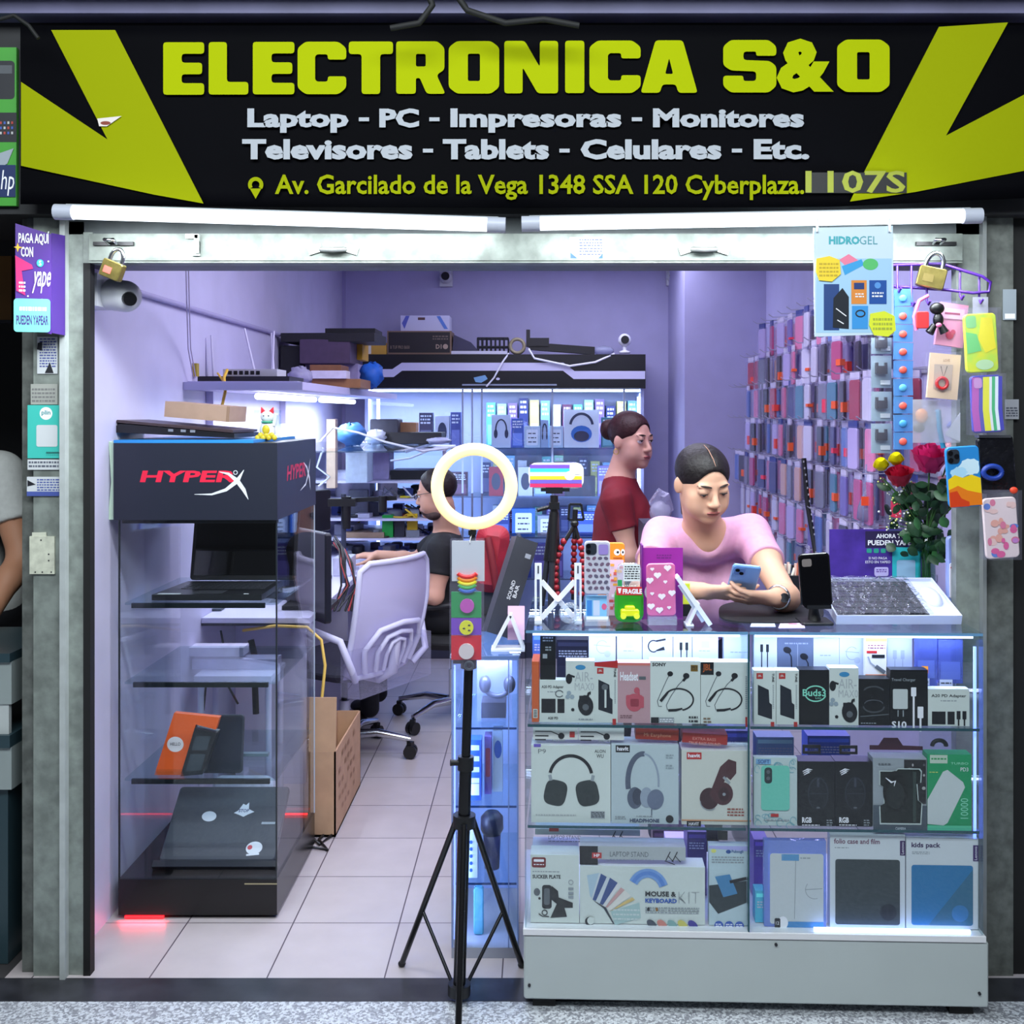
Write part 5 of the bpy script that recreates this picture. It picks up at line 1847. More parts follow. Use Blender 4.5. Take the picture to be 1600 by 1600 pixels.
def leaf(mb, c, d, l, w_, m, rn):
 d = d.normalized()
 sd = d.cross(Vector((rn.uniform(-.3, .3), -1, rn.uniform(-.3, .6)))).normalized()
 nn = sd.cross(d)
 vs = []
 for j in range(6):
  v = j / 5
  ww = w_ * math.sin(math.pi * min(1, v * .92 + .08)) ** .8
  for u in (-1, 0, 1):
   vs.append(c + d * l * v + sd * u * ww + nn * (-abs(u) * ww * .3 - l * .25 * v * v))
 mb.add(vs, [(j * 3 + i, j * 3 + i + 1, (j + 1) * 3 + i + 1, (j + 1) * 3 + i) for j in range(5) for i in range(2)], m, True)
rn = random.Random(12)
mb = MB(GRD)
for i in range(150):
 x, y = rn.gauss(1450, 27), rn.uniform(752, 868)
 if i < 8:
  x, y = 1492 + i * 2.5, 850 + rn.uniform(-12, 12)
 c = P(x, y, Y + rn.uniform(-.05, .06))
 leaf(mb, c, Vector((rn.uniform(-1, 1), rn.uniform(-.6, .3), rn.uniform(-.9, .5))), rn.uniform(.03, .055), rn.uniform(.010, .018), rn.choice([GRD, GRD, GRL]), rn)
mb.build('foliage', t)
mb = MB(mat((222, 226, 216), .5))
for i in range(60):
 c = P(rn.gauss(1402, 14), rn.uniform(745, 830), Y + rn.uniform(-.05, .02))
 mb.ell(c, rn.uniform(.002, .0038), rn.choice([mat((222, 226, 216), .5), mat((206, 214, 120), .5)]), 6, 4)
 if i % 2:
  mb.tube([c, Vector((b.x, b.y, b.z + .2)).lerp(c, .6)], .0008, GRS, 4)
mb.build('filler_blossom', t)
t2 = MB(mat((30, 60, 190), .35))
c = P(1508, 664, Y)
for q in (-1, 1):
 t2.ell(c + Vector((q * .028, 0, .004)), (.03, .012, .014), None, 14, 10, (0, R(20 * q), 0))
t2.ell(c, (.011, .012, .012))
t2.tube([c, c + Vector((-.01, 0, -.05)), c + Vector((.0, 0, -.085)), P(1500, 720, Y)], .005, None, 6)
t2.build('ribbon_bow', t)

# ---------------------------------------------------------------- hanging rack by the pillar
WIREP = mat((74, 34, 140), .35)
c0 = P(1400, 440, 2.90)
t = thing('hook_rack', 'purple wire hook rack sticking out from the pillar under the shutter beam', 'rack', P(1470, 470, 2.86))
def wire(pts, r=.0035):
 return MB(WIREP).tube(pts, r, WIREP, 8)
wire([P(1330, 416, 2.92), P(1470, 412, 2.84), P(1535, 432, 2.80), P(1548, 441, 2.80), P(1545, 456, 2.80), P(1520, 458, 2.80), P(1480, 453, 2.84), P(1330, 443, 2.92)], .0042).build('frame_loop', t)
for x, y, e in ((1402, 414, 450), (1424, 412, 472), (1448, 412, 470), (1500, 420, 462), (1530, 430, 468)):
 Yx = 2.88 - (x - 1400) * .0005
 wire([P(x, y, Yx), P(x, y + 20, Yx - .012), P(x, e, Yx - .01), P(x + 3, e + 6, Yx - .03), P(x + 6, e, Yx - .04)], .003).build('hook', t)
ring_m = mat((120, 90, 190), .4)
HY = 2.80
def bagged(t, x0, y0, x1, y1, Y, m=None):
 kk = Y / F
 p, q = P(x0, y1, Y - .012), P(x1, y0, Y - .012)
 W = WM[t.name].inverted()
 mb = MB(m or BAG)
 n = 6
 vs = []
 for sd in (0, .022):
  for j in range(n + 1):
   for i in range(n + 1):
    u, v = i / n, j / n
    bulge = math.sin(math.pi * u) * math.sin(math.pi * v) * .006
    vs.append((p.x + (q.x - p.x) * u, p.y + sd + (bulge if sd else -bulge), p.z + (q.z - p.z) * v))
 m1 = (n + 1) ** 2
 fs = []
 for j in range(n):
  for i in range(n):
   a_ = j * (n + 1) + i
   fs.append((a_, a_ + 1, a_ + n + 2, a_ + n + 1))
   fs.append((m1 + a_, m1 + a_ + n + 1, m1 + a_ + n + 2, m1 + a_ + 1))
 mb.add(vs, fs, None, True)
 mb.build('clear_bag', t)
def hangtab(t, x, y0, y1, Y):
 MB(glassy((240, 240, 250), .8, .1, (220, 220, 235), .35)).box(P(x - 12, y1, Y), P(x + 12, y0, Y) + Vector((0, .001, 0))).build('hang_tab', t)

t, a = case('phone_case', 'lime and yellow watercolour phone case hanging in a bag beside the dark pillar', 1509, 490, 1560, 582, 2.80, mat((160, 206, 60), .4, 0, .6, 30, c2=(226, 226, 20)), R(-3), cams=None)
a.rect(1512, 493, 1528, 512, mat((130, 200, 120), .4), 4)
a.poly([(1536, 496), (1553, 498), (1557, 545), (1540, 552), (1530, 530)], mat((240, 226, 10), .4)).poly([(1511, 518), (1528, 522), (1534, 548), (1512, 552)], mat((110, 206, 110), .4)).ell(1538, 570, 14, 8, mat((190, 226, 170), .4))
a.build(t)
bagged(t, 1506, 480, 1564, 586, 2.80)
hangtab(t, 1532, 464, 490, 2.80)
t, a = case('phone_case', 'phone case with wide rainbow stripes hanging below the lime case', 1519, 586, 1568, 676, 2.80, mat((70, 70, 170), .4), R(-3))
for x0, x1, c in ((1520, 1531, (190, 90, 180)), (1531, 1537, (90, 90, 180)), (1537, 1547, (240, 236, 40)), (1547, 1551, (240, 240, 240)), (1551, 1556, (70, 190, 120)), (1556, 1561, (240, 250, 250)), (1561, 1567, (60, 60, 180))):
 a.poly([(x0 + 2, 589), (x1 + 2, 589), (x1 - 1, 640), (x1 + 1, 673), (x0 + 1, 673), (x0 - 1, 640)], mat(c, .4))
a.rect(1524, 590, 1537, 606, mat((206, 150, 206), .4), 4)
a.build(t)
bagged(t, 1515, 583, 1572, 680, 2.80)
t, a = case('phone_case', 'blue white and orange watercolour phone case with three lenses in front of the roses', 1482, 697, 1535, 792, 2.78, mat((40, 130, 200), .35), R(-4), cams=(1484, 701, 1503, 723, 3))
def blotch(a, cx, cy, rx, ry, m, seed):
 r2 = random.Random(seed)
 n = 22
 a.poly([(min(1533, max(1484, cx + rx * math.cos(2 * math.pi * i / n) * r2.uniform(.8, 1.1))), cy + ry * math.sin(2 * math.pi * i / n) * r2.uniform(.85, 1.1)) for i in range(n)][::-1], m)
blotch(a, 1518, 730, 18, 14, mat((200, 226, 240), .4), 1)
blotch(a, 1500, 738, 14, 9, mat((170, 214, 240), .4), 2)
a.poly([(1483, 790), (1483, 748), (1494, 741), (1506, 746), (1520, 742), (1534, 748), (1534, 790)], mat((236, 200, 20), .4))
a.poly([(1483, 790), (1483, 764), (1498, 758), (1512, 766), (1526, 770), (1534, 772), (1534, 790)], mat((226, 120, 20), .4))
a.poly([(1484, 791), (1484, 768), (1496, 766), (1502, 778), (1514, 784), (1514, 791)], mat((206, 60, 20), .4))
a.build(t)
t, a = case('phone_case', 'white phone case with pink and blue watercolour dots at the foot of the hanging cases', 1540, 777, 1593, 872, 2.80, mat((236, 216, 214), .4), R(-4))
rn = random.Random(21)
for i in range(26):
 a.ell(rn.uniform(1546, 1587), rn.uniform(784, 866), rn.uniform(3, 7), rn.uniform(3, 7), mat(rn.choice([(226, 120, 150), (236, 170, 150), (230, 90, 150), (240, 200, 190), (90, 130, 210), (200, 130, 200)]), .4), 12)
a.build(t)
bagged(t, 1536, 766, 1597, 875, 2.80)
MB(mat((230, 70, 40), .5)).ell(P(1584, 766, 2.785), (.011, .005, .009)).build('price_sticker', t)
t = thing('cable_bag', 'black foil bag with a blue loop hanging behind the watercolour case', 'bag', P(1556, 770, 2.83))
mb = MB(mat((20, 20, 26), .15, 0, .4, 60, .5))
mb.rbox(P(1556, 726, 2.83), (.095, .02, .15), .01, None, (0, R(-4), 0))
mb.build('pouch', t)
MB(mat((30, 60, 150), .4)).torus(P(1551, 738, 2.805), .022, .007, None, 20, 8, (0, 0, 0), sc=(1.1, .75)).build('blue_loop', t)
MB(STEEL).box(P(1530, 684, 2.815), P(1580, 680, 2.815) + Vector((0, .03, 0))).build('top_rail', t)
# keychain, lanyard, small packs
t = thing('charm_keychain', 'black charm keychain with a red tag and a pink strap hanging from the rack', 'keychain', P(1458, 520, 2.82))
PS = mat((230, 110, 160), .4)
MB(PS).tube([P(1450, 462, 2.82), P(1436, 470, 2.815), P(1428, 495, 2.81), P(1432, 516, 2.81)], .005, PS, 8).build('strap', t)
MB(RED).rbox(P(1441, 500, 2.805), (.034, .008, .045), .006).build('tag', t)
mb = MB(mat((14, 14, 18), .4))
mb.ell(P(1464, 482, 2.81), (.020, .014, .016)).ell(P(1466, 500, 2.81), (.014, .012, .020)).cyl(P(1460, 508, 2.81), P(1452, 520, 2.81), .008, .012, None, 10).cyl(P(1470, 508, 2.81), P(1476, 520, 2.81), .008, .012, None, 10)
mb.build('charm', t)
MB(PS).ell(P(1467, 508, 2.79), (.008, .005, .006)).build('pink_bead', t)
t = thing('accessory_pack', 'pink accessory pack with a flower print hanging beside the black charm keychain', 'pack', P(1484, 542, 2.84))
MB(mat((226, 150, 180), .45)).cbox(P(1486, 508, 2.84), (.075, .012, .115), None, (0, R(8), 0)).build('carton', t)
a = art_on(2.832)
a.poly([(1472, 480), (1508, 484), (1506, 500), (1470, 497)], mat((236, 180, 206), .4))
a.ell(1484, 524, 6, 6, mat((190, 50, 80), .4)).ell(1480, 518, 4, 4, mat((200, 70, 100), .4)).ell(1489, 519, 4, 4, mat((200, 70, 100), .4)).line([(1476, 489), (1500, 491)], 3, mat((150, 60, 90), .4))
a.build(t, 'printed_picture', 'lettering', False)
bagged(t, 1456, 470, 1512, 545, 2.835)
t = thing('bracelet_pack', 'cream card frame with a red ring bracelet in a clear bag', 'pack', P(1474, 624, 2.82))
CRM = mat((226, 196, 160), .5)
MB(CRM).cbox(P(1474, 588, 2.82), (.082, .008, .12), None, (0, R(5), 0)).build('card', t)
a = art_on(2.8155)
a.poly([(1460, 569), (1489, 570), (1486, 610), (1458, 608)], mat((190, 170, 150), .5)).line([(1470, 572), (1474, 590), (1480, 572)], 1, DARK).text('LOVE', 1474, 561, 1484, 565, mat((150, 110, 80), .5), .0)
a.build(t, 'window_print', 'lettering', False)
MB(mat((196, 40, 40), .35)).torus(P(1472, 599, 2.808), .014, .005, None, 20, 8).build('ring', t)
bagged(t, 1446, 550, 1503, 626, 2.82)
t = thing('strap_bag', 'clear bag with an orange figure charm and a teal strap above the red rose', 'bag', P(1462, 690, 2.86))
bagged(t, 1426, 624, 1500, 692, 2.86, glassy((245, 245, 250), .8, .12, (220, 222, 232), .3, 1.4, .5))
MB(mat((206, 120, 40), .45)).ell(P(1440, 650, 2.862), (.018, .006, .02)).ell(P(1436, 668, 2.862), (.016, .006, .014), mat((60, 40, 40), .5)).build('charm', t)
MB(mat((40, 130, 170), .45)).tube([P(1466, 640, 2.862), P(1468, 670, 2.862), P(1474, 700, 2.862)], .007, None, 8).build('strap', t)
MB(mat((216, 218, 226), .5)).prism([(P(1476, 0, 2.868).x, P(0, 680, 2.868).z), (P(1500, 0, 2.868).x, P(0, 645, 2.868).z), (P(1500, 0, 2.868).x, P(0, 690, 2.868).z)], 2.866, 2.869).build('card', t)
# chain of blue sachets
t = thing('sachet_strip', 'long strip of blue clear sachets hanging from the purple rack', 'packet strip', P(1410, 705, 2.86))
rn = random.Random(31)
for i in range(9):
 y = 452 + i * 28
 m = glassy((190, 216, 250), .9, .1, (110, 170, 230), .45, 1.4, .4)
 o = MB(m).cbox(P(1411, y + 13, 2.86), (.05, .010, .046), None, (0, R(rn.uniform(-3, 3)), 0)).build('sachet', t)
 MB(mat(rn.choice([(90, 170, 220), (226, 90, 80), (226, 110, 120), (70, 150, 210)]), .4)).ell(P(1411, y + 14, 2.853), (.011, .004, .010), None, 12, 8).build('gadget', o)
# four dark gadget packs above one another
for i, (y0, y1) in enumerate(((528, 553), (556, 606), (612, 658), (662, 708))):
 lb = ('half hidden top pack of the column of black gadget packs under the hydrogel poster', 'second black gadget pack below the hydrogel poster, taller than the top one', 'third black gadget pack of the column, beside the blue sachet strip', 'lowest black gadget pack of the column, above the yellow blooms')[i]
 t = thing('gadget_pack', lb, 'pack', P(1377, y1, 2.90), 0, 'column of black gadget packs')
 MB(mat((130, 150, 160), .4)).cbox(P(1377, (y0 + y1) / 2, 2.905), (.055, .006, (y1 - y0) * 2.9 / F), None).build('backing_card', t)
 mb = MB(mat((16, 18, 22), .4))
 cy = (y0 + y1) / 2 - 3
 mb.cbox(P(1377, cy, 2.895), (.030, .014, .022)).cbox(P(1370, cy - 8, 2.895), (.006, .01, .012)).cbox(P(1384, cy - 8, 2.895), (.006, .01, .012))
 mb.build('gadget', t)
 MB(mat((200, 206, 206), .5)).box(P(1376, y1 - 5, 2.8985), P(1391, y1 - 12, 2.8985) + Vector((0, .002, 0))).build('label', t)
 bagged(t, 1360, y0 - 1, 1394, y1 + 1, 2.90)

# ---------------------------------------------------------------- hydrogel poster
Y = 2.69
t = thing('hydrogel_poster', 'white hydrogel poster with two yellow notes hanging from the LED batten', 'poster', P(1333, 525, Y))
pp = [(1271, 356), (1395, 353), (1397, 522), (1273, 526)]
vs = [P(x, y, Y) for x, y in reversed(pp)]
MB(mat((206, 224, 236), .4)).add(vs + [v + Vector((0, .003, 0)) for v in vs], [(0, 1, 2, 3), (7, 6, 5, 4), (0, 4, 5, 1), (1, 5, 6, 2), (2, 6, 7, 3), (3, 7, 4, 0)]).build('sheet', t)
a = art_on(Y)
a.rect(1275, 404, 1393, 520, mat((168, 206, 236), .4))
a.text('HIDRO', 1295, 369, 1343, 382, mat((70, 170, 180), .5), .05)
a.text('GEL', 1343, 369, 1371, 382, mat((90, 160, 170), .5), -.0)
a.poly([(1311, 406), (1326, 397), (1346, 410), (1330, 424)], mat((240, 130, 160), .4)).poly([(1315, 416), (1346, 405), (1350, 414), (1320, 430)], mat((60, 160, 220), .4))
a.ell(1360, 413, 12, 9, mat((90, 190, 110), .4))
for x0, y0, x1, y1, c in ((1287, 444, 1311, 516, (40, 70, 130)), (1330, 438, 1354, 475, (226, 140, 60)), (1358, 438, 1385, 475, (30, 80, 160)), (1331, 478, 1356, 514, (60, 150, 220))):
 a.rect(x0, y0, x1, y1, mat(c, .4))
a.poly([(1302, 466), (1316, 450), (1326, 464), (1326, 514), (1301, 512)], mat((40, 44, 52), .3)).line([(1306, 482), (1322, 494)], 1.5, W_).line([(1308, 500), (1318, 506)], 1.5, W_)
a.rect(1334, 442, 1350, 452, mat((40, 60, 120), .4)).ell(1371, 446, 5, 5, mat((90, 150, 220), .4)).arc(1344, 490, 7, 5, 0, 360, 2, DARK)
a.small(1336, 458, 1350, 466, 2, W_, 3).small(1362, 456, 1380, 466, 2, W_, 4)
a.build(t, 'printed_picture', 'lettering', False)
for pts, c in (([(1276, 404), (1296, 400), (1312, 406), (1314, 428), (1300, 440), (1280, 438), (1275, 424)], (246, 214, 50)), ([(1360, 490), (1382, 486), (1398, 494), (1400, 516), (1388, 526), (1366, 524), (1358, 508)], (226, 234, 50))):
 MB(mat(c, .5)).prism([(P(x, 0, Y - .004).x, P(0, y, Y - .004).z) for x, y in reversed(pts)], Y - .004, Y - .002).build('yellow_note', t)
a = art_on(Y - .004)
a.small(1280, 410, 1310, 434, 4, mat((200, 170, 40), .5), 6).small(1364, 496, 1394, 518, 3, mat((170, 180, 60), .5), 7)
a.build(t, 'x', 'note_writing', False)
for x in (1277, 1390):
 MB(W_).tube([P(x, 362, Y - .004), P(x, 352, Y - .006), P(x, 344, Y + .01), P(x, 342, Y + .06)], .003, W_, 6).build('clip', t)


# ---------------------------------------------------------------- black display cabinet against the wall
X0, X1, Y0, Y1 = -1.296, -.807, 3.254, 3.80
kz = Y0 / F
def zc(py, Y=Y0):
 return EYE - (py - VY) * Y / F
t = thing('display_cabinet', 'tall glass display cabinet with black base and navy lettered header box', 'cabinet', ((X0 + X1) / 2, Y0, 0))
NAVY = mat((27, 31, 46), .42)
MB(mat((12, 12, 14), .25)).box((X0, Y0, .012), (X1, Y1, .122)).box((X0 + .03, Y0 + .03, 0), (X1 - .03, Y1 - .03, .012)).build('base', t)
MB(mat((150, 140, 110), .4)).box((X1 - .1, Y0 - .001, zc(1382)), (X1, Y0, zc(1380))).build('base_trim', t)
zt, zb = zc(692), zc(812)
hb = MB(NAVY).box((X0 - .01, Y0 - .012, zb), (X1 + .004, Y1, zt)).build('header_box', t)
a = Art(187, 812, kz, (X0 - .01, Y0 - .012, zb))
a.text('HYPER', 228, 735, 378, 753, mat((214, 24, 60), .5), .035, .25)
LG = mat((206, 210, 216), .5)
for y in (738, 746):
 pass
a.line([(352, 737), (366, 740), (380, 751), (390, 765), (397, 780)], [1, 4, 7, 6, .6], LG)
a.line([(313, 772), (340, 772), (362, 765), (380, 751), (390, 734)], [.6, 3, 5, 7, .8], LG)
a.arc(377, 738, 3, 3, 0, 360, 1, LG, 12)
a.build(hb, 'swoosh_emblem', 'lettering', False)
a = Art(0, 0, .002, (X1 + .004, Y0, zb), (0, 1, 0), (0, 0, 1), (1, 0, 0))
a.text('HYPER', 55, -80, 190, -56, mat((190, 30, 70), .5), .02, .2)
a.line([(175, -80), (200, -70), (220, -50), (228, -30)], [1, 5, 7, 1], LG).line([(150, -34), (190, -42), (212, -60), (226, -84)], [1, 4, 6, 1], LG)
a.build(hb, 'side_emblem', 'lettering', False)
MB(mat((40, 130, 200), .4)).box((X0 - .01, Y0 - .012, zt), (X1 - .07, Y1, zt + .009)).build('top_board', t)
MB(mat((190, 214, 190), .5)).prism([(X0 - .012, zb), (X0 - .012, zt), (X0 - .03, zt + .005), (X0 - .022, (zb + zt) / 2), (X0 - .032, zb)], Y0, Y0 + .3).build('header_lit_edge', t)  # LED glow of the header's edge, put into a pale green colour
for nm, q in (('front_glass', ((X0 + .003, Y0 + .002, .122), (X1 - .003, Y0 + .007, zb))), ('side_glass', ((X0, Y0 + .008, .122), (X0 + .005, Y1, zb))), ('side_glass', ((X1 - .005, Y0 + .008, .122), (X1, Y1, zb))), ('back_glass', ((X0 + .006, Y1 - .005, .122), (X1 - .006, Y1, zb)))):
 MB(glassy((252, 253, 254), .6) if nm == 'side_glass' else GLASS).box(*q).build(nm, t)
mb = MB(mat((30, 36, 40), .3))
mb.box((X0, Y0, .122), (X0 + .004, Y0 + .006, zb)).box((X1 - .004, Y0, .122), (X1, Y0 + .006, zb)).box((X0 + .01, Y0 + .005, zb - .012), (X1, Y0 + .02, zb))
mb.build('corner_edging', t)
MB(mat((190, 200, 214), .3)).box((X1 - .003, Y1 - .004, .122), (X1 + .001, Y1 + .001, zb)).build('rear_edge', t)
ZS = []
for py, dx0, dx1 in ((940, .03, .045), (1063, .035, .035), (1213, .03, .03)):
 z = EYE - (py - VY) * (Y0 + .05) / F
 ZS.append(z)
 MB(GLASSG).box((X0 + .008, Y0 + .03, z - .007), (X1 - .008, Y1 - .01, z)).build('shelf', t)
 MB(mat((16, 24, 28), .25)).box((X0 + dx0, Y0 + .026, z - .016), (X1 - dx1, Y0 + .036, z - .001)).build('shelf_light_bar', t)
RL = mat((255, 60, 60), .4, emit=(255, 20, 30), es=3.0)
MB(RL).box((X0 + .02, Y1 - .03, .124), (X1 - .02, Y1 - .024, .129)).build('red_led_strip', t)
MB(RL).box((X0 + .02, Y0 - .002, .004), (X0 + .14, Y0 + .006, .010)).build('red_led_strip', t)
l = area('cabinet_red_light', (X0 + .08, Y0 - .012, .012), (X0 + .08, Y0 - .1, -.05), .14, .008, .15, (1, .05, .08))
l.parent = t
l.matrix_parent_inverse = WM[t.name].inverted()

LAP = mat((30, 32, 36), .35)
SCR = mat((5, 5, 8), .06, coat=.5)
t = thing('laptop', 'open black laptop with a dark glossy screen on the top glass shelf', 'laptop', (-1.04, 3.45, ZS[0]))
z = ZS[0] + .002
mb = MB(LAP).prism([(-1.215, Y0 + .06), (-.87, Y0 + .06), (-.87, Y0 + .33), (-1.19, Y0 + .33)], z, z + .018, None, 'z')
bs = mb.build('base', t)
mb = MB(mat((54, 56, 62), .4))
for r_ in range(5):
 for c in range(14):
  mb.box((-1.16 + c * .0195, Y0 + .17 + r_ * .026, z + .018), (-1.144 + c * .0195, Y0 + .19 + r_ * .026, z + .0195))
mb.box((-1.09, Y0 + .08, z + .018), (-1.0, Y0 + .14, z + .0188))
mb.build('key', bs)
A = [P(285, 0, 3.6).x, P(433, 0, 3.6).x]
Mt = Matrix.Translation((-1.035, Y0 + .335, z + .02)) @ Euler((R(-14), 0, 0)).to_matrix().to_4x4()
o = MB(LAP).rbox((.03, 0, .125), (.36, .012, .25), .012, None, M=Mt).build('lid', t)
MB(SCR).box((-.138, -.0075, .016), (.198, -.0064, .238), None, Mt).build('screen', o)
MB(mat((200, 206, 210), .4)).box((-1.2, Y0 + .068, z + .018), (-1.13, Y0 + .082, z + .019)).box((-.93, Y0 + .072, z + .018), (-.915, Y0 + .078, z + .019)).build('palm_sticker', bs)
# second shelf: orange phone box kit on the third shelf
z = ZS[2] + .001
t = thing('phone_box', 'open orange phone box with a round white sticker and a black inner tray', 'box', (-1.1, 3.4, z))
Yb = 3.37
ORG = mat((232, 96, 34), .45)
pts = [(242, 1211), (283, 1211), (304, 1128), (340, 1128), (342, 1120), (273, 1113)]
q = [(P(x, 0, Yb).x, P(0, y, Yb).z) for x, y in ((241, 1211), (282, 1211), (306, 1132), (337, 1140), (343, 1121), (272, 1114))]
MB(ORG).prism(q, Yb, Yb + .022).build('lid', t)
a = art_on(Yb)
a.ell(274, 1163, 13, 12, mat((230, 226, 226), .5), 24)
a.text('HELLO', 266, 1160, 282, 1165, TXT, .01)
a.build(t, 'round_sticker', 'lettering', False)
q = [(P(x, 0, Yb).x, P(0, y, Yb).z) for x, y in ((284, 1211), (318, 1208), (340, 1144), (306, 1136))]
tr = MB(mat((30, 34, 40), .35)).prism(q, Yb - .012, Yb + .03).build('inner_tray', t)
for y0, y1 in ((1150, 1172), (1178, 1204)):
 f = lambda y: (1211 - y) / 75 * 22
 q = [(P(x, 0, Yb - .013).x, P(0, y, Yb - .013).z) for x, y in ((288 + f(y1), y1), (312 + f(y1), y1), (312 + f(y0), y0), (288 + f(y0), y0))]
 MB(mat((60, 70, 78), .2)).prism(q, Yb - .0145, Yb - .0122).build('tray_window', tr)
t = thing('tablet', 'dark tablet standing behind the open orange phone box', 'tablet', (-1.0, 3.5, z))
MB(mat((52, 56, 68), .4)).rbox(P(345, 1162, 3.47) + Vector((0, 0, 0)), (.15, .012, .185), .012, None, (R(-8), 0, 0)).build('body', t)
MB(DARK).rbox(P(345, 1162, 3.462), (.135, .002, .17), .008, mat((40, 46, 60), .15), (R(-8), 0, 0)).build('screen', t)
MB(mat((90, 110, 124), .3)).box((P(374, 0, 3.5).x, 3.49, z), (P(420, 0, 3.5).x, 3.51, z + .01)).build('foot', t)
# laptop leaning on the base
t = thing('laptop', 'closed dark grey laptop with white stickers leaning in the bottom of the cabinet', 'laptop', (-1.05, 3.4, .122))
Mt = Matrix.Translation((-1.015, 3.315, .132)) @ Euler((R(-52), 0, 0)).to_matrix().to_4x4()
GL2 = mat((62, 66, 76), .4, 0, .1, 6)
MB(GL2).rbox((0, 0, .15), (.365, .018, .26), .012, None, M=Mt).build('lid', t)
MB(mat((30, 34, 44), .3)).box((-.20, -.006, .0), (.19, .02, .022), None, Mt).build('hinge_edge', t)
n = (Mt.to_3x3() @ Vector((0, -1, 0)))
a = Art(0, 0, .001, Mt @ Vector((0, -.0095, 0)), Mt.to_3x3() @ Vector((1, 0, 0)), Mt.to_3x3() @ Vector((0, 0, 1)), n)
S1 = mat((206, 212, 220), .5)
a.ell(-60, -170, 24, 18, S1, 20, 10)
a.poly([(30, -190), (42, -215), (52, -210), (60, -220), (64, -196), (84, -186), (64, -176), (52, -168), (34, -176), (18, -182)], S1).text('STOP', 32, -196, 66, -184, mat((60, 60, 110), .5), .03)
a.rect(116, -150, 160, -142, mat((140, 150, 160), .5))
a.ell(110, -60, 26, 22, S1, 20).ell(96, -62, 8, 8, mat((190, 70, 80), .5), 12).line([(90, -36), (130, -40)], 6, S1)
a.build(t, 'sticker', 'sticker_lettering', False)
t = thing('headset_bag', 'crumpled white bag printed with a headphone outline behind the grey laptop', 'bag', (-.93, 3.7, .124))
mb = MB(mat((206, 206, 222), .5, 0, .1, 40, .6))
c = P(380, 1248, 3.66)
mb.rbox(c, (.21, .06, .15), .03, None, (R(-25), 0, 0))
mb.build('bag', t)
a = art_on(3.615, .0)
a.arc(362, 1250, 12, 16, 20, 200, 3, DARK).ell(352, 1256, 6, 8, GREY).ell(372, 1258, 6, 9, GREY)
a.rect(395, 1240, 416, 1252, mat((200, 120, 150), .5))
a.build(t, 'printed_picture', 'lettering', False)

# on top of the cabinet
z = zt + .0095
t = thing('laptop', 'closed black laptop lying under a cardboard box on the navy cabinet', 'laptop', (-1.1, 3.45, z))
Mt = Matrix.Translation((P(292, 0, 3.4).x, 3.42, z)) @ Euler((0, R(2.2), R(-3))).to_matrix().to_4x4()
MB(mat((20, 18, 20), .35)).prism([(-.19, .002), (.19, .0), (.19, .014), (-.175, .03), (-.195, .02)], -.12, .12, None, 'y', Mt @ Matrix.Translation((0, 0, .012))).build('base', t)
MB(mat((62, 48, 50), .35)).prism([(-.19, .034), (.185, .016), (.185, .024), (-.185, .042)], -.12, .12, None, 'y', Mt @ Matrix.Translation((0, 0, .012))).build('lid', t)
mb = MB(GREY)
for x in (-.02, .02, .05):
 mb.box((x, -.1215, .012), (x + .016, -.12, .02), None, Mt @ Matrix.Translation((0, 0, .012)))
mb.build('port', t)
t = thing('cardboard_box', 'long brown cardboard box lying on the closed black laptop', 'box', (P(318, 0, 3.44).x, 3.44, z + .05))
Mt = Matrix.Translation((P(318, 0, 3.42).x, 3.42, z + .088)) @ Euler((0, R(4.5), R(-6))).to_matrix().to_4x4()
MB(mat((168, 140, 122), .8, 0, .08, 20)).box((-.108, -.05, -.026), (.108, .09, .024), None, Mt).build('carton', t)
MB(mat((140, 112, 92), .8)).box((.098, -.0508, -.026), (.108, -.05, .024), None, Mt).build('end_flap', t)
t = thing('lucky_cat', 'small white waving cat figurine with red ears in a clear box', 'figurine', P(420, 688, 3.4) + Vector((0, 0, 0)))
c = P(418, 690, 3.4)
c.z = zt + .001
CW_ = mat((236, 236, 230), .35)
mb = MB(CW_).ell(c + Vector((0, 0, .035)), (.026, .02, .034)).ell(c + Vector((0, -.002, .079)), (.022, .018, .02))
mb.cyl(c + Vector((.022, -.005, .05)), c + Vector((.03, -.008, .088)), .007, .008, CW_, 10)
mb.build('body', t)
for q in (-1, 1):
 MB(mat((220, 50, 60), .4)).prism([(q * .004 + c.x, c.z + .094), (q * .02 + c.x, c.z + .09), (q * .019 + c.x, c.z + .11)], c.y - .008, c.y + .004).build('ear', t)
 MB(DARK).ell(c + Vector((q * .008, -.019, .082)), (.0025, .002, .002)).build('eye', t)
mb = MB(mat((226, 196, 40), .35))
for i in range(7):
 mb.ell(c + Vector((-.027 + i * .009, -.018, .012 + (i % 2) * .008)), (.009, .006, .009))
mb.ell(c + Vector((0, -.02, .038)), (.012, .005, .015))
mb.build('gold_coin', t)
MB(mat((60, 170, 130), .4)).torus(c + Vector((0, -.003, .062)), .017, .003, None, 16, 6, (R(90), 0, 0)).build('collar', t)
MB(glassy((245, 248, 252), .8)).box(c + Vector((-.036, -.032, 0)), c + Vector((.036, .032, .1))).build('clear_box', t)

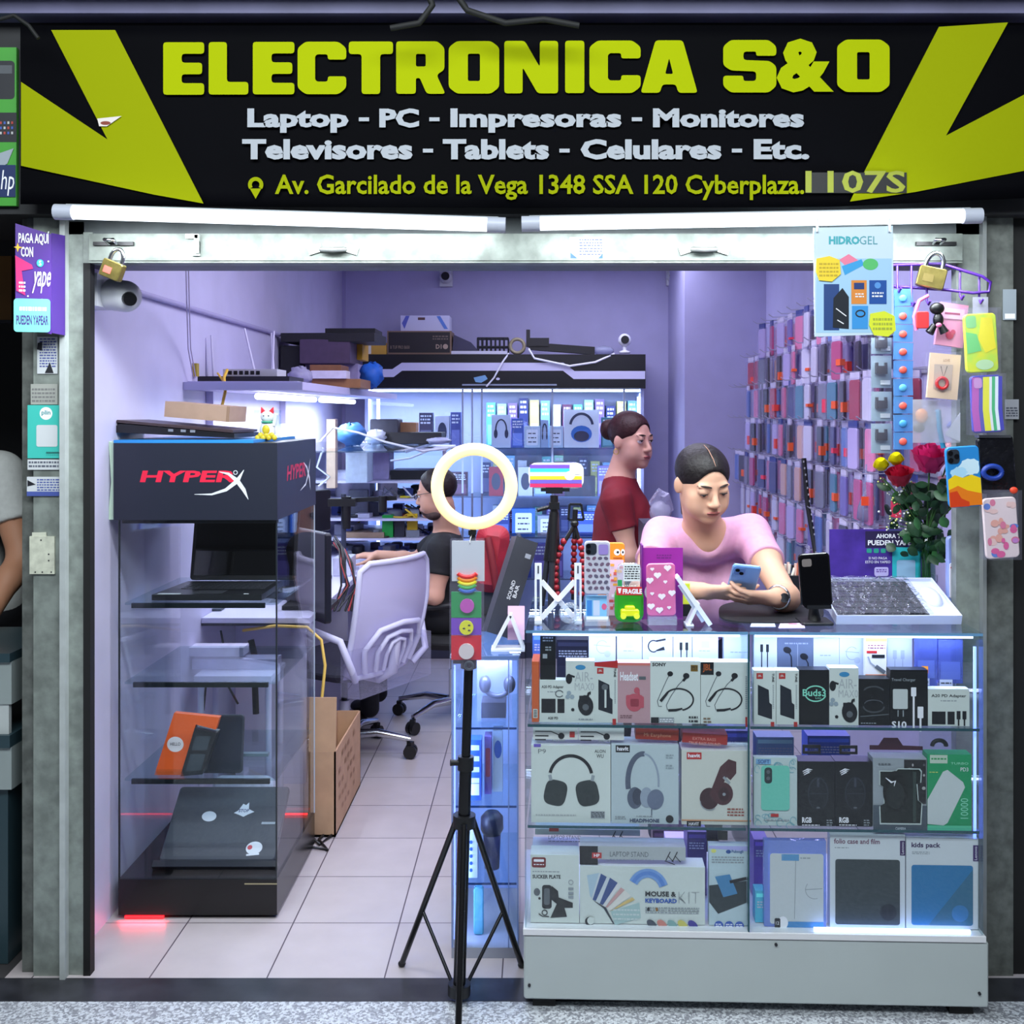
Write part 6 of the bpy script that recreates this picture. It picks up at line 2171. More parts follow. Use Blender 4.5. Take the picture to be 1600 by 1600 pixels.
# cardboard box on the floor beside the cabinet
c = P(516, 1308, 3.95)
t = thing('cardboard_box', 'open brown cardboard carton with a raised flap on the floor behind the cabinet', 'box', (c.x, c.y + .1, 0))
bx0, bx1, by0, by1, h = P(484, 0, 3.9).x, P(526, 0, 3.9).x, 3.88, 4.42, P(0, 1172, 3.9).z
CB = mat((190, 150, 118), .8, 0, .1, 12)
MB(CB).box((bx0, by0, .002), (bx1, by0 + .006, h)).box((bx0, by1 - .006, .002), (bx1, by1, h)).box((bx0, by0, .002), (bx0 + .006, by1, h)).box((bx1 - .006, by0, .002), (bx1, by1, h)).box((bx0, by0, .002), (bx1, by1, .01)).build('carton', t)
MB(CB).cbox(((bx0 + bx1) / 2, by0 + .012, h + .095), (bx1 - bx0, .006, .20), None, (R(-5), 0, 0)).build('flap', t)
a = Art(0, 0, .001, (bx1, by0, 0), (0, 1, 0), (0, 0, 1), (1, 0, 0))
for i in range(5):
 for j in range(6):
  if (i * 7 + j * 3) % 4:
   a.rect(60 + j * 60, -80 - i * 50, 95 + j * 60, -62 - i * 50, mat((160, 120, 92), .8))
a.build(t, 'printed_mark', 'x', False)
t = thing('extension_cable', 'black power cord looped on the floor beside the cardboard carton', 'cord', P(500, 1320, 3.75))
pts = [P(443, 1338, 3.9), P(470, 1310, 3.95), P(500, 1322, 3.80), P(518, 1310, 3.88), P(512, 1302, 3.92), P(498, 1318, 3.84), P(512, 1338, 3.75), P(480, 1334, 3.78)]
for p in pts:
 p.z = .008
pts = [pts[0].lerp(p, 1) for p in pts]
MB(BLACK).tube(pts, .005, None, 8).build('cord', t)
MB(BLACK).ell(pts[-1], (.016, .01, .008)).build('plug', t)

# ---------------------------------------------------------------- wall camera, conduit
DW = mat((206, 208, 216), .35)
t = thing('security_camera', 'white security camera on a wall box near the shutter padlock', 'camera', (XL, 3.15, 1.92))
MB(DW).box((XL + .0, 3.02, P(0, 482, 3.1).z), (P(180, 0, 3.15).x, 3.16, P(0, 432, 3.1).z)).build('junction_box', t)
c = P(196, 463, 3.08)
mb = MB(DW).cyl(P(172, 460, 3.09), c, .046, .046, DW, 24)
mb.ell(c, (.046, .046, .046), None, 20, 14)
mb.build('housing', t)
d = Vector((.55, -.75, -.25)).normalized()
MB(BLACK).cyl(c + d * .036, c + d * .052, .022, .019, mat((10, 10, 14), .15), 18).build('lens', t)
t = thing('wall_conduit', 'thin white cable conduit running along the wall above the router shelf', 'conduit', (XL, 4.4, 1.95))
MB(mat((176, 170, 206), .5)).cyl((XL + .012, 3.2, 1.955), (XL + .012, 5.35, 1.955), .010, None, mat((176, 170, 206), .5), 8).build('tube', t)
t = thing('hanging_wire', 'pair of thin pale wires hanging from the shutter beam down to the router shelf', 'wire', P(298, 620, 4.0))
for dx in (0, 4):
 MB(mat((190, 176, 196), .5)).tube([P(290 + dx, 400, 3.3), P(292 + dx, 480, 3.7), P(294 + dx, 545, 3.9), P(302 + dx, 590, 3.98)], .0022, None, 5).build('strand', t)
def wallcam(px, py, Y, lb, s=1.0):
 c = P(px, py, Y)
 t = thing('indoor_camera', lb, 'camera', c)
 MB(DW).box((c.x - .034 * s, c.y - .0, c.z - .05 * s), (c.x + .034 * s, c.y + .03, c.z + .05 * s)).build('bracket', t)
 MB(DW).ell(c + Vector((0, -.012, 0)), (.036 * s, .034 * s, .036 * s)).build('ball', t)
 MB(BLACK).cyl(c + Vector((.0, -.035 * s, 0)), c + Vector((.0, -.05 * s, 0)), .022 * s, None, mat((14, 14, 18), .15), 16).build('lens', t)
wallcam(697, 433, 7.085, 'small white camera high on the back wall above the toy-like white box', 1.25)
wallcam(1051, 432, 7.085, 'small white camera high on the back wall near the back pillar', 1.2)
c = P(976, 552, 6.78)
t = thing('indoor_camera', 'round white camera on a foot standing on the back cabinet', 'camera', c)
MB(W_).lathe([(.036, 0), (.034, .012), (.012, .02), (.012, .05)], c, None, 18).build('foot', t)
MB(W_).ell(c + Vector((0, 0, .085)), (.042, .034, .042)).build('ball', t)
MB(BLACK).cyl(c + Vector((0, -.028, .085)), c + Vector((0, -.04, .085)), .026, None, BLACK, 16).build('lens', t)

# ---------------------------------------------------------------- ring light on tripod
c = P(741, 760, 2.80)
foot = Vector((P(717, 0, 2.8).x, 2.80, 0))
t = thing('ring_light', 'glowing warm ring lamp on a tall black tripod stand in the doorway', 'lamp', foot)
mb = MB(mat((255, 236, 180), .4, emit=(255, 224, 150), es=.8))
pts = []
n, kk = 56, 12
vs, fs = [], []
for i in range(n):
 a_ = 2 * math.pi * i / n
 for j in range(kk):
  b_ = 2 * math.pi * j / kk
  r_ = .0985 + .0165 * math.cos(b_)
  vs.append((c.x + r_ * math.cos(a_), c.y + .011 * math.sin(b_), c.z + r_ * math.sin(a_)))
for i in range(n):
 for j in range(kk):
  i2, j2 = (i + 1) % n, (j + 1) % kk
  fs.append((i * kk + j, i * kk + j2, i2 * kk + j2, i2 * kk + j))
mb.add(vs, fs, None, True).build('glowing_ring', t)
MB(BLACK).torus(c + Vector((0, .014, 0)), .0985, .010, BLACK, 48, 8).build('rear_housing', t)
MB(BLACK).cyl(P(739, 826, 2.81), P(738, 846, 2.81), .008, None, BLACK, 10).cbox(P(738, 832, 2.81), (.02, .02, .012)).build('tilt_joint', t)
top = P(738, 845, 2.81)
u = lambda z: foot.lerp(top, z / top.z)
MB(mat((26, 26, 30), .2, .3)).cyl(u(.52), u(top.z), .0085, None, mat((60, 62, 70), .2, .6), 14).build('inner_pole', t)
MB(mat((16, 16, 19), .2, .2)).cyl(u(.40), u(.93), .0125, None, mat((18, 18, 22), .18, .2), 14).build('middle_pole', t)
MB(mat((16, 16, 19), .2, .2)).cyl(u(.03), u(.62), .0165, None, mat((18, 18, 22), .18, .2), 14).build('outer_pole', t)
for z in (.63, .90):
 MB(BLACK).cyl(u(z - .018), u(z + .018), .0215, None, BLACK, 14).cyl(u(z), u(z) + Vector((-.04, -.01, .004)), .007, .009, BLACK, 8).build('clamp_knob', t)
hubz, lowz = zc(1283, 2.8), zc(1545, 2.8)
MB(BLACK).cyl(u(hubz - .016), u(hubz + .016), .030, None, BLACK, 18).build('upper_hub', t)
MB(BLACK).cyl(u(lowz - .014), u(lowz + .014), .030, None, BLACK, 18).build('lower_hub', t)
for f in (P(628, 1510, 2.976), P(815, 1512, 2.97), Vector((P(715, 0, 2.56).x, 2.56, .01))):
 f.z = .008
 d = (f - foot)
 d.z = 0
 e = d.normalized()
 s_ = u(hubz) + e * .028
 lg = MB(BLACK).cyl(s_, f, .0085, None, mat((14, 14, 16), .25), 10).build('leg', t)
 MB(BLACK).ell(f, (.011, .011, .009)).build('rubber_foot', lg)
 m_ = s_.lerp(f, .62)
 MB(mat((120, 122, 130), .3, .8)).cyl(u(lowz) + e * .026, m_, .005, None, mat((40, 40, 44), .25, .5), 8).build('brace', lg)
# strip of phone grips hanging on the stand
Y = 2.765
t = thing('phone_grip_strip', 'hanging strip of phone grip packs with rainbow, pink, yellow and pearl discs', 'pack', P(731, 1045, Y))
MB(mat((200, 206, 210), .4)).box(P(706, 908, Y + .008), P(757, 845, Y + .008) + Vector((0, .003, 0))).build('header_card', t)
for y0, y1, c_ in ((925, 965, (40, 150, 80)), (966, 992, (120, 70, 190)), (993, 1031, (206, 30, 40))):
 o = MB(mat(c_, .35)).box(P(705, y1, Y + .006), P(752, y0, Y + .006) + Vector((0, .006, 0))).build('backing_card', t)
def disc(x, y, r_, m, Y=Y):
 c = P(x, y, Y + .004)
 return MB(m).cyl(c + Vector((0, -.009, 0)), c, r_ * Y / F, None, m, 22).build('grip_disc', t)
for i, c_ in enumerate(((220, 50, 50), (236, 140, 40), (240, 226, 50), (70, 180, 80), (50, 110, 200))):
 MB(mat(c_, .4)).torus(P(730, 893 + i * 6, Y + .002), .026 - i * .0012, .006, None, 18, 6, a0=200, a1=340, sc=(1, .55)).build('rainbow_arc', t)
disc(730, 946, 11, mat((196, 90, 180), .3))
disc(729, 980, 11, mat((226, 226, 40), .4))
for q in ((725, 982), (733, 977), (733, 985)):
 MB(DARK).ell(P(q[0], q[1], Y - .0065), (.0035, .001, .002), None, 8, 6).build('printed_mark', t)
disc(729, 1017, 12, mat((220, 210, 206), .3))
MB(DARK).torus(P(733, 1040, Y), .010, .0035, mat((60, 70, 76), .3), 14, 6).build('metal_clip', t)
bagged(t, 703, 842, 756, 912, Y + .012)
bagged(t, 702, 912, 756, 1048, Y + .006)
MB(STEEL).tube([P(737, 836, 2.80), P(735, 842, 2.775), P(734, 850, 2.772)], .0016, None, 6).build('hook', t)


# ---------------------------------------------------------------- narrow blue lit side cabinet
SX0, SX1, SY0, SY1, SZ = -.250, -.058, 3.02, 3.40, .865
t = thing('side_cabinet', 'narrow blue lit glass cabinet on the floor behind the ring lamp stand', 'cabinet', ((SX0 + SX1) / 2, SY0, 0))
MB(mat((150, 154, 170), .4)).box((SX0, SY0, .0), (SX1, SY1, .03)).build('base', t)
for nm, q in (('front_glass', ((SX0, SY0, .03), (SX1, SY0 + .004, SZ - .01))), ('side_glass', ((SX0, SY0 + .005, .03), (SX0 + .004, SY1, SZ - .01))), ('side_glass', ((SX1 - .004, SY0 + .005, .03), (SX1, SY1, SZ - .01))), ('top_glass', ((SX0 - .004, SY0 - .004, SZ - .009), (SX1 + .004, SY1, SZ)))):
 MB(GLASSG if 'top' in nm else GLASS).box(*q).build(nm, t)
MB(mat((150, 170, 220), .5)).box((SX0, SY1, .03), (SX1, SY1 + .006, SZ - .01)).build('back_panel', t)
mb = MB(mat((120, 140, 190), .3))
for x in (SX0, SX1 - .003, SX1 - .03):
 mb.box((x, SY0 - .001, .03), (x + .003, SY0 + .003, SZ - .01))
mb.box((SX0, SY0 - .004, SZ - .012), (SX1, SY0 - .001, SZ))
mb.build('edge_trim', t)
SZS = []
for py in (1135, 1257, 1377):
 z = EYE - (py - VY) * (SY0 + .02) / F
 SZS.append(z)
 MB(GLASSG).box((SX0 + .006, SY0 + .012, z - .006), (SX1 - .006, SY1 - .006, z)).box((SX0 + .006, SY0 + .010, z - .006), (SX1 - .006, SY0 + .0118, z), mat((40, 70, 130), .2)).build('shelf', t)
MB(mat((220, 230, 255), .4, emit=(90, 120, 255), es=2.0)).box((SX0 + .006, SY0 + .008, .05), (SX0 + .011, SY0 + .013, SZ - .03)).build('led_strip', t)
l = area('side_cabinet_light', (SX0 + .02, SY0 + .03, .45), (SX1 - .05, SY1, .42), .8, .015, 2.2, (.35, .5, 1.0))
l.rotation_euler = (R(90), R(90), R(-35))
l.parent = t
l.matrix_parent_inverse = WM[t.name].inverted()
l = area('side_cabinet_light', ((SX0 + SX1) / 2, SY0 + .06, SZ - .02), ((SX0 + SX1) / 2, SY0 + .2, 0), .15, .02, 2.0, (.45, .58, 1.0))
l.parent = t
l.matrix_parent_inverse = WM[t.name].inverted()
z = SZS[0] + .001
t = thing('headphone_bag', 'clear bag holding dark headphones on the top shelf of the narrow blue cabinet', 'bag', (-.13, 3.15, z))
c = P(777, 1085, 3.12)
MB(mat((60, 66, 84), .4)).torus(c + Vector((0, 0, .035)), .04, .008, None, 20, 8, a0=200, a1=340).build('headband', t)
for q in (-1, 1):
 MB(mat((44, 48, 62), .4)).ell(c + Vector((q * .036, 0, .03)), (.018, .02, .026)).build('ear_cup', t)
MB(mat((30, 34, 48), .4)).box((P(752, 0, 3.12).x, 3.12, z), (P(790, 0, 3.12).x, 3.2, z + .045)).build('card', t)
bagged(t, 745, 1030, 800, 1128, 3.11)
z = SZS[1] + .001
for nm, lb, x0, x1, y, h, c_, q in (('cable_box', 'blue white striped box with a square label in the narrow blue cabinet', 733, 752, 3.07, .175, (50, 90, 190), 1), ('phone_pack', 'tall violet phone pack beside the blue striped box', 757, 768, 3.12, .17, (110, 90, 170), 0), ('phone_pack', 'pale pack with a blue oval in the narrow cabinet beside the violet pack', 770, 785, 3.14, .18, (170, 190, 220), 2)):
 xa, xb = P(x0, 0, y).x, P(x1, 0, y).x
 o = tag(MB(mat(c_, .4)).box((xa, y, z), (xb, y + .05, z + h)).build(nm, None, loc=((xa + xb) / 2, y, z)), lb, 'box')
 k = y / F
 a = Art(0, 0, k, (xa, y, z))
 if q == 1:
  for i in range(4):
   a.rect(3, -h / k + 8 + i * 17, 16, -h / k + 16 + i * 17, mat((190, 206, 236), .5))
  a.rect(3, -26, 16, -8, mat((200, 206, 230), .5))
 elif q == 0:
  a.rect(2, -h / k * .8, 9, -h / k * .3, mat((150, 60, 90), .4), 2)
 else:
  a.ell(8, -h / k * .7, 6, 14, mat((50, 90, 180), .4))
 a.build(o, 'printed_picture', 'lettering', False)
z = SZS[2] + .001
for nm, lb, x0, x1, y, h, c_ in (('cable_box', 'white dotted box on the low shelf of the narrow blue cabinet', 731, 746, 3.06, .13, (190, 206, 236)), ('speaker', 'dark blue round topped speaker on the low shelf of the narrow cabinet', 750, 786, 3.1, .16, (36, 44, 90))):
 xa, xb = P(x0, 0, y).x, P(x1, 0, y).x
 if nm == 'speaker':
  t = thing(nm, lb, 'speaker', ((xa + xb) / 2, y + .03, z))
  cc = ((xa + xb) / 2, y + .03, z)
  MB(mat(c_, .5)).lathe([(.022, 0), (.024, .06), (.026, .1)], cc, None, 18).build('stem', t)
  MB(mat((30, 34, 60), .4)).lathe([(.026, .1), (.034, .115), (.033, .15), (.02, .165)], cc, None, 18).build('head', t)
 else:
  o = tag(MB(mat(c_, .4)).box((xa, y, z), (xb, y + .05, z + h)).build(nm, None, loc=((xa + xb) / 2, y, z)), lb, 'box')
  a = Art(0, 0, y / F, (xa, y, z))
  for i in range(5):
   a.ell(5, -12 - i * 11, 2.5, 3, BLUE, 10)
  a.build(o, 'printed_picture', 'lettering', False)
z = .031
tag(MB(glassy((180, 220, 240), .8, .1, (120, 190, 200), .4)).rbox((P(748, 0, 3.1).x, 3.1, z + .07), (.03, .02, .14), .01).build('foil_bag', None, loc=(P(748, 0, 3.1).x, 3.1, z)), 'pale green foil bag standing in the bottom of the narrow blue cabinet', 'bag')
# on the narrow cabinet
t = thing('sound_bar_box', 'long dark grey sound bar box leaning over the narrow glass cabinet', 'box', (P(775, 0, 3.25).x, 3.25, SZ))
A, B = P(775, 985, 3.22), P(822, 850, 3.30)
d = (B - A)
an = math.atan2(d.x, d.z)
M0 = Matrix.Translation((A + B) / 2) @ Euler((R(-8), an, R(12))).to_matrix().to_4x4()
L_ = d.length * 1.08
MB(mat((46, 48, 58), .5)).box((-.036, -.02, -L_ / 2), (.036, .05, L_ / 2), None, M0).build('carton', t)
n = M0.to_3x3() @ Vector((0, -1, 0))
a = Art(0, 0, .001, M0 @ Vector((0, -.0205, 0)), M0.to_3x3() @ Vector((1, 0, 0)), M0.to_3x3() @ Vector((0, 0, 1)), n)
a.text('SOUND', -8, -20, 4, 40, mat((206, 206, 212), .5), .02, rot=90)
a.text('BAR', 8, -10, 20, 30, mat((206, 206, 212), .5), .02, rot=90)
a.rect(8, -110, 26, -96, mat((150, 154, 166), .5))
a.build(t, 'printed_block', 'lettering', False)
t = thing('red_backpack', 'dark red padded bag between the ring lamp and the sound bar box', 'bag', P(768, 1000, 3.55))
MB(mat((150, 24, 44), .6, 0, .2, 30)).rbox(P(766, 872, 3.5), (.11, .1, .22), .04, None, (0, R(8), 0), .03).build('body', t)
MB(mat((110, 14, 30), .6)).tube([P(762, 840, 3.44), P(768, 870, 3.43), P(776, 920, 3.44)], .012, None, 8).build('strap', t)
MB(mat((40, 40, 48), .6)).box(P(752, 960, 3.5), P(786, 925, 3.5) + Vector((0, .08, 0))).build('bottom_panel', t)
t = thing('bag_stool', 'dark stool under the red bag behind the narrow glass cabinet', 'stool', (P(768, 0, 3.55).x, 3.56, 0))
zz = P(0, 960, 3.5).z
MB(mat((34, 34, 42), .5)).box((P(745, 0, 3.5).x, 3.45, zz - .04), (P(795, 0, 3.5).x, 3.66, zz - .001)).build('seat', t)
for x in (748, 792):
 for y in (3.47, 3.64):
  MB(mat((34, 34, 42), .5)).cyl((P(x, 0, 3.5).x, y, 0), (P(x, 0, 3.5).x, y, zz - .04), .012, None, None, 8).build('leg', t)
for (x0, y0, x1, y1, lb) in ((768, 1012, 818, 1014, 'white triangular phone stand on the narrow glass cabinet beside the counter'),):
 Y = 3.1
 t = thing('phone_stand', lb, 'stand', P(795, 1014, Y))
 zb = SZ + .006
 q = lambda x, y: Vector((P(x, 0, Y).x, Y, zb + (1014 - y) * Y / F))
 mb = MB(PW)
 for a_, b_ in (((772, 1012), (798, 962)), ((798, 962), (817, 1012))):
  p1, p2 = q(*a_), q(*b_)
  d = p2 - p1
  mb.cbox((p1 + p2) / 2, (.008, .05, d.length), None, (0, math.atan2(d.x, d.z), 0))
 mb.build('side_arm', t)
 MB(PW).box((q(768, 0).x, Y - .03, SZ + .0005), (q(820, 0).x, Y + .03, SZ + .007)).build('base', t)
 MB(mat((216, 176, 206), .5)).cbox(q(806, 985) + Vector((0, .04, .01)), (.05, .004, .1), None, (R(-20), 0, 0)).build('pink_card', t)

# ---------------------------------------------------------------- camera tripods on the counter's rear edge
Y = 3.10
b = Vector((P(858, 0, Y).x, Y, ZT))
t = thing('camera_tripod', 'black folded tripod holding the rainbow striped phone case', 'tripod', b)
BT = mat((20, 20, 24), .35)
top = P(866, 790, Y)
MB(BT).cyl(top + Vector((0, 0, -.03)), top + Vector((0, 0, .03)), .012, None, BT, 10).cbox(top, (.03, .03, .02)).cyl(top, top + Vector((-.05, -.02, -.012)), .006, None, BT, 8).build('head', t)
for x, dy in ((846, .0), (860, -.03), (872, .02)):
 f = Vector((P(x, 0, Y).x, Y + dy, ZT + .002))
 lg = MB(BT).cyl(f.lerp(top, .45), top + Vector((0, 0, -.02)), .012, .014, BT, 10).build('leg', t)
 MB(mat((40, 42, 50), .3)).cyl(f, f.lerp(top, .48), .009, None, None, 10).build('lower_leg', lg)
MB(BT).cbox(P(866, 766, Y), (.05, .03, .018), None).box(P(845, 768, Y - .008), P(890, 763, Y - .008) + Vector((0, .02, 0))).build('phone_clamp', t)
t, a = case('phone_case', 'white phone case with rainbow stripes held sideways on the black tripod', 826, 723, 912, 763, Y, mat((236, 236, 242), .35), 0)
for i, c_ in enumerate(((120, 80, 190), (60, 190, 200), (240, 240, 246), (240, 190, 50), (110, 90, 190), (206, 50, 100))):
 a.rect(828, 726 + i * 5.9, 909 if i > 2 else 890, 731.6 + i * 5.9, mat(c_, .35))
a.ell(890, 743, 8, 7, mat((236, 230, 236), .3)).rect(893, 727, 909, 741, mat((240, 240, 246), .3), 3)
a.build(t)
b = Vector((P(894, 0, Y).x, Y + .02, ZT))
t = thing('flexible_tripod', 'small black flexible tripod with red jointed legs beside the folded tripod', 'tripod', b)
top = P(898, 820, Y)
MB(BT).cyl(top, P(899, 796, Y), .008, None, BT, 10).ell(P(898, 818, Y), (.012, .012, .012)).build('ball_head', t)
mb = MB(BT)
for q in ((888, 812, 890, 788), (912, 812, 908, 788), (888, 812, 912, 812), (890, 788, 908, 788)):
 bar(mb, q[0], q[1], q[2], q[3], Y, .007)
mb.build('clamp_frame', t)
for i, (x, dy) in enumerate(((872, -.02), (896, .03), (908, -.01))):
 f = Vector((P(x, 0, Y).x, Y + .02 + dy, ZT + .012))
 lg = MB(mat((24, 24, 28), .4)).tube([top, top.lerp(f, .4) + Vector(((x - 896) * .0012, 0, .01)), top.lerp(f, .75) + Vector(((x - 896) * .0014, 0, .005)), f], .006, None, 8).build('leg', t)
 mb = MB(mat((150, 24, 40), .4))
 for j in range(9):
  p = top.lerp(f, .25 + j * .085) + Vector(((x - 896) * .0012 * math.sin(math.pi * (.25 + j * .085)), 0, .008))
  mb.ell(p, .0098, None, 10, 7)
 mb.build('red_joint', lg)

# ---------------------------------------------------------------- office chair
def office_chair(loc, rz, lb, black=False):
 t = thing('office_chair', lb, 'chair', loc, rz)
 PL = mat((24, 24, 28), .5) if black else mat((216, 214, 240), .4)
 for i in range(5):
  a_ = R(72 * i + 10)
  d = Vector((math.cos(a_), math.sin(a_), 0))
  lg = MB(CHROME).tube([Vector((0, 0, .105)) + d * .03, Vector((0, 0, .115)) + d * .15, Vector((0, 0, .085)) + d * .30], [.022, .018, .012], CHROME, 10).build('base_arm', t, True)
  mb = MB(mat((18, 18, 20), .4))
  s_ = d.cross(Vector((0, 0, 1)))
  for q in (-.014, .014):
   mb.cyl(d * .30 + Vector((0, 0, .032)) + s_ * (q - .009), d * .30 + Vector((0, 0, .032)) + s_ * (q + .009), .030, None, None, 14)
  mb.box(d * .30 + Vector((-.012, -.012, .03)), d * .30 + Vector((.012, .012, .075)))
  mb.build('caster', lg, True)
 MB(CHROME).cyl((0, 0, .09), (0, 0, .26), .022, None, mat((206, 206, 226), .3), 14).cyl((0, 0, .26), (0, 0, .38), .014, None, BLACK, 12).build('gas_lift', t, True)
 MB(mat((30, 30, 36), .5)).box((-.1, -.12, .375), (.1, .12, .40)).build('tilt_plate', t, True)
 MB(mat((26, 26, 30) if black else (70, 70, 84), .7, 0, .1, 60)).rbox((0, .02, .435), (.48, .07, .46), .09, None, (R(90), 0, 0), .03).build('seat', t, True)
 # curved mesh back
 def bk(u, v, o=0):
  x = (u - .5) * (.44 + .06 * math.sin(math.pi * v * .9))
  z = .42 + v * .50
  y = -.235 - .10 * v + .05 * (2 * (u - .5)) ** 2 - .03 * math.sin(v * math.pi) + o
  return (x, y, z)
 nu, nv = 14, 16
 vs = [bk(i / nu, j / nv, o) for o in (0, .006) for j in range(nv + 1) for i in range(nu + 1)]
 m1 = (nu + 1) * (nv + 1)
 fs = []
 for j in range(nv):
  for i in range(nu):
   a_ = j * (nu + 1) + i
   fs += [(a_, a_ + 1, a_ + nu + 2, a_ + nu + 1), (m1 + a_, m1 + a_ + nu + 1, m1 + a_ + nu + 2, m1 + a_ + 1)]
 MB(PL).add(vs, fs, mat((22, 22, 26), .8) if black else glassy((255, 255, 255), 0, .5, (206, 200, 232), .82), True).build('mesh_back', t, True)
 loop = [bk(u, 0) for u in (.1, .3, .5, .7, .9)] + [bk(1, v) for v in (.06, .2, .4, .6, .8, .94)] + [bk(u, 1) for u in (.92, .7, .5, .3, .08)] + [bk(0, v) for v in (.94, .8, .6, .4, .2, .06)] + [bk(.1, 0)]
 fr = MB(PL).tube(loop, .013, PL, 8).build('back_frame', t, True)
 lum = MB(PL)
 for s_, w_ in ((1.0, .013), (.62, .011), (.32, .009)):
  lum.tube([bk(.5 + (u - .5) * s_ * .9, .02 + .40 * v * (.5 + .5 * s_), -.022) for u, v in ((.12, .08), (.06, .6), (.2, 1), (.5, 1.08), (.8, 1), (.94, .6), (.88, .08))], w_, PL, 8)
 lum.build('lumbar_support', fr, True)
 MB(PL).tube([(0, -.02, .40), (0, -.20, .39), (0, -.275, .43), (0, -.30, .58)], [.03, .028, .024, .018], PL, 10).build('back_arm', t, True)
 for q in (-1, 1):
  MB(PL).tube([(q * .235, .10, .43), (q * .29, .09, .50), (q * .295, .06, .62), (q * .29, -.06, .635), (q * .285, -.22, .60), (q * .26, -.26, .48), (q * .20, -.23, .42)], .016, PL, 8).build('armrest', t, True)
 if not black:
  MB(glassy((250, 250, 255), .8, .12, (220, 216, 246), .12, 1.4, .6)).prism([(-.25, -.30), (.25, -.30), (.26, -.20), (-.26, -.20)], .36, .56, None, 'z').build('wrapping_film', t, True)
 return t
office_chair((-.88, 4.78, 0), R(60), 'white mesh office chair with chrome star base turned towards the workbench')

# ---------------------------------------------------------------- workbench along the wall
DX, DY0, DY1, DZ = -.90, 4.14, 6.6, .755
WD = mat((206, 204, 230), .45)
t = thing('workbench', 'long white workbench along the wall behind the display cabinet', 'desk', (XL + .3, DY0, 0))
MB(WD).box((XL + .002, DY0, DZ - .025), (DX, DY1, DZ)).build('desktop', t)
MB(mat((40, 40, 50), .5)).box((XL + .002, DY0 - .002, DZ - .03), (DX + .002, DY0 + .004, DZ - .02)).build('edge_band', t)
for y in (DY0 + .3, 5.4, DY1 - .1):
 MB(WD).box((XL + .05, y, 0), (DX - .08, y + .02, DZ - .026)).build('leg_panel', t)
# monitor seen from behind
def monitor(px, py, Y, w_, h_, yaw, lb, zfoot, back=True):
 c = P(px, py, Y)
 t = thing('monitor', lb, 'monitor', (c.x, Y, zfoot))
 M0 = Matrix.Translation(c) @ Euler((0, 0, yaw)).to_matrix().to_4x4()
 MB(mat((24, 26, 36), .4)).rbox((0, 0, 0), (w_, .03, h_), .012, None, M=M0).build('housing', t)
 MB(SCR).box((-w_ / 2 + .01, -.0168, -h_ / 2 + .012), (w_ / 2 - .01, -.0155, h_ / 2 - .01), None, M0).build('screen', t)
 MB(BLACK).tube([c + Vector((0, .02, -h_ * .1)), Vector((c.x, Y + .05, zfoot + .02))], .02, BLACK, 10).cbox((c.x, Y + .04, zfoot + .009), (.2, .16, .016)).build('stand', t)
 return t
monitor(482, 896, 4.34, .36, .36, R(128), 'black monitor standing turned on the near end of the workbench', DZ + .001)
monitor(412, 905, 4.62, .42, .27, R(150), 'second black monitor behind the first one, partly hidden by the glass cabinet', DZ + .001)
monitor(478, 800, 5.0, .30, .2, R(236), 'small dark monitor above the near monitor beside the microscope arm', DZ + .001)
def clutter(nm, lb, x0, y0, x1, y1, Y, d, c_, cat='box', rough=.5, kind='box', group=None, base=None, yaw=0.0):
 """a small object seen between those pixels at depth Y"""
 p, q = P(x0, y1, Y), P(x1, y0, Y)
 z0 = p.z if base is None else base
 cx, cz = (p.x + q.x) / 2, (z0 + max(q.z, z0 + .01)) / 2
 w_, h_ = q.x - p.x, max(q.z - z0, .008)
 m = c_ if not isinstance(c_, tuple) else mat(c_, rough, 0, .1, 30)
 mb = MB(m)
 Mz = Matrix.Translation((cx, Y + d / 2, cz)) @ Euler((0, 0, yaw)).to_matrix().to_4x4()
 if kind == 'box':
  mb.rbox((0, 0, 0), (w_, d, h_), min(w_, h_) * .06, None, M=Mz)
 elif kind == 'bag':
  rn = random.Random(int(x0 * 7 + y0))
  mb.ell((0, 0, 0), (w_ / 2, d / 2, h_ / 2), None, 18, 12, M=Mz)
  mb.v = [(v[0] + rn.uniform(-.08, .08) * w_, v[1], v[2] + rn.uniform(-.08, .08) * h_) for v in mb.v]
 elif kind == 'can':
  mb.lathe([(w_ / 2, -h_ / 2), (w_ / 2, h_ * .38), (w_ * .38, h_ / 2)], (0, 0, 0), None, 16, Mz)
 o = mb.build(nm, None, loc=(cx, Y, z0))
 return tag(o, lb, cat, group)

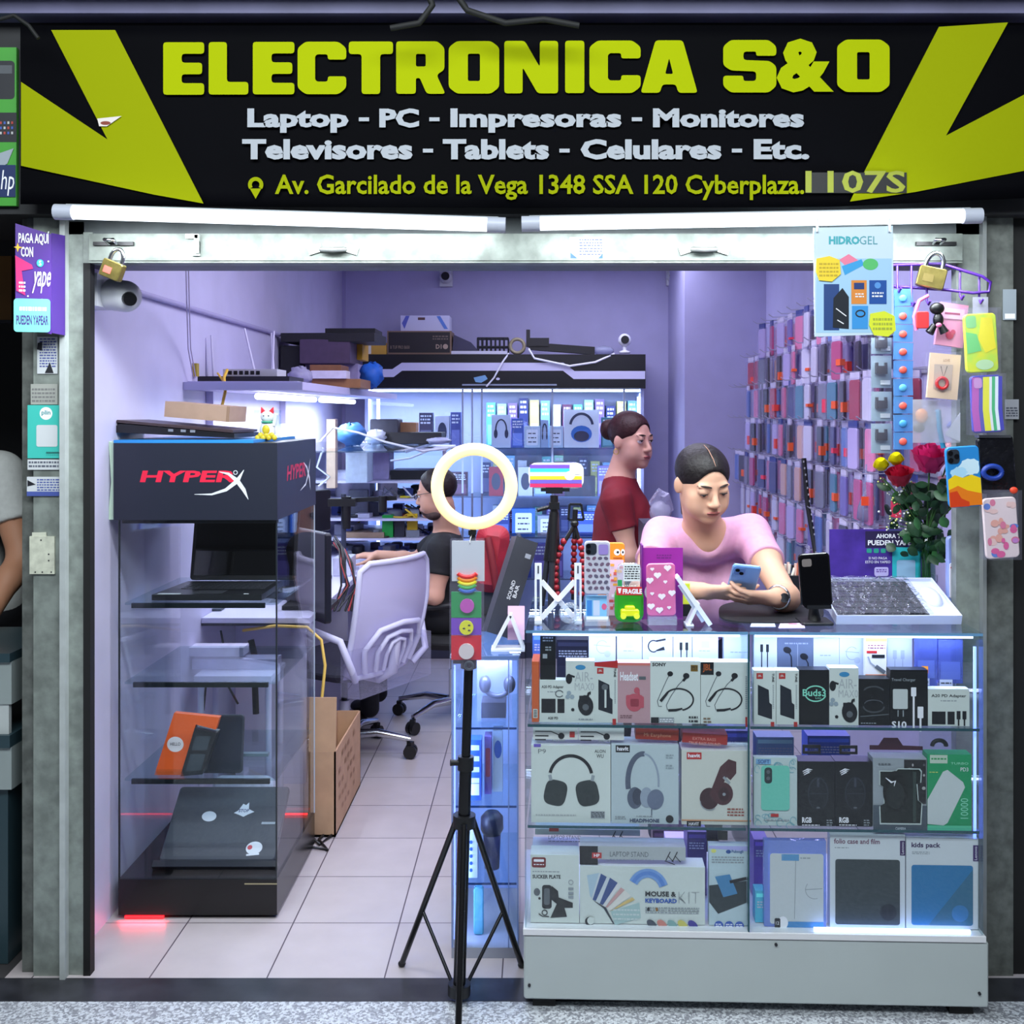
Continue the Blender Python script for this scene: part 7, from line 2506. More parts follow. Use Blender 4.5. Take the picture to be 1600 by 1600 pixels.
# desk things
for i, q in enumerate((
  ('adapter_block', 'white router box standing on the bench behind the glass cabinet', 290, 958, 322, 1010, 4.3, .05, (216, 216, 226), 'router'),
  ('adapter_block', 'dark green book sized device on the bench behind the glass cabinet', 300, 965, 345, 1012, 4.28, .06, (52, 64, 72), 'device'),
  ('toolbox', 'flat brown wooden tray of tools on the far workbench', 536, 832, 600, 846, 5.9, .2, (150, 126, 104), 'tray'),
  ('parts_tub', 'white plastic tub on the bench next to the bundle of cables', 520, 872, 548, 905, 5.2, .15, (206, 206, 230), 'tub'),
  ('spray_can', 'white bottle with a red cap behind the navy header box', 489, 757, 506, 790, 5.95, .05, (222, 222, 226), 'bottle'),
  ('storage_jar', 'clear plastic jar of parts on the bench shelf beside the header box', 520, 735, 556, 772, 6.0, .15, (206, 206, 226), 'jar'),
  ('circuit_board', 'black soldering station on the bench below the long dark strip', 610, 735, 690, 752, 6.0, .25, (24, 26, 34), 'device'),
  ('multimeter', 'yellow multimeter lying on the crowded workbench', 625, 776, 650, 786, 5.95, .1, (226, 206, 40), 'meter'),
  ('desk_tool', 'yellow screwdriver set standing near the seated man', 636, 803, 652, 826, 5.95, .04, (230, 190, 30), 'tool'),
  ('parts_box', 'green plastic box clamped on the bench in front of the seated man', 597, 805, 614, 834, 5.92, .06, (20, 150, 60), 'box'),
  ('parts_box', 'dark metal device beside the green plastic box on the bench', 616, 812, 632, 832, 5.93, .06, (40, 42, 54), 'device'),
  ('glue_tin', 'black and yellow tin on the bench in front of the seated man', 594, 844, 608, 858, 5.9, .05, (40, 40, 30), 'tin'),
  ('parts_tub', 'grey drawer unit under the shelf lights behind the microscope arm', 545, 765, 575, 800, 6.0, .2, (120, 126, 140), 'drawer'),
  ('spool', 'black spool of wire on the far end of the workbench', 640, 758, 668, 775, 6.05, .1, (30, 30, 36), 'spool'))):
 nm, lb, x0, y0, x1, y1, Y, d, c_, cat = q
 zz = P(0, y1, Y).z
 base = (min((.86, .97, 1.08, 1.18), key=lambda q: abs(q - zz)) if Y > 5.85 else DZ) + .001
 clutter(nm, lb, x0, y0, x1, y1, Y, d, c_, cat, .4, 'can' if nm in ('spray_can', 'storage_jar', 'glue_tin', 'spool') else 'box', None, base)
rn = random.Random(17)
cols = [((40, 42, 50), 'black'), ((206, 206, 226), 'white'), ((120, 126, 140), 'grey'), ((70, 90, 160), 'blue'), ((170, 180, 200), 'pale')]
used = {}
for i in range(84):
 tz = rn.choice([DZ, .86, .86, .97, .97, 1.08])
 Y = rn.uniform(5.9, 6.25)
 x, y = rn.uniform(520, 672), VY + (EYE - tz) * F / Y
 w_, h_ = rn.uniform(8, 24), rn.uniform(5, 15)
 (c_, cn) = rn.choice(cols)
 kd = rn.choice(['repair part', 'small tool', 'circuit part', 'cable clip'])
 o = clutter(kd.replace(' ', '_'), f'{cn} {kd} among the clutter on the crowded workbench', x, y - h_, x + w_, y, Y, rn.uniform(.03, .12), c_, kd.split()[-1], .4, 'box' if rn.random() < .7 else 'can', f'{cn} {kd}s on the workbench', tz + .001, rn.uniform(-.8, .8))
# shelf boards that carry the bench clutter
t = thing('bench_rack', 'two tier white rack on the workbench loaded with parts and tools', 'rack', (XL + .3, 5.5, DZ))
for z in (.86, .97, 1.08, 1.18, 1.36):
 MB(WD).box((XL + .01, 5.88, z - .012), (-.52, 6.6, z)).build('shelf', t)
for x in (XL + .02, -.54):
 MB(WD).box((x, 5.92, DZ), (x + .02, 5.94, 1.36)).build('upright', t)
# microscope arm
c = P(527, 800, 5.0)
t = thing('microscope', 'black repair microscope on a pole clamp over the workbench', 'microscope', (c.x, 5.0, DZ))
MB(mat((70, 76, 96), .3, .5)).cyl((c.x + .03, 5.0, DZ), (c.x + .03, 5.0, P(0, 772, 5).z), .012, None, None, 10).build('pole', t)
mb = MB(BLACK)
mb.cbox(P(535, 785, 5.0), (.13, .05, .035)).cyl(P(541, 776, 5.0), P(541, 826, 5.0), .024, .02, BLACK, 14).cyl(P(598, 775, 5.0), P(598, 800, 5.0), .02, None, BLACK, 12)
bar(mb, 541, 782, 620, 778, 5.02, .02, None, .02)
mb.build('optic_head', t)
# wires hanging by the bench
rn = random.Random(9)
for i in range(9):
 x = rn.uniform(528, 552)
 pts = [P(525 + rn.uniform(-6, 6), 838 + i * 2, 4.7), P(x, 880, 4.6), P(x + rn.uniform(0, 14), 915, 4.6), P(x - rn.uniform(0, 20), 955, 4.55)]
 pts = [pts[0], pts[0].lerp(pts[1], .5) + Vector((.01, 0, .01)), pts[1], pts[2], pts[3]]
 c_, cn = rn.choice([((20, 20, 24), 'black'), ((200, 150, 40), 'yellow'), ((170, 60, 60), 'red'), ((60, 60, 70), 'black')])
 tag(MB(mat(c_, .4)).tube(pts, .005, None, 6).build('cable', None, loc=pts[-1]), f'{cn} cable in the bundle hanging beside the near monitor', 'cable', f'{cn} cables by the monitor')
pts = [P(380, 985, 4.2), P(430, 978, 4.12), P(480, 980, 4.1), P(502, 1000, 4.1), P(508, 1040, 4.08), P(503, 1090, 4.05), P(500, 1180, 4.02)]
tag(MB(mat((230, 190, 90), .4)).tube(pts, .006, None, 8).build('cable', None, loc=pts[-1]), 'yellow cable hanging over the bench end into the cardboard carton', 'cable')
for i, pts in enumerate(([(305, 1010), (300, 1060), (312, 1120)], [(320, 1010), (322, 1070), (318, 1110)], [(345, 985), (350, 1060), (372, 1100)], [(392, 1000), (398, 1060), (400, 1115)])):
 q = [P(x, y, 4.18) for x, y in pts]
 tag(MB(BLACK).tube([q[0], q[0].lerp(q[1], .5) + Vector((.01, 0, 0)), q[1], q[2]], .0045 if i < 3 else .014, None, 6).build('cable', None, loc=q[-1]), ('thin black cable hanging behind the orange phone box', 'thin black cable hanging behind the orange phone box', 'black cable curving down behind the dark tablet', 'thick bundle of tied black cable hanging behind the dark tablet')[i], 'cable', 'cables hanging from the bench' if i < 2 else None)
for i, (x0, y0, x1, y1, c_, lb) in enumerate(((288, 1012, 380, 1026, (216, 210, 232), 'flat white box lying on the low table behind the glass cabinet'), (300, 1030, 432, 1046, (190, 186, 220), 'flat wrapped panel under the flat white box behind the glass cabinet'))):
 clutter('flat_box', lb, x0, y0, x1, y1, 4.0, .08, c_, 'box', .4)
t = thing('low_table', 'low white table with thin legs standing behind the glass cabinet', 'table', (P(350, 0, 4.0).x, 4.0, 0))
zz = P(0, 1046, 4.0).z
MB(WD).box((XL + .05, 3.9, zz - .02), (P(434, 0, 4.0).x, 4.12, zz - .001)).build('tabletop', t)
for x in (XL + .07, P(428, 0, 4.0).x):
 for y in (3.92, 4.1):
  MB(WD).cyl((x, y, 0), (x, y, zz - .02), .012, None, None, 8).build('leg', t)

# ---------------------------------------------------------------- wall shelf with router and boxes
HY0, HY1, HX, HZ0, HZ1 = 3.93, 6.55, -.88, 1.645, 1.675
t = thing('wall_shelf', 'long white wall shelf with lights beneath, carrying the router and cardboard boxes', 'shelf', (XL, 5.2, HZ0))
LAV = mat((196, 190, 226), .5)
MB(LAV).box((XL + .001, HY0, HZ0), (HX, HY1, HZ1)).build('board', t)
MB(LAV).box((XL + .001, HY0 + .05, HZ1), (HX - .03, HY0 + 1.4, HZ1 + .004)).build('liner', t)
for y in (4.2, 5.4):
 MB(LAV).prism([(y, HZ0), (y + .02, HZ0), (y + .02, HZ0 - .14), (y, HZ0 - .14)], XL + .001, XL + .03, None, 'x').build('bracket', t)
for y0, y1 in ((4.15, 5.2), (5.35, 6.3)):
 MB(mat((255, 255, 255), .4, emit=(226, 238, 255), es=5.0)).cyl((XL + .22, y0, HZ0 - .02), (XL + .22, y1, HZ0 - .02), .013, None, None, 10).build('light_tube', t)
 l = area('shelf_light', (XL + .22, (y0 + y1) / 2, HZ0 - .045), (XL + .26, (y0 + y1) / 2, 0), .03, y1 - y0, 10, (.86, .92, 1.0))
 l.rotation_euler = (0, R(4), 0)
 l.parent = t
 l.matrix_parent_inverse = WM[t.name].inverted()
z = HZ1 + .005
t = thing('router', 'black rack router with yellow cables and thin antennas on the wall shelf', 'router', (-1.1, 4.2, z))
xa, xb = P(298, 0, 4.1).x, P(452, 0, 4.1).x
MB(mat((24, 24, 32), .4)).box((xa, 4.1, z), (xb, 4.35, z + .022)).build('body', t)
MB(mat((206, 206, 214), .4)).box((xa + .11, 4.15, z + .022), (xb - .06, 4.3, z + .052)).build('switch_unit', t)
mb = MB(BLACK)
for i in range(6):
 mb.box((xa + .13 + i * .022, 4.149, z + .03), (xa + .145 + i * .022, 4.1505, z + .045))
mb.build('port', t)
for x, y, q in ((304, 568, 306), (316, 520, 318), (322, 528, 325), (330, 524, 334), (428, 517, 425), (382, 513, 400), (424, 520, 428)):
 p = P(x, y, 4.2)
 MB(mat((216, 212, 236), .4)).cyl((P(q, 0, 4.2).x, 4.2, z + .02), p, .005, .004, None, 7).build('antenna', t)
MB(mat((236, 190, 60), .4)).tube([P(355, 578, 4.12), P(350, 590, 4.06), P(352, 612, 4.0), P(346, 640, 3.92)], .006, None, 6).tube([P(340, 583, 4.1), P(350, 597, 4.05), P(352, 612, 4.0)], .004, None, 6).build('yellow_cable', t)
MB(mat((170, 150, 50), .5)).cbox(P(303, 578, 4.05), (.03, .03, .05)).build('terminal', t)

def boxat(nm, lb, x0, y0, x1, y1, Y, d, c_, base=None, kind='box', cat='box', yaw=0.0):
 return clutter(nm, lb, x0, y0, x1, y1, Y, d, c_, cat, .55, kind, None, base, yaw)
z = HZ1 + .001
boxat('cardboard_box', 'open brown cardboard box on the wall shelf under the blue bag', 487, 592, 563, 626, 4.9, .3, (150, 104, 66), z)
zq = P(0, 592, 4.9).z
boxat('cardboard_box', 'brown box with a torn end lying on the cardboard box of the wall shelf', 484, 570, 533, 584, 5.0, .2, (136, 90, 60), zq + .006)
boxat('foam_pad', 'white foam pad lying between the cardboard boxes on the wall shelf', 486, 579, 541, 592, 4.88, .1, (216, 210, 230), zq + .001, 'box', 'pad')
boxat('dark_carton', 'dark purple carton on the wall shelf under the flat black panel', 468, 530, 547, 566, 5.3, .3, (84, 66, 96), P(0, 568, 5.3).z)
boxat('storage_crate', 'black crate on the wall shelf behind the white antennas', 438, 540, 470, 590, 5.35, .3, (26, 26, 32), z)
boxat('laptop_shell', 'flat black laptop shell lying on top of the stacked cartons', 440, 520, 588, 534, 5.3, .3, (30, 30, 36), None, 'box', 'panel', R(-3))
boxat('laptop_shell', 'second flat black panel slightly higher on the stacked cartons', 508, 513, 586, 520, 5.45, .25, (24, 24, 30), None, 'box', 'panel')
boxat('yellow_box', 'yellow and white box beside the dark purple carton', 548, 533, 566, 562, 5.5, .2, (216, 166, 40), None)
boxat('shelf_filler', 'pale carton supporting the stacked boxes on the wall shelf', 470, 568, 560, 600, 5.45, .3, (160, 150, 190), z)
boxat('plastic_bag', 'bright blue plastic bag hanging over the end of the wall shelf', 560, 566, 596, 606, 5.2, .1, (30, 100, 200), None, 'bag', 'bag')
boxat('crumpled_bag', 'crumpled pale bag on the wall shelf beside the antennas', 446, 572, 482, 592, 4.6, .12, (150, 146, 176), z, 'bag', 'bag')
# second lower shelf with clutter in the lit recess
t = thing('lower_shelf', 'glass shelf below the lit wall shelf stacked with spare parts and bags', 'shelf', (XL, 5.6, 1.38))
MB(GLASSG).box((XL + .002, 4.9, 1.375), (-.62, 6.5, 1.383)).build('glass_board', t)
MB(mat((150, 170, 200), .3)).box((-.622, 4.9, 1.372), (-.618, 6.5, 1.385)).build('edge', t)
for i, (x0, y0, x1, y1, Y, d, c_, nm, lb, kd) in enumerate((
  (520, 662, 566, 690, 5.6, .2, (70, 130, 200), 'plastic_bag', 'blue and white plastic bag on the lower glass shelf', 'bag'),
  (566, 672, 600, 692, 5.9, .2, (206, 214, 230), 'plastic_bag', 'white crumpled bag beside the blue one on the glass shelf', 'bag'),
  (578, 655, 622, 674, 6.1, .2, (40, 42, 60), 'device_box', 'dark device box at the back of the lower glass shelf', 'box'),
  (600, 676, 690, 694, 6.0, .25, (28, 28, 36), 'laptop_shell', 'black open laptop shell piled on the lower glass shelf', 'box'),
  (625, 660, 650, 676, 6.2, .15, (170, 126, 90), 'cardboard_box', 'little brown box on the lower glass shelf behind the laptop shell', 'box'),
  (510, 655, 524, 720, 5.3, .06, (214, 190, 170), 'wooden_block', 'pale wooden block at the near end of the lower glass shelf', 'box'),
  (664, 684, 702, 695, 5.9, .2, (190, 196, 226), 'cable_roll', 'coil of white cable at the end of the lower glass shelf', 'bag'),
  (540, 698, 574, 728, 5.7, .2, (190, 206, 226), 'parts_tub', 'pale tub of parts hanging under the lower glass shelf', 'box'),
  (574, 702, 608, 730, 6.0, .2, (176, 166, 206), 'parts_tub', 'lilac tub of parts beside the pale tub', 'box'))):
 base = 1.384 if y1 < 697 else None
 boxat(nm, lb, x0, y0, x1, y1, Y, d, c_, base or 1.181, kd, nm.split('_')[-1])
for i, pts in enumerate(([(500, 690), (520, 668), (560, 676), (600, 690), (660, 705), (700, 700)], [(610, 720), (640, 716), (680, 700), (720, 698)], [(505, 700), (495, 730), (515, 745), (498, 760)])):
 q = [P(x, y, 5.3 if i != 1 else 5.8) for x, y in pts]
 tag(MB(mat((216, 222, 240), .4)).tube(q, .006, None, 6).build('white_cable', None, loc=q[0]), ('long white cable trailing along the lower glass shelf', 'white cable looping in front of the dark strip over the bench', 'short curled white cable beside the navy header box')[i], 'cable')
rn = random.Random(52)
for i in range(26):
 cn, c_ = rn.choice([('white', (220, 222, 236)), ('black', (24, 24, 30)), ('grey', (130, 134, 150)), ('yellow', (226, 190, 60))])
 x, z, Y = rn.uniform(-1.1, -.56), rn.choice([.862, .972, 1.082, 1.384]), rn.uniform(5.89, 6.3)
 p = Vector((x, Y, z + .004))
 pts = [p]
 for j in range(6):
  p = p + Vector((rn.uniform(-.07, .09), rn.uniform(-.03, .03), 0))
  p.z = z + .004 + rn.uniform(0, .06) * (j % 2)
  p.x = min(p.x, -.53)
  pts.append(p.copy())
 tag(MB(mat(c_, .4)).tube(pts, .005, None, 6).build('loose_wire', None, loc=pts[0]), f'{cn} loose wire curling through the clutter of the workbench rack', 'wire', f'{cn} loose wires on the bench rack')
for i, (x0, y0, x1, y1, z, c_, nm, lb) in enumerate((
  (525, 820, 560, 858, .861, (190, 196, 214), 'parts_tub', 'pale grey tub at the bench rack end beside the brown tray'),
  (566, 785, 590, 806, .971, (60, 66, 84), 'power_supply', 'dark grey power supply block on the bench rack'),
  (636, 836, 664, 858, .861, (206, 206, 226), 'parts_tub', 'white tub on the lowest tier of the bench rack near the man'),
  (548, 738, 580, 770, 1.081, (150, 156, 176), 'scanner', 'grey boxy device on the third tier of the bench rack'),
  (590, 742, 616, 768, 1.081, (216, 216, 230), 'parts_tub', 'small white tub on the third tier of the bench rack'),
  (622, 810, 640, 830, .971, (180, 60, 50), 'screw_box', 'little red screw box on the bench rack near the yellow tool'))):
 clutter(nm, lb, x0, y0, x1, y1, 6.02, .12, c_, nm.split('_')[-1], .4, 'box', None, z, rn.uniform(-.4, .4))


# ---------------------------------------------------------------- tall cabinet across the back wall
BYF, BYB = 6.70, 7.10
bx = lambda px: P(px, 0, BYF).x
bz = lambda py: P(0, py, BYF).z
t = thing('back_cabinet', 'wide glass wall cabinet with a black and white header across the back wall', 'cabinet', (bx(790), BYF, 0))
MB(mat((20, 20, 26), .3)).box((bx(568), BYF - .03, bz(607)), (bx(1008), BYB, bz(554))).build('header', t)
a = art_on(BYF - .03)
WS = mat((206, 204, 232), .45)
a.line([(568, 583), (614, 583), (628, 573), (880, 573), (897, 586), (1008, 586)], 12.5, WS)
a.rect(722, 600, 870, 602.5, mat((150, 160, 180), .2))
a.poly([(740, 590), (758, 586), (762, 592), (752, 598), (743, 597)], mat((120, 170, 210), .4)).ell(778, 592, 3, 2, WS)
a.build(t, 'white_stripe', 'lettering', False)
CABW = mat((176, 186, 226), .5)
MB(CABW).box((bx(574), BYB - .01, .10), (bx(1004), BYB, bz(607))).build('back_panel', t)
MB(mat((60, 62, 80), .4)).box((bx(570), BYF, 0), (bx(1006), BYB, .10)).build('base', t)
for x0, x1 in ((570, 575), (1001, 1006)):
 MB(CABW).box((bx(x0), BYF, .1), (bx(x1), BYB, bz(607))).build('side_panel', t)
for x0, x1 in ((575, 722), (724, 752), (754, 862), (864, 1001)):
 MB(GLASS).box((bx(x0), BYF - .004, .1), (bx(x1), BYF, bz(612))).build('glass_door', t)
mb = MB(mat((170, 180, 206), .3, .4))
for x in (723, 753, 738, 863, 975):
 mb.box((bx(x) - .006, BYF - .01, .1), (bx(x) + .006, BYF - .003, bz(608)))
mb.build('door_frame', t)
BSH = []
for py in (700, 776, 840, 905):
 z = bz(py)
 BSH.append(z)
 MB(GLASSG).box((bx(575), BYF + .02, z - .008), (bx(1001), BYB - .012, z)).box((bx(575), BYF + .018, z - .008), (bx(1001), BYF + .0195, z), mat((70, 90, 130), .3)).build('shelf', t)
MB(mat((255, 255, 255), .4, emit=(200, 216, 255), es=5.0)).box((bx(576), BYF + .004, bz(612)), (bx(1000), BYF + .03, bz(608.5))).build('led_strip', t)
for x in (588, 996):
 MB(mat((255, 255, 255), .4, emit=(200, 220, 255), es=5.0)).box((bx(x), BYF + .01, .2), (bx(x) + .02, BYF + .02, bz(620))).build('led_strip', t)
l = area('cabinet_light', (bx(790), BYF + .06, bz(614)), (bx(790), BYF + .16, 0), bx(1000) - bx(580), .03, 16, (.66, .76, 1.0))
l.parent = t
l.matrix_parent_inverse = WM[t.name].inverted()
l = area('cabinet_light', (bx(790), BYF + .03, .9), (bx(790), BYB, 1.0), bx(1000) - bx(580), .8, 9, (.45, .6, 1.0))
l.parent = t
l.matrix_parent_inverse = WM[t.name].inverted()

def stock(nm, lb, x0, y0, x1, y1, sh, c_, art=None, s=.06, cat='box'):
 z = BSH[sh] + .001
 Y = BYF + s
 k = Y / F
 yb = VY + (EYE - z) / k
 o = MB(mat(c_, .45)).box((P(x0, 0, Y).x, Y, z), (P(x1, 0, Y).x, Y + .08, P(0, y0, Y).z)).build(nm, None, loc=(P((x0 + x1) / 2, 0, Y).x, Y, z))
 tag(o, lb, cat)
 a = Art(VX, VY, k, P(VX, VY, Y) + Vector((0, -.0005, 0)))
 w_, h_ = x1 - x0, yb - y0
 cx, cy = (x0 + x1) / 2, (y0 + yb) / 2
 dk, bl = mat((50, 56, 84), .4), mat((60, 110, 190), .4)
 if art == 'hp':
  a.arc(cx, cy - h_ * .05, w_ * .28, h_ * .3, 0, 180, 2.2, dk).ell(cx - w_ * .28, cy + h_ * .08, w_ * .1, h_ * .14, dk, 12).ell(cx + w_ * .28, cy + h_ * .08, w_ * .1, h_ * .14, dk, 12)
 elif art == 'wear':
  a.arc(cx, cy - h_ * .05, w_ * .32, h_ * .34, 10, 170, 4, dk).ell(cx, cy + h_ * .14, w_ * .3, h_ * .22, bl, 16).ell(cx, cy + h_ * .2, w_ * .22, h_ * .14, dk, 14)
 elif art == 'oval':
  a.ell(cx, cy, w_ * .32, h_ * .3, dk, 16)
 elif art == 'case':
  a.rect(cx - w_ * .36, cy - h_ * .35, cx + w_ * .36, cy + h_ * .4, mat((214, 222, 240), .4), 2)
  for i in range(3):
   a.small(cx - w_ * .25, cy - h_ * .2 + i * h_ * .2, cx + w_ * .25, cy - h_ * .1 + i * h_ * .2, 1, dk, i)
 elif art == 'lines':
  a.small(x0 + 2, y0 + 3, x1 - 2, y0 + h_ * .35, 3, mat((210, 220, 240), .4), int(x0))
  a.rect(x0 + 2, y0 + h_ * .5, x1 - 2, yb - 3, mat(tuple(min(255, v + 50) for v in c_), .4))
 a.build(o, 'printed_picture', 'lettering', False)
 return o
rows = (
 (0, (('headphone_box', 'white headphone box with a headband print on the top shelf of the back cabinet', 768, 648, 798, 'hp', (190, 202, 230)),
  ('earphone_box', 'blue earphone box beside the headphone box on the top shelf of the back cabinet', 799, 654, 818, 'lines', (70, 96, 180)),
  ('case_pack', 'white case pack with three text lines on the top shelf of the back cabinet', 819, 666, 844, 'case', (176, 196, 222)),
  ('headset_box', 'pale box with a tall headband print between two white case packs', 845, 656, 857, 'hp', (150, 170, 206)),
  ('case_pack', 'second white case pack beside the large sports headset box', 858, 666, 880, 'case', (176, 196, 222)),
  ('headset_box', 'large white sports headset box with a dark blue visor print', 881, 640, 936, 'wear', (206, 214, 232)),
  ('gadget_pack', 'narrow teal gadget pack at the end of the top shelf of the back cabinet', 940, 652, 958, 'lines', (70, 120, 140)),
  ('charger_pack', 'white figure shaped charger pack near the bench end of the back cabinet', 680, 650, 702, 'oval', (196, 204, 226)),
  ('charger_pack', 'blue and red pack hanging near the bench end of the back cabinet', 704, 644, 720, 'lines', (70, 80, 150)),
  ('phone_box', 'dark phone box on the top shelf near the bench end of the back cabinet', 655, 645, 676, 'lines', (50, 54, 90)))),
 (1, (('headset_box', 'red headset box with black print seen through the ring lamp', 764, 730, 786, 'oval', (150, 30, 60)),
  ('camera_box', 'dark maroon box seen through the ring lamp beside the red headset box', 700, 738, 730, 'lines', (70, 30, 60)),
  ('earbud_box', 'white box with a dark oval on the second shelf of the back cabinet', 810, 730, 832, 'oval', (196, 206, 230)),
  ('lens_box', 'dark box with two round lenses behind the flexible tripod', 884, 744, 930, 'hp', (40, 44, 66)),
  ('phone_box', 'lilac phone box on the second shelf behind the woman in red', 934, 728, 960, 'lines', (120, 110, 180)),
  ('speaker_box', 'dark purple speaker box on the second shelf behind the rainbow case', 866, 722, 882, 'lines', (80, 40, 90)),
  ('charger_box', 'pale blue charger box on the second shelf beside the white oval box', 834, 740, 862, 'lines', (130, 160, 210)))),
 (2, (('tool_box', 'blue box printed with fanned white tools on the third shelf of the back cabinet', 900, 800, 930, 'lines', (60, 90, 190)),
  ('tablet_box', 'blue tablet box on the third shelf near the ring lamp', 800, 795, 836, 'case', (60, 110, 200)),
  ('keyboard_box', 'dark blue keyboard box standing beside the blue tablet box', 770, 800, 796, 'lines', (40, 60, 130)),
  ('cable_box', 'grey cable box on the third shelf behind the tripod legs', 840, 806, 872, 'case', (150, 160, 190)))),
 (3, (('speaker_box', 'deep blue speaker box low in the back cabinet', 790, 852, 830, 'oval', (40, 60, 150)),
  ('printer_box', 'white printer box low in the back cabinet behind the red bag', 745, 856, 786, 'lines', (170, 180, 210)),
  ('cable_box', 'violet cable box low in the back cabinet behind the tripods', 834, 850, 880, 'lines', (90, 80, 170)))))
for sh, items in rows:
 for nm, lb, x0, y0, x1, ar, c_ in items:
  stock(nm, lb, x0, y0, x1, 0, sh, c_, ar)
# second row of packs hanging at the rear of the top shelf
rn = random.Random(40)
for sh, xs, yt, on in ((0, range(760, 990, 17), 622, 'top'), (1, range(752, 990, 19), 712, 'second'), (2, range(770, 940, 21), 788, 'third')):
 for i, x in enumerate(xs):
  cn, c_ = [('teal', (90, 180, 190)), ('mint', (150, 220, 200)), ('violet', (120, 100, 190)), ('navy', (40, 50, 110)), ('lemon', (206, 210, 130)), ('sky blue', (120, 180, 230)), ('white', (210, 220, 236)), ('plum', (90, 40, 80))][(i + sh * 3) % 8]
  o = stock('hanging_pack', f'{cn} accessory pack at the rear of the {on} shelf in the back cabinet', x, yt + rn.randint(0, 12), x + 14, 0, sh, c_, 'lines', .25, 'pack')
  o['group'] = f'{cn} packs at the rear of the {on} cabinet shelf'
# on top of the back cabinet
zt = bz(554) + .001
def topbox(nm, lb, x0, y0, x1, d, c_, cat='box', s=0.0, base=None):
 Y = BYF + s
 o = MB(mat(c_, .5)).box((P(x0, 0, Y).x, Y, base or zt), (P(x1, 0, Y).x, Y + d, P(0, y0, Y).z)).build(nm, None, loc=(P((x0 + x1) / 2, 0, Y).x, Y, base or zt))
 return tag(o, lb, cat), art_on(Y - .0005)
o, a = topbox('motherboard_box', 'black box with brown edges and small print on top of the back cabinet', 605, 517, 705, .25, (128, 104, 84))
a.rect(607, 519, 703, 551, mat((30, 26, 30), .4))
a.text('B TUF PRO B650', 610, 540, 640, 545, mat((150, 130, 110), .5), .0).text('D1', 681, 538, 690, 545, mat((170, 150, 130), .5), .03)
a.ell(696, 541.5, 4, 4, mat((170, 150, 130), .5)).small(676, 524, 700, 532, 2, mat((110, 96, 86), .5), 3)
a.build(o, 'printed_panel', 'lettering', False)
o, a = topbox('camera_box', 'white and blue striped box lying on the black box over the back cabinet', 626, 493, 702, .2, (206, 206, 232), 'box', .02, P(0, 517, BYF).z + .001)
a.poly([(632, 514), (640, 493.5), (634, 493.5), (628, 505)], mat((90, 100, 190), .4)).poly([(682, 494), (688, 494), (700, 514), (694, 514)], mat((90, 130, 210), .4))
a.rect(653, 496, 664, 500, mat((90, 60, 60), .4))
a.build(o, 'printed_stripe', 'lettering', False)
o, a = topbox('yellow_box', 'yellow box standing beside the black box on the back cabinet', 562, 536, 604, .2, (206, 160, 60))
a.rect(575, 540, 580, 553, mat((240, 236, 220), .5))
a.build(o, 'printed_stripe', 'x', False)
t = thing('wire_basket', 'small black wire basket between the black box and the tape ring on the back cabinet', 'basket', P(768, 552, BYF + .1))
xa, xb, za, zb_ = P(746, 0, BYF + .1).x, P(794, 0, BYF + .1).x, zt, P(0, 528, BYF + .1).z
mb = MB(DARK)
for yy in (BYF + .1, BYF + .24):
 for i in range(8):
  x = xa + (xb - xa) * i / 7
  mb.cyl((x, yy, za + .006), (x, yy, zb_), .004, None, None, 5)
 for z in (za + .006, (za + zb_) / 2, zb_):
  mb.cyl((xa, yy, z), (xb, yy, z), .005, None, None, 5)
for x in (xa, xb):
 for z in (za + .006, zb_):
  mb.cyl((x, BYF + .1, z), (x, BYF + .24, z), .004, None, None, 5)
mb.build('wire_grille', t)
tag(MB(mat((60, 58, 84), .5)).prism([(P(705, 0, BYF).x, zt), (P(752, 0, BYF).x, zt), (P(735, 0, BYF).x, P(0, 534, BYF).z), (P(708, 0, BYF).x, P(0, 522, BYF).z)], BYF + .05, BYF + .25).build('plastic_bundle', None, loc=(P(728, 0, BYF).x, BYF + .1, zt)), 'dark wrapped bundle leaning beside the black box on the back cabinet', 'bundle')
tag(MB(mat((216, 216, 232), .5)).cbox((P(748, 0, BYF).x, BYF + .02, zt + .012), (.36, .03, .02)).build('white_tube', None, loc=(P(748, 0, BYF).x, BYF, zt)), 'thin white strip lying in front of the wire basket', 'tube')
t = thing('tape_ring', 'dark ring of tape standing on edge on top of the back cabinet', 'tape', P(808, 552, BYF))
MB(mat((150, 140, 110), .4)).torus((P(808, 0, BYF).x, BYF + .03, zt + .055), .044, .011, None, 28, 8).build('ring', t)
MB(DARK).torus((P(808, 0, BYF).x, BYF + .05, zt + .055), .047, .009, None, 28, 8).build('core', t)
t = thing('projector_arm', 'black metal projector arm lying on top of the back cabinet', 'bracket', P(870, 552, BYF))
def bb(x0, y0, x1, y1, d0=.05, d1=.16):
 return MB(mat((22, 22, 26), .4)).box(P(x0, y1, BYF) + Vector((0, d0, 0)), P(x1, y0, BYF) + Vector((0, d1, 0)))
mbx = bb(822, 514, 828, 540)
mbx.build('upright', t)
bb(828, 527, 858, 540).build('mount_block', t)
MB(mat((22, 22, 26), .4)).prism([(P(x, 0, BYF).x, P(0, y, BYF).z) for x, y in ((826, 545), (930, 553), (930, 541), (860, 536), (826, 536))], BYF + .06, BYF + .14).build('arm', t)
tag(MB(glassy((235, 235, 250), .9, .1, (200, 206, 226), .4, 1.4, .5)).ell((P(944, 0, BYF).x, BYF + .1, zt + .03), (.07, .05, .03)).build('crumpled_bag', None, loc=(P(944, 0, BYF).x, BYF + .1, zt)), 'crumpled clear bag lying beside the round camera on the back cabinet', 'bag')
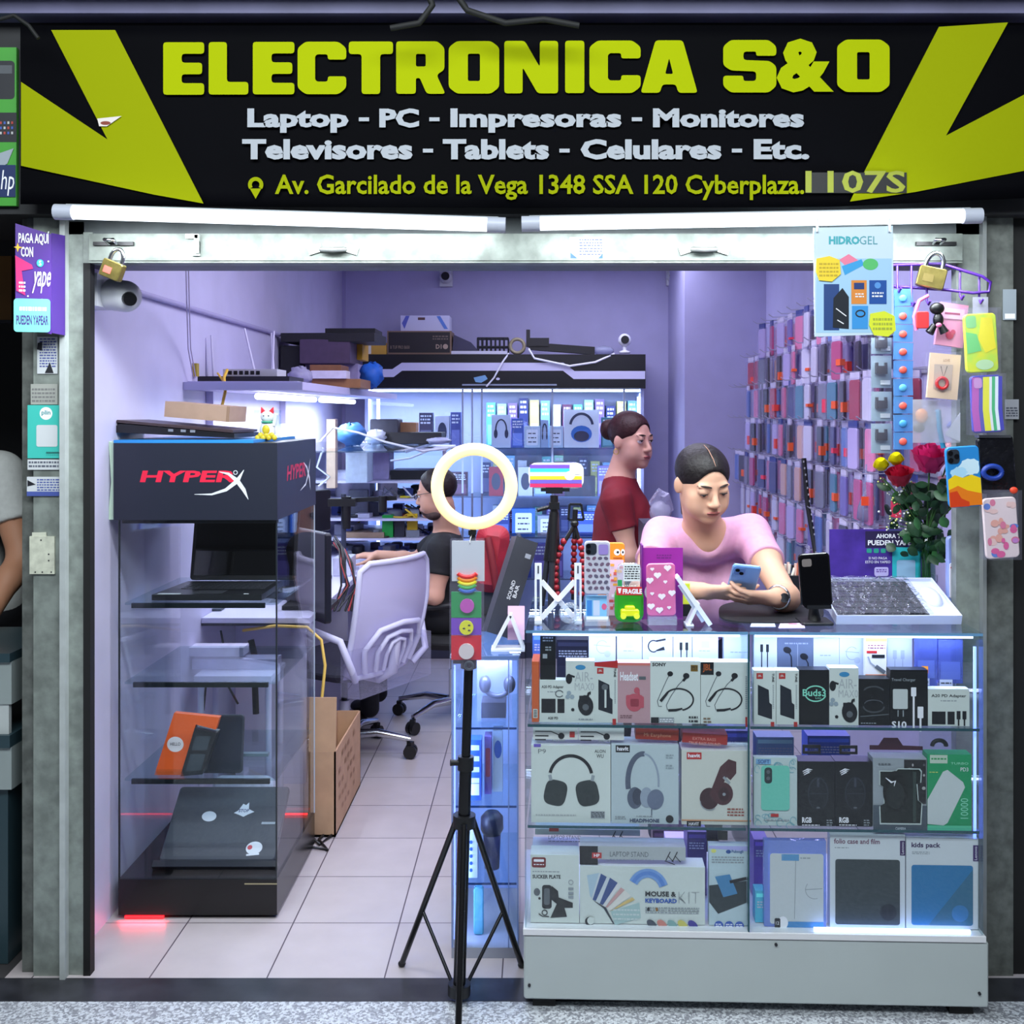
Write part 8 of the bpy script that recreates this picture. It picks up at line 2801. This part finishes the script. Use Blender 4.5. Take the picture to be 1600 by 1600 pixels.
q = [P(826, 545, BYF - .02), P(835, 560, BYF - .04), P(890, 572, BYF - .04), P(930, 566, BYF - .04), P(960, 553, BYF - .02)]
tag(MB(W_).tube(q, .007, None, 6).build('white_cable', None, loc=q[0]), 'white cable drooping across the header from the camera to the projector arm', 'cable')
q = [P(795, 552, BYF - .02), P(785, 566, BYF - .045), P(772, 590, BYF - .045), P(760, 604, BYF - .045)]
tag(MB(W_).tube(q, .006, None, 6).build('white_cable', None, loc=q[0]), 'white cable hanging down over the header below the tape ring', 'cable')

# ---------------------------------------------------------------- phone case rack on the side wall
t = thing('case_rack', 'long wall rack of wire hooks for phone cases along the side wall', 'rack', (XR, 4.8, 1.2))
GRID = mat((186, 186, 206), .35, .5)
RK = [(1.84, 4.3, 5.75), (1.70, 4.2, 6.05), (1.578, 3.7, 6.15), (1.44, 3.72, 6.2), (1.255, 3.72, 6.2), (1.065, 3.72, 6.1), (.90, 3.75, 5.9)]
RK = [(2.01, 4.15, 5.6), (1.855, 4.05, 5.95), (1.70, 3.66, 6.12), (1.525, 3.66, 6.15), (1.34, 3.66, 6.15), (1.155, 3.66, 6.0), (.985, 3.7, 5.7)]
for zt_, ya, yb_ in RK:
 MB(GRID).box((XR - .014, ya - .1, zt_ + .0), (XR - .002, yb_ + .15, zt_ + .022)).build('rail', t)
CASEC = [('black', (26, 26, 32)), ('pink', (226, 120, 160)), ('navy', (50, 56, 110)), ('red', (176, 30, 60)), ('lilac', (190, 170, 220)), ('blue', (84, 120, 190)), ('white', (222, 218, 232)), ('grey', (120, 124, 140)), ('magenta', (190, 50, 110)), ('violet', (110, 90, 170)), ('peach', (226, 176, 150)), ('teal', (60, 130, 150)), ('lilac', (196, 180, 226)), ('white', (222, 218, 232)), ('pink', (226, 120, 160)), ('black', (26, 26, 32))]
CASEM = {n: mat(c, .35) for n, c in CASEC}
rn = random.Random(77)
protos = {}
ordn = ['top', 'second', 'third', 'fourth', 'fifth', 'sixth', 'lowest']
BAGR = glassy((250, 250, 255), .6, .15, (214, 208, 240), .10, 1.4, .3)
STK = [mat((236, 70, 60), .5), mat((236, 60, 90), .5), mat((240, 96, 50), .5)]
def pack_proto(cn, v):
 """a case in a clear hanging bag, its face towards -x; origin at the hook"""
 o = thing('phone_case_pack', 'x', 'phone case', (0, 0, 0))
 w_ = .074
 MB(CASEM[cn]).rbox((0, 0, -.105), (w_, .010, .148), .012, None, (0, 0, R(90)), .002, 3).build('case', o, True)
 mb = MB(BAGR).box((-.009, -.043, -.186), (.009, .043, -.024))
 mb.build('clear_bag', o, True)
 mb = MB(mat((206, 200, 226), .4) if v else mat((60, 70, 140), .4)).box((-.003, -.034, -.03), (.003, .034, -.003))
 mb.build('header_tab', o, True)
 if v == 2:
  MB(STK[rn.randint(0, 2)]).box((-.0105, -.0445, -.150 + rn.uniform(0, .03)), (.0105, -.01, -.114 + rn.uniform(0, .02))).build('price_sticker', o, True)
 return o
n_p = 0
hooks = MB(GRID)
for ri, (zt_, ya, yb_) in enumerate(RK):
 ny = int((yb_ - ya) / .152)
 for i in range(ny):
  y = ya + i * (yb_ - ya) / max(ny - 1, 1)
  if ri in (0, 1) and i >= ny - 1:
   continue
  hk = MB(GRID).tube([(XR - .006, y, zt_ + .012), (XR - .24, y, zt_ + .008), (XR - .26, y, zt_ + .022)], .0024, None, 5)
  hk.build('hook', t)
  empty = (ri == 2 and i > ny - 3) or (ri == 3 and i > ny - 3) or rn.random() < .02
  ncase = 0 if empty else 3
  xs = sorted(rn.uniform(.05, .235) for _ in range(ncase))
  xs = [.065 + j * .072 + rn.uniform(-.012, .012) for j in range(ncase)]
  theme = rn.choice(CASEC)[0]
  for x in xs:
   cn = theme if rn.random() < .25 else rn.choice(CASEC)[0]
   v = rn.choice([0, 1, 1, 2, 2])
   key = (cn, v)
   loc = (XR - x, y, zt_ + .010)
   rz = R(rn.uniform(-6, 14))
   lb = f'{cn} phone case in a clear bag, {ordn[ri]} hook row of the side wall rack'
   gp = f'{cn} phone cases in the {ordn[ri]} row of the wall rack'
   if key not in protos:
    o = pack_proto(cn, v)
    protos[key] = o
    o.location = loc
    o.rotation_euler = (0, 0, rz)
    o['label'], o['group'] = lb, gp
   else:
    dup(protos[key], loc, rz, lb, gp)
   n_p += 1
print('packs', n_p)
# black lanyard strap hanging on the rack
q = [P(1256, 716, 4.40), P(1262, 790, 4.38), P(1272, 850, 4.36), P(1276, 872, 4.34)]
t = thing('lanyard', 'long black printed lanyard hanging in front of the lower phone cases', 'lanyard', q[0])
MB(mat((18, 18, 22), .6)).tube(q, .010, None, 6).build('strap', t)
mb = MB(mat((200, 200, 206), .5))
for i in range(12):
 p = q[0].lerp(q[2], (i + .5) / 13)
 p.x = P(1256 + (i + .5) / 13 * 16, 0, 4.38).x
 mb.cbox(p + Vector((0, -.0095, 0)), (.005, .002, .008))
mb.build('printed_mark', t)
# clear bag tied with an orange tag under the flowers, crumpled bag by the woman in red
t = thing('tied_bag', 'clear twisted bag with a bright orange tag at the near end of the lower hooks', 'bag', P(1354, 815, 3.68))
MB(glassy((225, 228, 245), .9, .1, (140, 150, 180), .45, 1.4, .6)).lathe([(.004, .2), (.008, .12), (.012, .1), (.03, .05), (.034, .01), (.02, 0)], P(1354, 815, 3.68), None, 14).build('pouch', t)
MB(mat((240, 80, 40), .5)).box(P(1346, 790, 3.64), P(1366, 776, 3.64) + Vector((0, .003, 0))).build('price_tag', t)
tag(MB(glassy((240, 240, 250), 1.0, .08, (210, 206, 232), .35, 1.4, .7)).ell(P(1032, 800, 4.2), (.045, .04, .05), None, 14, 10).cbox(P(1030, 780, 4.2), (.05, .03, .07), None, (.4, .5, .2)).cbox(P(1040, 785, 4.2), (.03, .04, .08), None, (.2, -.5, .6)).build('crumpled_bag', None, loc=P(1032, 818, 4.2)), 'crumpled clear bag between the two women', 'bag')
tag(MB(mat((60, 60, 80), .5)).box(Vector((P(1005, 0, 4.1).x, 4.1, .001)), P(1062, 818, 4.1) + Vector((0, .2, 0))).build('stock_carton', None, loc=(P(1032, 0, 4.1).x, 4.1, 0)), 'tall dark stock carton under the crumpled bag between the two women', 'box')


# ---------------------------------------------------------------- people
def vcone(s, a, b, r0, r1, k=.01):
 """flat ended tapered tube"""
 a, b = np.array(a, np.float32), np.array(b, np.float32)
 sl, x, y, z = s.blk(np.minimum(a, b), np.maximum(a, b), max(r0, r1) + k + 2 * s.h)
 d = b - a
 L = float(np.linalg.norm(d))
 u = d / L
 t = (x - a[0]) * u[0] + (y - a[1]) * u[1] + (z - a[2]) * u[2]
 q = np.sqrt(np.maximum((x - a[0]) ** 2 + (y - a[1]) ** 2 + (z - a[2]) ** 2 - t * t, 0))
 rr = r0 + (r1 - r0) * np.clip(t / L, 0, 1)
 s.mix(sl, np.maximum(q - rr, np.maximum(-t, t - L)), k)
 return s


def head_volume(v, M, male=False, lid=.004):
 E = lambda c, r, k=.02, rot=(0, 0, 0), sub=False: v.ell(c, r, k, M, rot, sub)
 E((0, -.012, .035), (.073, .092, .080), .02)
 E((0, .020, -.028), (.064, .066, .083), .03)
 E((0, .044, -.075), (.048 if male else .049, .042, .036), .03)
 E((0, .070, -.101), (.021, .015, .014), .024)
 for q in (-1, 1):
  E((q * .040, .052, -.026), (.021, .020, .020), .022)
  E((q * .029, .077, .022), (.022, .008, .006), .014)
  E((q * .031, .098, .003), (.018, .014, .010), .012, (0, 0, 0), True)
  E((q * .031, .0745, .002 + lid), (.0168, .0164, .0155), .003)
  E((q * .0115, .093, -.040), (.0080, .009, .0068), .006)
  E((q * .035, .052, -.056), (.026, .026, .026), .02)
  E((q * .074, -.010, -.010), (.008, .018, .029), .008, (0, 0, q * R(18)))
 W = lambda p: tuple(M @ Vector(p))
 v.cap(W((0, .080, .008)), W((0, .103, -.034)), .0070, .0112, .012)
 E((0, .086, -.070), (.022, .010, .012), .012)


def face_parts(M, t, lip, brow, lid=.004, look=(0, -.2), beard=None):
 for q in (-1, 1):
  edge = max(-.0085, .002 + (lid * lid - 2.94e-5) / (2 * lid))
  e = MB(mat((236, 232, 230), .25)).ell((q * .031, .0752, .002), (.0142, .0142, .0132), None, 18, 12, M=M).build('eye', t)
  ix, iz = q * .031 + look[0] * .008, .002 + look[1] * .010
  iy = .0752 + math.sqrt(max(.0142 ** 2 - (look[0] * .008) ** 2 - (look[1] * .010) ** 2, 1e-6))
  MB(mat((34, 22, 18), .15)).ell((ix, iy - .0022, iz), (.0056, .003, .0056), None, 14, 8, M=M).build('iris', e)
  pts = [(q * .031 + u * .0128, .0752 + math.sqrt(.0152 ** 2 - (u * .0128) ** 2 - min((edge - .002) ** 2, 5e-5)), edge - .0025 * u * u) for u in (-1, -.5, 0, .5, 1)]
  MB(mat((24, 18, 18), .5)).tube(pts, [.0008, .0018, .0022, .0020, .0010], None, 6, M=M).build('eyelash', t)
  pts = [(q * (.013 + u * .038), .0915 - u * u * .020, .0225 + .0045 * math.sin(u * math.pi * .85) - .002 * u) for u in (0, .25, .5, .75, 1)]
  MB(mat(brow, .7)).tube(pts, [.0018, .0032, .0034, .0024, .0008], None, 6, M=M).build('eyebrow', t)
 mb = MB(mat(lip, .35))
 mb.ell((0, .0935, -.0662), (.0215, .0062, .0042), None, 16, 8, M=M).ell((-.007, .0945, -.0645), (.008, .005, .0036), None, 10, 6, M=M).ell((.007, .0945, -.0645), (.008, .005, .0036), None, 10, 6, M=M)
 mb.ell((0, .0925, -.0740), (.0175, .0070, .0050), None, 16, 8, M=M)
 mb.build('lips', t)
 MB(mat((90, 40, 40), .6)).tube([(-.020, .0935, -.0695), (-.008, .0995, -.0692), (0, .1000, -.0698), (.008, .0995, -.0692), (.020, .0935, -.0695)], .0009, None, 5, M=M).build('mouth_line', t)


def hand_volume(v, wrist, d, n, side, curl, s=1.0, spread=.08):
 """hand from the wrist along d, palm facing n, thumb on the SIDE of d x n; fingers bend towards n"""
 d, n = Vector(d).normalized(), Vector(n)
 n = (n - d * n.dot(d)).normalized()
 l = d.cross(n) * side
 w_ = Vector(wrist)
 cur = curl if isinstance(curl, (list, tuple)) else [curl] * 4
 for i, (o, L) in enumerate(((.028, .92), (.0095, 1.03), (-.0095, .96), (-.027, .76))):
  kn = w_ + d * (.082 - abs(o - .009) * .25) * s + l * o * s
  v.cap(w_ + l * o * .55 * s + d * .01, kn, .0125 * s, .0100 * s, .012)
  p, dr = kn, (d + l * o * spread * 10).normalized()
  for j, (ln, r0, r1) in enumerate(((.042, .0086, .0078), (.027, .0078, .0070), (.021, .0070, .0058))):
   an = R(cur[i] * (.8, 1.1, .8)[j])
   dr = (dr * math.cos(an) + n * math.sin(an)).normalized()
   q = p + dr * ln * L * s
   v.cap(p, q, r0 * s, r1 * s, .0025)
   nn = n - dr * n.dot(dr)
   n2 = nn.normalized() if nn.length > .1 else n
   p = q
 b = w_ + d * .018 * s + l * .022 * s
 k1 = b + (d * .55 + l * .62 + n * .35).normalized() * .042 * s
 k2 = k1 + (d * .85 + l * .15 + n * .35).normalized() * .032 * s
 k3 = k2 + (d * .9 - l * .1 + n * .25).normalized() * .026 * s
 v.cap(b, k1, .0150 * s, .0105 * s, .012).cap(k1, k2, .0100 * s, .0088 * s, .003).cap(k2, k3, .0088 * s, .0066 * s, .003)


def person(lb, foot, HM, neck, chest, hips, yaw, arms, skin, shirt, vox, legs, pants, hair, lip=(176, 104, 98), brow=(40, 28, 24), male=False, lid=.006, look=(0, -.2), sleeve=.5, vneck=None, scale=(1, 1), hairc=(30, 20, 20), shirt_name='t_shirt'):
 t = thing('person', lb, 'person', foot)
 Ty = Matrix.Rotation(yaw, 4, 'Z')
 hd = HM.translation
 pts = [Vector(p) for p in (hd, neck, chest, hips)] + [Vector(a[i]) for a in arms for i in range(3)] + [Vector(x) for L in legs for x in L[:1]]
 lo = [min(p[i] for p in pts) - .20 for i in range(3)]
 hi = [max(p[i] for p in pts) + .20 for i in range(3)]
 sw, sd = scale
 v = Vol(lo, hi, vox)
 TR = lambda p: Matrix.Translation(p) @ Ty
 chest, hips, neck = Vector(chest), Vector(hips), Vector(neck)
 mid = chest.lerp(hips, .5)
 def torso(q, g):
  q.ell((0, 0, 0), (.150 * sw + g, .100 * sd + g, .150 + g), .05, TR(chest))
  q.ell((0, 0, 0), (.125 * sw + g, .088 * sd + g, .16 + g), .06, TR(mid))
  q.ell((0, 0, 0), (.155 * sw + g, .108 * sd + g, .13 + g), .06, TR(hips))
  if not male:
   for e in (-1, 1):
    q.ell((e * .065, .075 * sd, -.03), (.058 + g, .055 + g, .058 + g), .03, TR(chest))
  for a in arms:
   q.cap(neck + Vector((0, 0, -.03)), a[0], .052 + g, .052 + g, .05)
 torso(v, 0)
 v.cap(HM @ Vector((0, -.022, -.06)), neck, .054 if not male else .056, .060 if not male else .064, .03)
 for a in arms:
  sh, el, wr, hd_, hn, side, curl = a
  sh, el, wr = Vector(sh), Vector(el), Vector(wr)
  m_ = sh.lerp(el, .45)
  v.chain([sh, m_, el], [.047, .042, .035] if not male else [.056, .049, .040], .03)
  m2 = el.lerp(wr, .35)
  v.chain([el, m2, wr], [.036, .036, .024] if not male else [.040, .039, .028], .02)
  if hd_ is not None:
   hand_volume(v, wr, hd_, hn, side, curl, .94 if not male else 1.05)
 head_volume(v, HM, male, lid)
 body = v.build('body', mat(skin, .6, 0, sss=.12), t, 1)
 face_parts(HM, t, lip, brow, lid, look)
 # shirt
 g = .009
 lo2 = [min(p[i] for p in pts[1:]) - .2 for i in range(3)]
 s_ = Vol(lo2, hi, max(vox, .0035))
 torso(s_, g)
 for a in arms:
  sh, el = Vector(a[0]), Vector(a[1])
  e = sh.lerp(el, sleeve)
  if sleeve > .2:
   s_.cap(sh, sh.lerp(e, .4), .052 if not male else .068, .052 if not male else .066, .05 if male else .03)
   vcone(s_, sh.lerp(e, -.05), e, .056 if not male else .067, .057 if not male else .064, .02)
 nf = Ty.to_3x3() @ Vector((0, 1, 0))
 s_.cap(neck + Vector((0, 0, .09)), neck + Vector((0, 0, -.0)), .07, .062, .006, True)
 if vneck:
  s_.cap(neck + nf * .06 + Vector((0, 0, .03)), neck + nf * .13 + Vector((0, 0, -vneck)), .062, .026, .02, True)
 hem = hips + Vector((0, 0, -.06))
 s_.cut(hem, (0, 0, -1))
 s_.build(shirt_name, mat(shirt, .75, 0, .06, 60, .1), t, 2)
 # hair
 h = Vol([hd[i] - .2 for i in range(3)], [hd[i] + .2 for i in range(3)], .004)
 if hair != 'none':
  h.ell((0, -.014, .037), (.079, .098, .087), .01, HM)
  if hair == 'short':
   h.ell((0, .085, -.035), (.082, .122, .122), .008, HM, (0, 0, 0), True)
   h.ell((0, -.0, -.10), (.09, .12, .06), .01, HM, (0, 0, 0), True)
  else:
   h.ell((0, .088, -.058), (.064, .105, .128), .008, HM, (0, 0, 0), True)
   h.ell((0, .02, -.135), (.09, .12, .10), .01, HM, (0, 0, 0), True)
   for q in (-1, 1):
    h.ell((q * .082, -.006, -.018), (.012, .022, .03), .004, HM, (0, 0, 0), True)
  if hair == 'bun':
   h.ell((0, -.125, .035), (.046, .038, .046), .01, HM).ell((.015, -.135, .05), (.022, .02, .02), .006, HM).ell((-.012, -.13, .012), (.022, .02, .022), .006, HM)
  if hair == 'tail':
   h.ell((0, -.11, .01), (.03, .03, .035), .02, HM).cap(tuple(HM @ Vector((0, -.12, 0))), tuple(HM @ Vector((0, -.10, -.16))), .026, .014, .02)
  h.build('hair', mat(hairc, .5, 0, .35, 70, .3, .3), t, 1)
 # trousers and shoes
 if legs:
  allp = [Vector(x) for L in legs for x in L] + [hips]
  p_ = Vol([min(p[i] for p in allp) - .2 for i in range(3)], [max(p[i] for p in allp) + .2 for i in range(3)], .008)
  p_.ell((0, 0, -.02), (.160 * sw, .112 * sd, .13), .04, TR(hips))
  for L in legs:
   p_.chain([L[0], Vector(L[0]).lerp(Vector(L[1]), .5), L[1], L[2]], [.088, .075, .058, .046], .04)
  p_.cut(hips + Vector((0, 0, .07)), (0, 0, 1))
  p_.build('trousers', mat(pants, .8, 0, .15, 60), t, 1)
  for L in legs:
   f = Vector(L[2])
   f.z = .0
   MB(mat((24, 24, 28), .6)).ell(f + nf * .06 + Vector((0, 0, .04)), (.045, .045, .04), None, 14, 8).ell(f + nf * .11 + Vector((0, 0, .03)), (.045, .06, .028), None, 14, 8).build('shoe', t)
 return t, body


def frame(p, yaw, pitch=0, roll=0):
 """head frame: forward turned by yaw from the camera direction towards +x, pitched up, rolled"""
 return Matrix.Translation(p) @ Euler((0, 0, R(180 + yaw))).to_matrix().to_4x4() @ Euler((R(pitch), R(roll), 0)).to_matrix().to_4x4()


SKIN = (214, 166, 140)
# woman in pink leaning on the counter
HM = frame(P(1098, 753, 3.15), 16, -20, 3) @ Matrix.Diagonal((1.0, .96, .90, 1))
nk = P(1100, 829, 3.28)
arms = [
 (P(1036, 838, 3.35), P(1002, 925, 3.07), P(1096, 923, 2.985), (.85, -.15, .05), (.3, .55, .75), 1, [24, 24, 26, 30]),
 (P(1172, 834, 3.35), P(1229, 934, 3.00), P(1206, 932, 2.945), (-.80, -.25, .02), (-.3, .55, .75), -1, [24, 24, 26, 30])]
arms[0] = arms[0][:3] + ((.93, -.2, -.04), (.15, .6, .8), -1, [14, 16, 20, 24])
arms[1] = (arms[1][0], arms[1][1], P(1212, 933, 2.93), (-.93, .12, -.03), (-.15, .6, .8), 1, [14, 16, 20, 24])
hp = Vector((.51, 3.66, .86))
t, body = person('woman in a pink t-shirt leaning on the counter and looking at a blue phone', (.51, 3.66, 0), HM, nk, P(1102, 905, 3.42), hp, R(180 + 4), arms, SKIN, (216, 160, 192), .0033,
    [((.42, 3.68, .80), (.43, 3.66, .46), (.43, 3.72, .09)), ((.60, 3.68, .80), (.60, 3.66, .46), (.60, 3.72, .09))], (40, 44, 70), 'tail', lid=.0028, look=(.1, -.75), vneck=.095, sleeve=.48, scale=(1.06, 1.0), hairc=(24, 18, 20))
MB(mat((150, 110, 90), .6)).tube([HM @ Vector((.004, .083, .093)), HM @ Vector((.004, .06, .109)), HM @ Vector((.002, .02, .1225)), HM @ Vector((0, -.02, .1245))], [.0008, .0013, .0012, .0006], None, 5).build('hair_parting', t)
e, w_ = arms[1][1], arms[1][2]
ax = (w_ - e).normalized()
q = e.lerp(w_, .75)
MB(CHROME).torus(q, .031, .0045, CHROME, 24, 8, (0, 0, math.atan2(ax.y, ax.x) + R(90))).build('bracelet', t)
MB(CHROME).cyl(q + Vector((.008, -.030, .004)), q + Vector((.008, -.038, .005)), .013, None, CHROME, 16).build('watch', t)
s0, e0 = arms[1][0], arms[1][1]
for f, x, r_ in ((.66, 1212, .012), (.72, 1222, .010), (.80, 1206, .013), (.82, 1224, .012)):
 c = s0.lerp(e0, f)
 MB(mat((150, 104, 92), .6)).torus(c + Vector(((x - 1215) * .0016, -.0405 + abs(x - 1216) * .0009, 0)), r_, .0012, None, 16, 5, sc=(1.2, .7)).build('tattoo', t)
# the phone she holds
pc = P(1161, 908, 2.945)
Mp = (R(46), R(6), R(-4))
t = thing('phone', 'pale blue phone with a twin camera held by the woman in pink', 'phone', pc, 0, None, Mp)
LBL = mat((120, 164, 220), .35)
MB(LBL).rbox((0, 0, 0), (.078, .010, .150), .013, None, (0, 0, 0), .003).build('shell', t, True)
MB(mat((96, 130, 190), .3)).rbox((-.018, -.006, .052), (.030, .003, .032), .008, None).build('camera_plate', t, True)
for q in ((-.024, .058), (-.012, .046)):
 MB(BLACK).cyl((q[0], -.007, q[1]), (q[0], -.0092, q[1]), .006, None, mat((14, 16, 26), .1), 14).build('lens', t, True)
MB(mat((8, 8, 12), .08)).box((-.036, .0048, -.071), (.036, .0054, .071)).build('screen', t, True)

# woman in dark red standing behind
HM = frame(P(986, 687, 4.50), 44, -3, 0)
nk = P(968, 748, 4.52)
ch = P(974, 812, 4.54)
ch.z = P(0, 812, 4.54).z
hp = Vector((ch.x - .02, 4.56, .90))
arms = [(P(962, 782, 4.38), P(984, 868, 4.36), P(1010, 930, 4.42), (.5, .1, -.85), (.2, .9, .1), 1, 20),
  (P(966, 782, 4.70), P(978, 872, 4.76), P(1000, 935, 4.76), (.5, .1, -.85), (.2, -.9, .1), -1, 20)]
t, body = person('woman with a bun in a dark red top standing behind and looking sideways', (hp.x, 4.56, 0), HM, nk, ch, hp, R(-90 + 8), arms, (216, 164, 146), (122, 14, 32), .0042,
    [((hp.x, 4.46, .86), (hp.x + .01, 4.46, .47), (hp.x - .01, 4.46, .09)), ((hp.x, 4.66, .86), (hp.x + .01, 4.66, .47), (hp.x - .01, 4.66, .09))], (30, 34, 50), 'bun', lid=.0075, look=(.2, -.1), sleeve=.52, scale=(1.0, 1.12), hairc=(52, 22, 26), lip=(170, 90, 90))
MB(mat((220, 190, 90), .3, .9)).torus(HM @ Vector((.079, -.012, -.05)), .011, .0016, None, 16, 6).build('earring', t)

# seated man at the workbench
HM = frame(P(682, 770, 5.25), -98, -10, 0)
nk = P(698, 836, 5.30)
ch = P(692, 880, 5.32)
hp = Vector((P(702, 0, 5.36).x, 5.36, .56))
arms = [(P(692, 858, 5.13), P(680, 932, 5.08), P(640, 928, 5.14), (-1, .1, .1), (0, .2, -1), -1, 20),
  (P(678, 858, 5.50), P(652, 876, 5.50), P(590, 868, 5.46), (-1, -.05, .02), (0, .1, -1), 1, 18)]
t, body = person('bearded man with glasses in a black t-shirt sitting at the workbench', (hp.x, 5.36, 0), HM, nk, ch, hp, R(76), arms, (212, 160, 136), (18, 18, 22), .005,
    [((hp.x, 5.26, .55), (hp.x - .40, 5.22, .56), (hp.x - .38, 5.22, .10)), ((hp.x, 5.46, .55), (hp.x - .40, 5.50, .56), (hp.x - .38, 5.50, .10))], (20, 20, 26), 'short', male=True, look=(0, -.4), sleeve=.55, scale=(1.22, 1.1), hairc=(46, 34, 34))
bd = Vol([HM.translation[i] - .2 for i in range(3)], [HM.translation[i] + .2 for i in range(3)], .004)
bd.ell((0, .046, -.078), (.050, .047, .040), .01, HM).ell((0, .020, -.105), (.06, .05, .03), .01, HM)
bd.ell((0, .085, -.045), (.034, .05, .030), .006, HM, (0, 0, 0), True)
bd.build('beard', mat((74, 54, 50), .8, 0, .3, 80), t, 1)
mb = MB(DARK)
for q in (-1, 1):
 mb.torus(HM @ Vector((q * .032, .098, .002)), .021, .0017, None, 20, 6, (0, 0, R(180 - 104)), sc=(1, .8))
 mb.tube([HM @ Vector((q * .053, .094, .006)), HM @ Vector((q * .074, .04, .008)), HM @ Vector((q * .078, -.01, .006))], .0016, None, 5)
mb.tube([HM @ Vector((-.012, .100, .006)), HM @ Vector((.012, .100, .006))], .0015, None, 5)
mb.build('glasses_frame', t)
MB(mat((24, 24, 28), .5)).torus(P(668, 931, 5.08), .046, .006, None, 18, 6, (0, R(70), 0)).build('wristband', t)

# person of the neighbouring stall, mostly behind the pillar
HM = frame(Vector((-1.95, 3.45, 1.56)), -20, -10, 0)
arms = [(Vector((-2.12, 3.45, 1.36)), Vector((-2.18, 3.4, 1.08)), Vector((-2.1, 3.2, .93)), (.5, -.8, 0), (0, 0, -1), -1, 20),
  (Vector((-1.76, 3.45, 1.36)), Vector((-1.665, 3.40, 1.10)), Vector((-1.69, 3.22, .92)), (-.5, -.8, 0), (0, 0, -1), 1, 20)]
person('person in a white t-shirt half hidden behind the grey pillar in the dark stall', (-1.95, 3.75, 0), HM, Vector((-1.95, 3.5, 1.43)), Vector((-1.95, 3.5, 1.22)), Vector((-1.95, 3.7, .92)), R(180 - 10), arms, (196, 140, 110), (206, 208, 206), .008,
 [((-2.04, 3.75, .88), (-2.04, 3.75, .47), (-2.04, 3.75, .09)), ((-1.86, 3.75, .88), (-1.86, 3.75, .47), (-1.86, 3.75, .09))], (30, 30, 36), 'short', male=True, sleeve=.6, hairc=(20, 16, 16))
office_chair((hp.x + .02, 5.36, 0), R(80), 'black office chair under the seated man at the workbench', True)
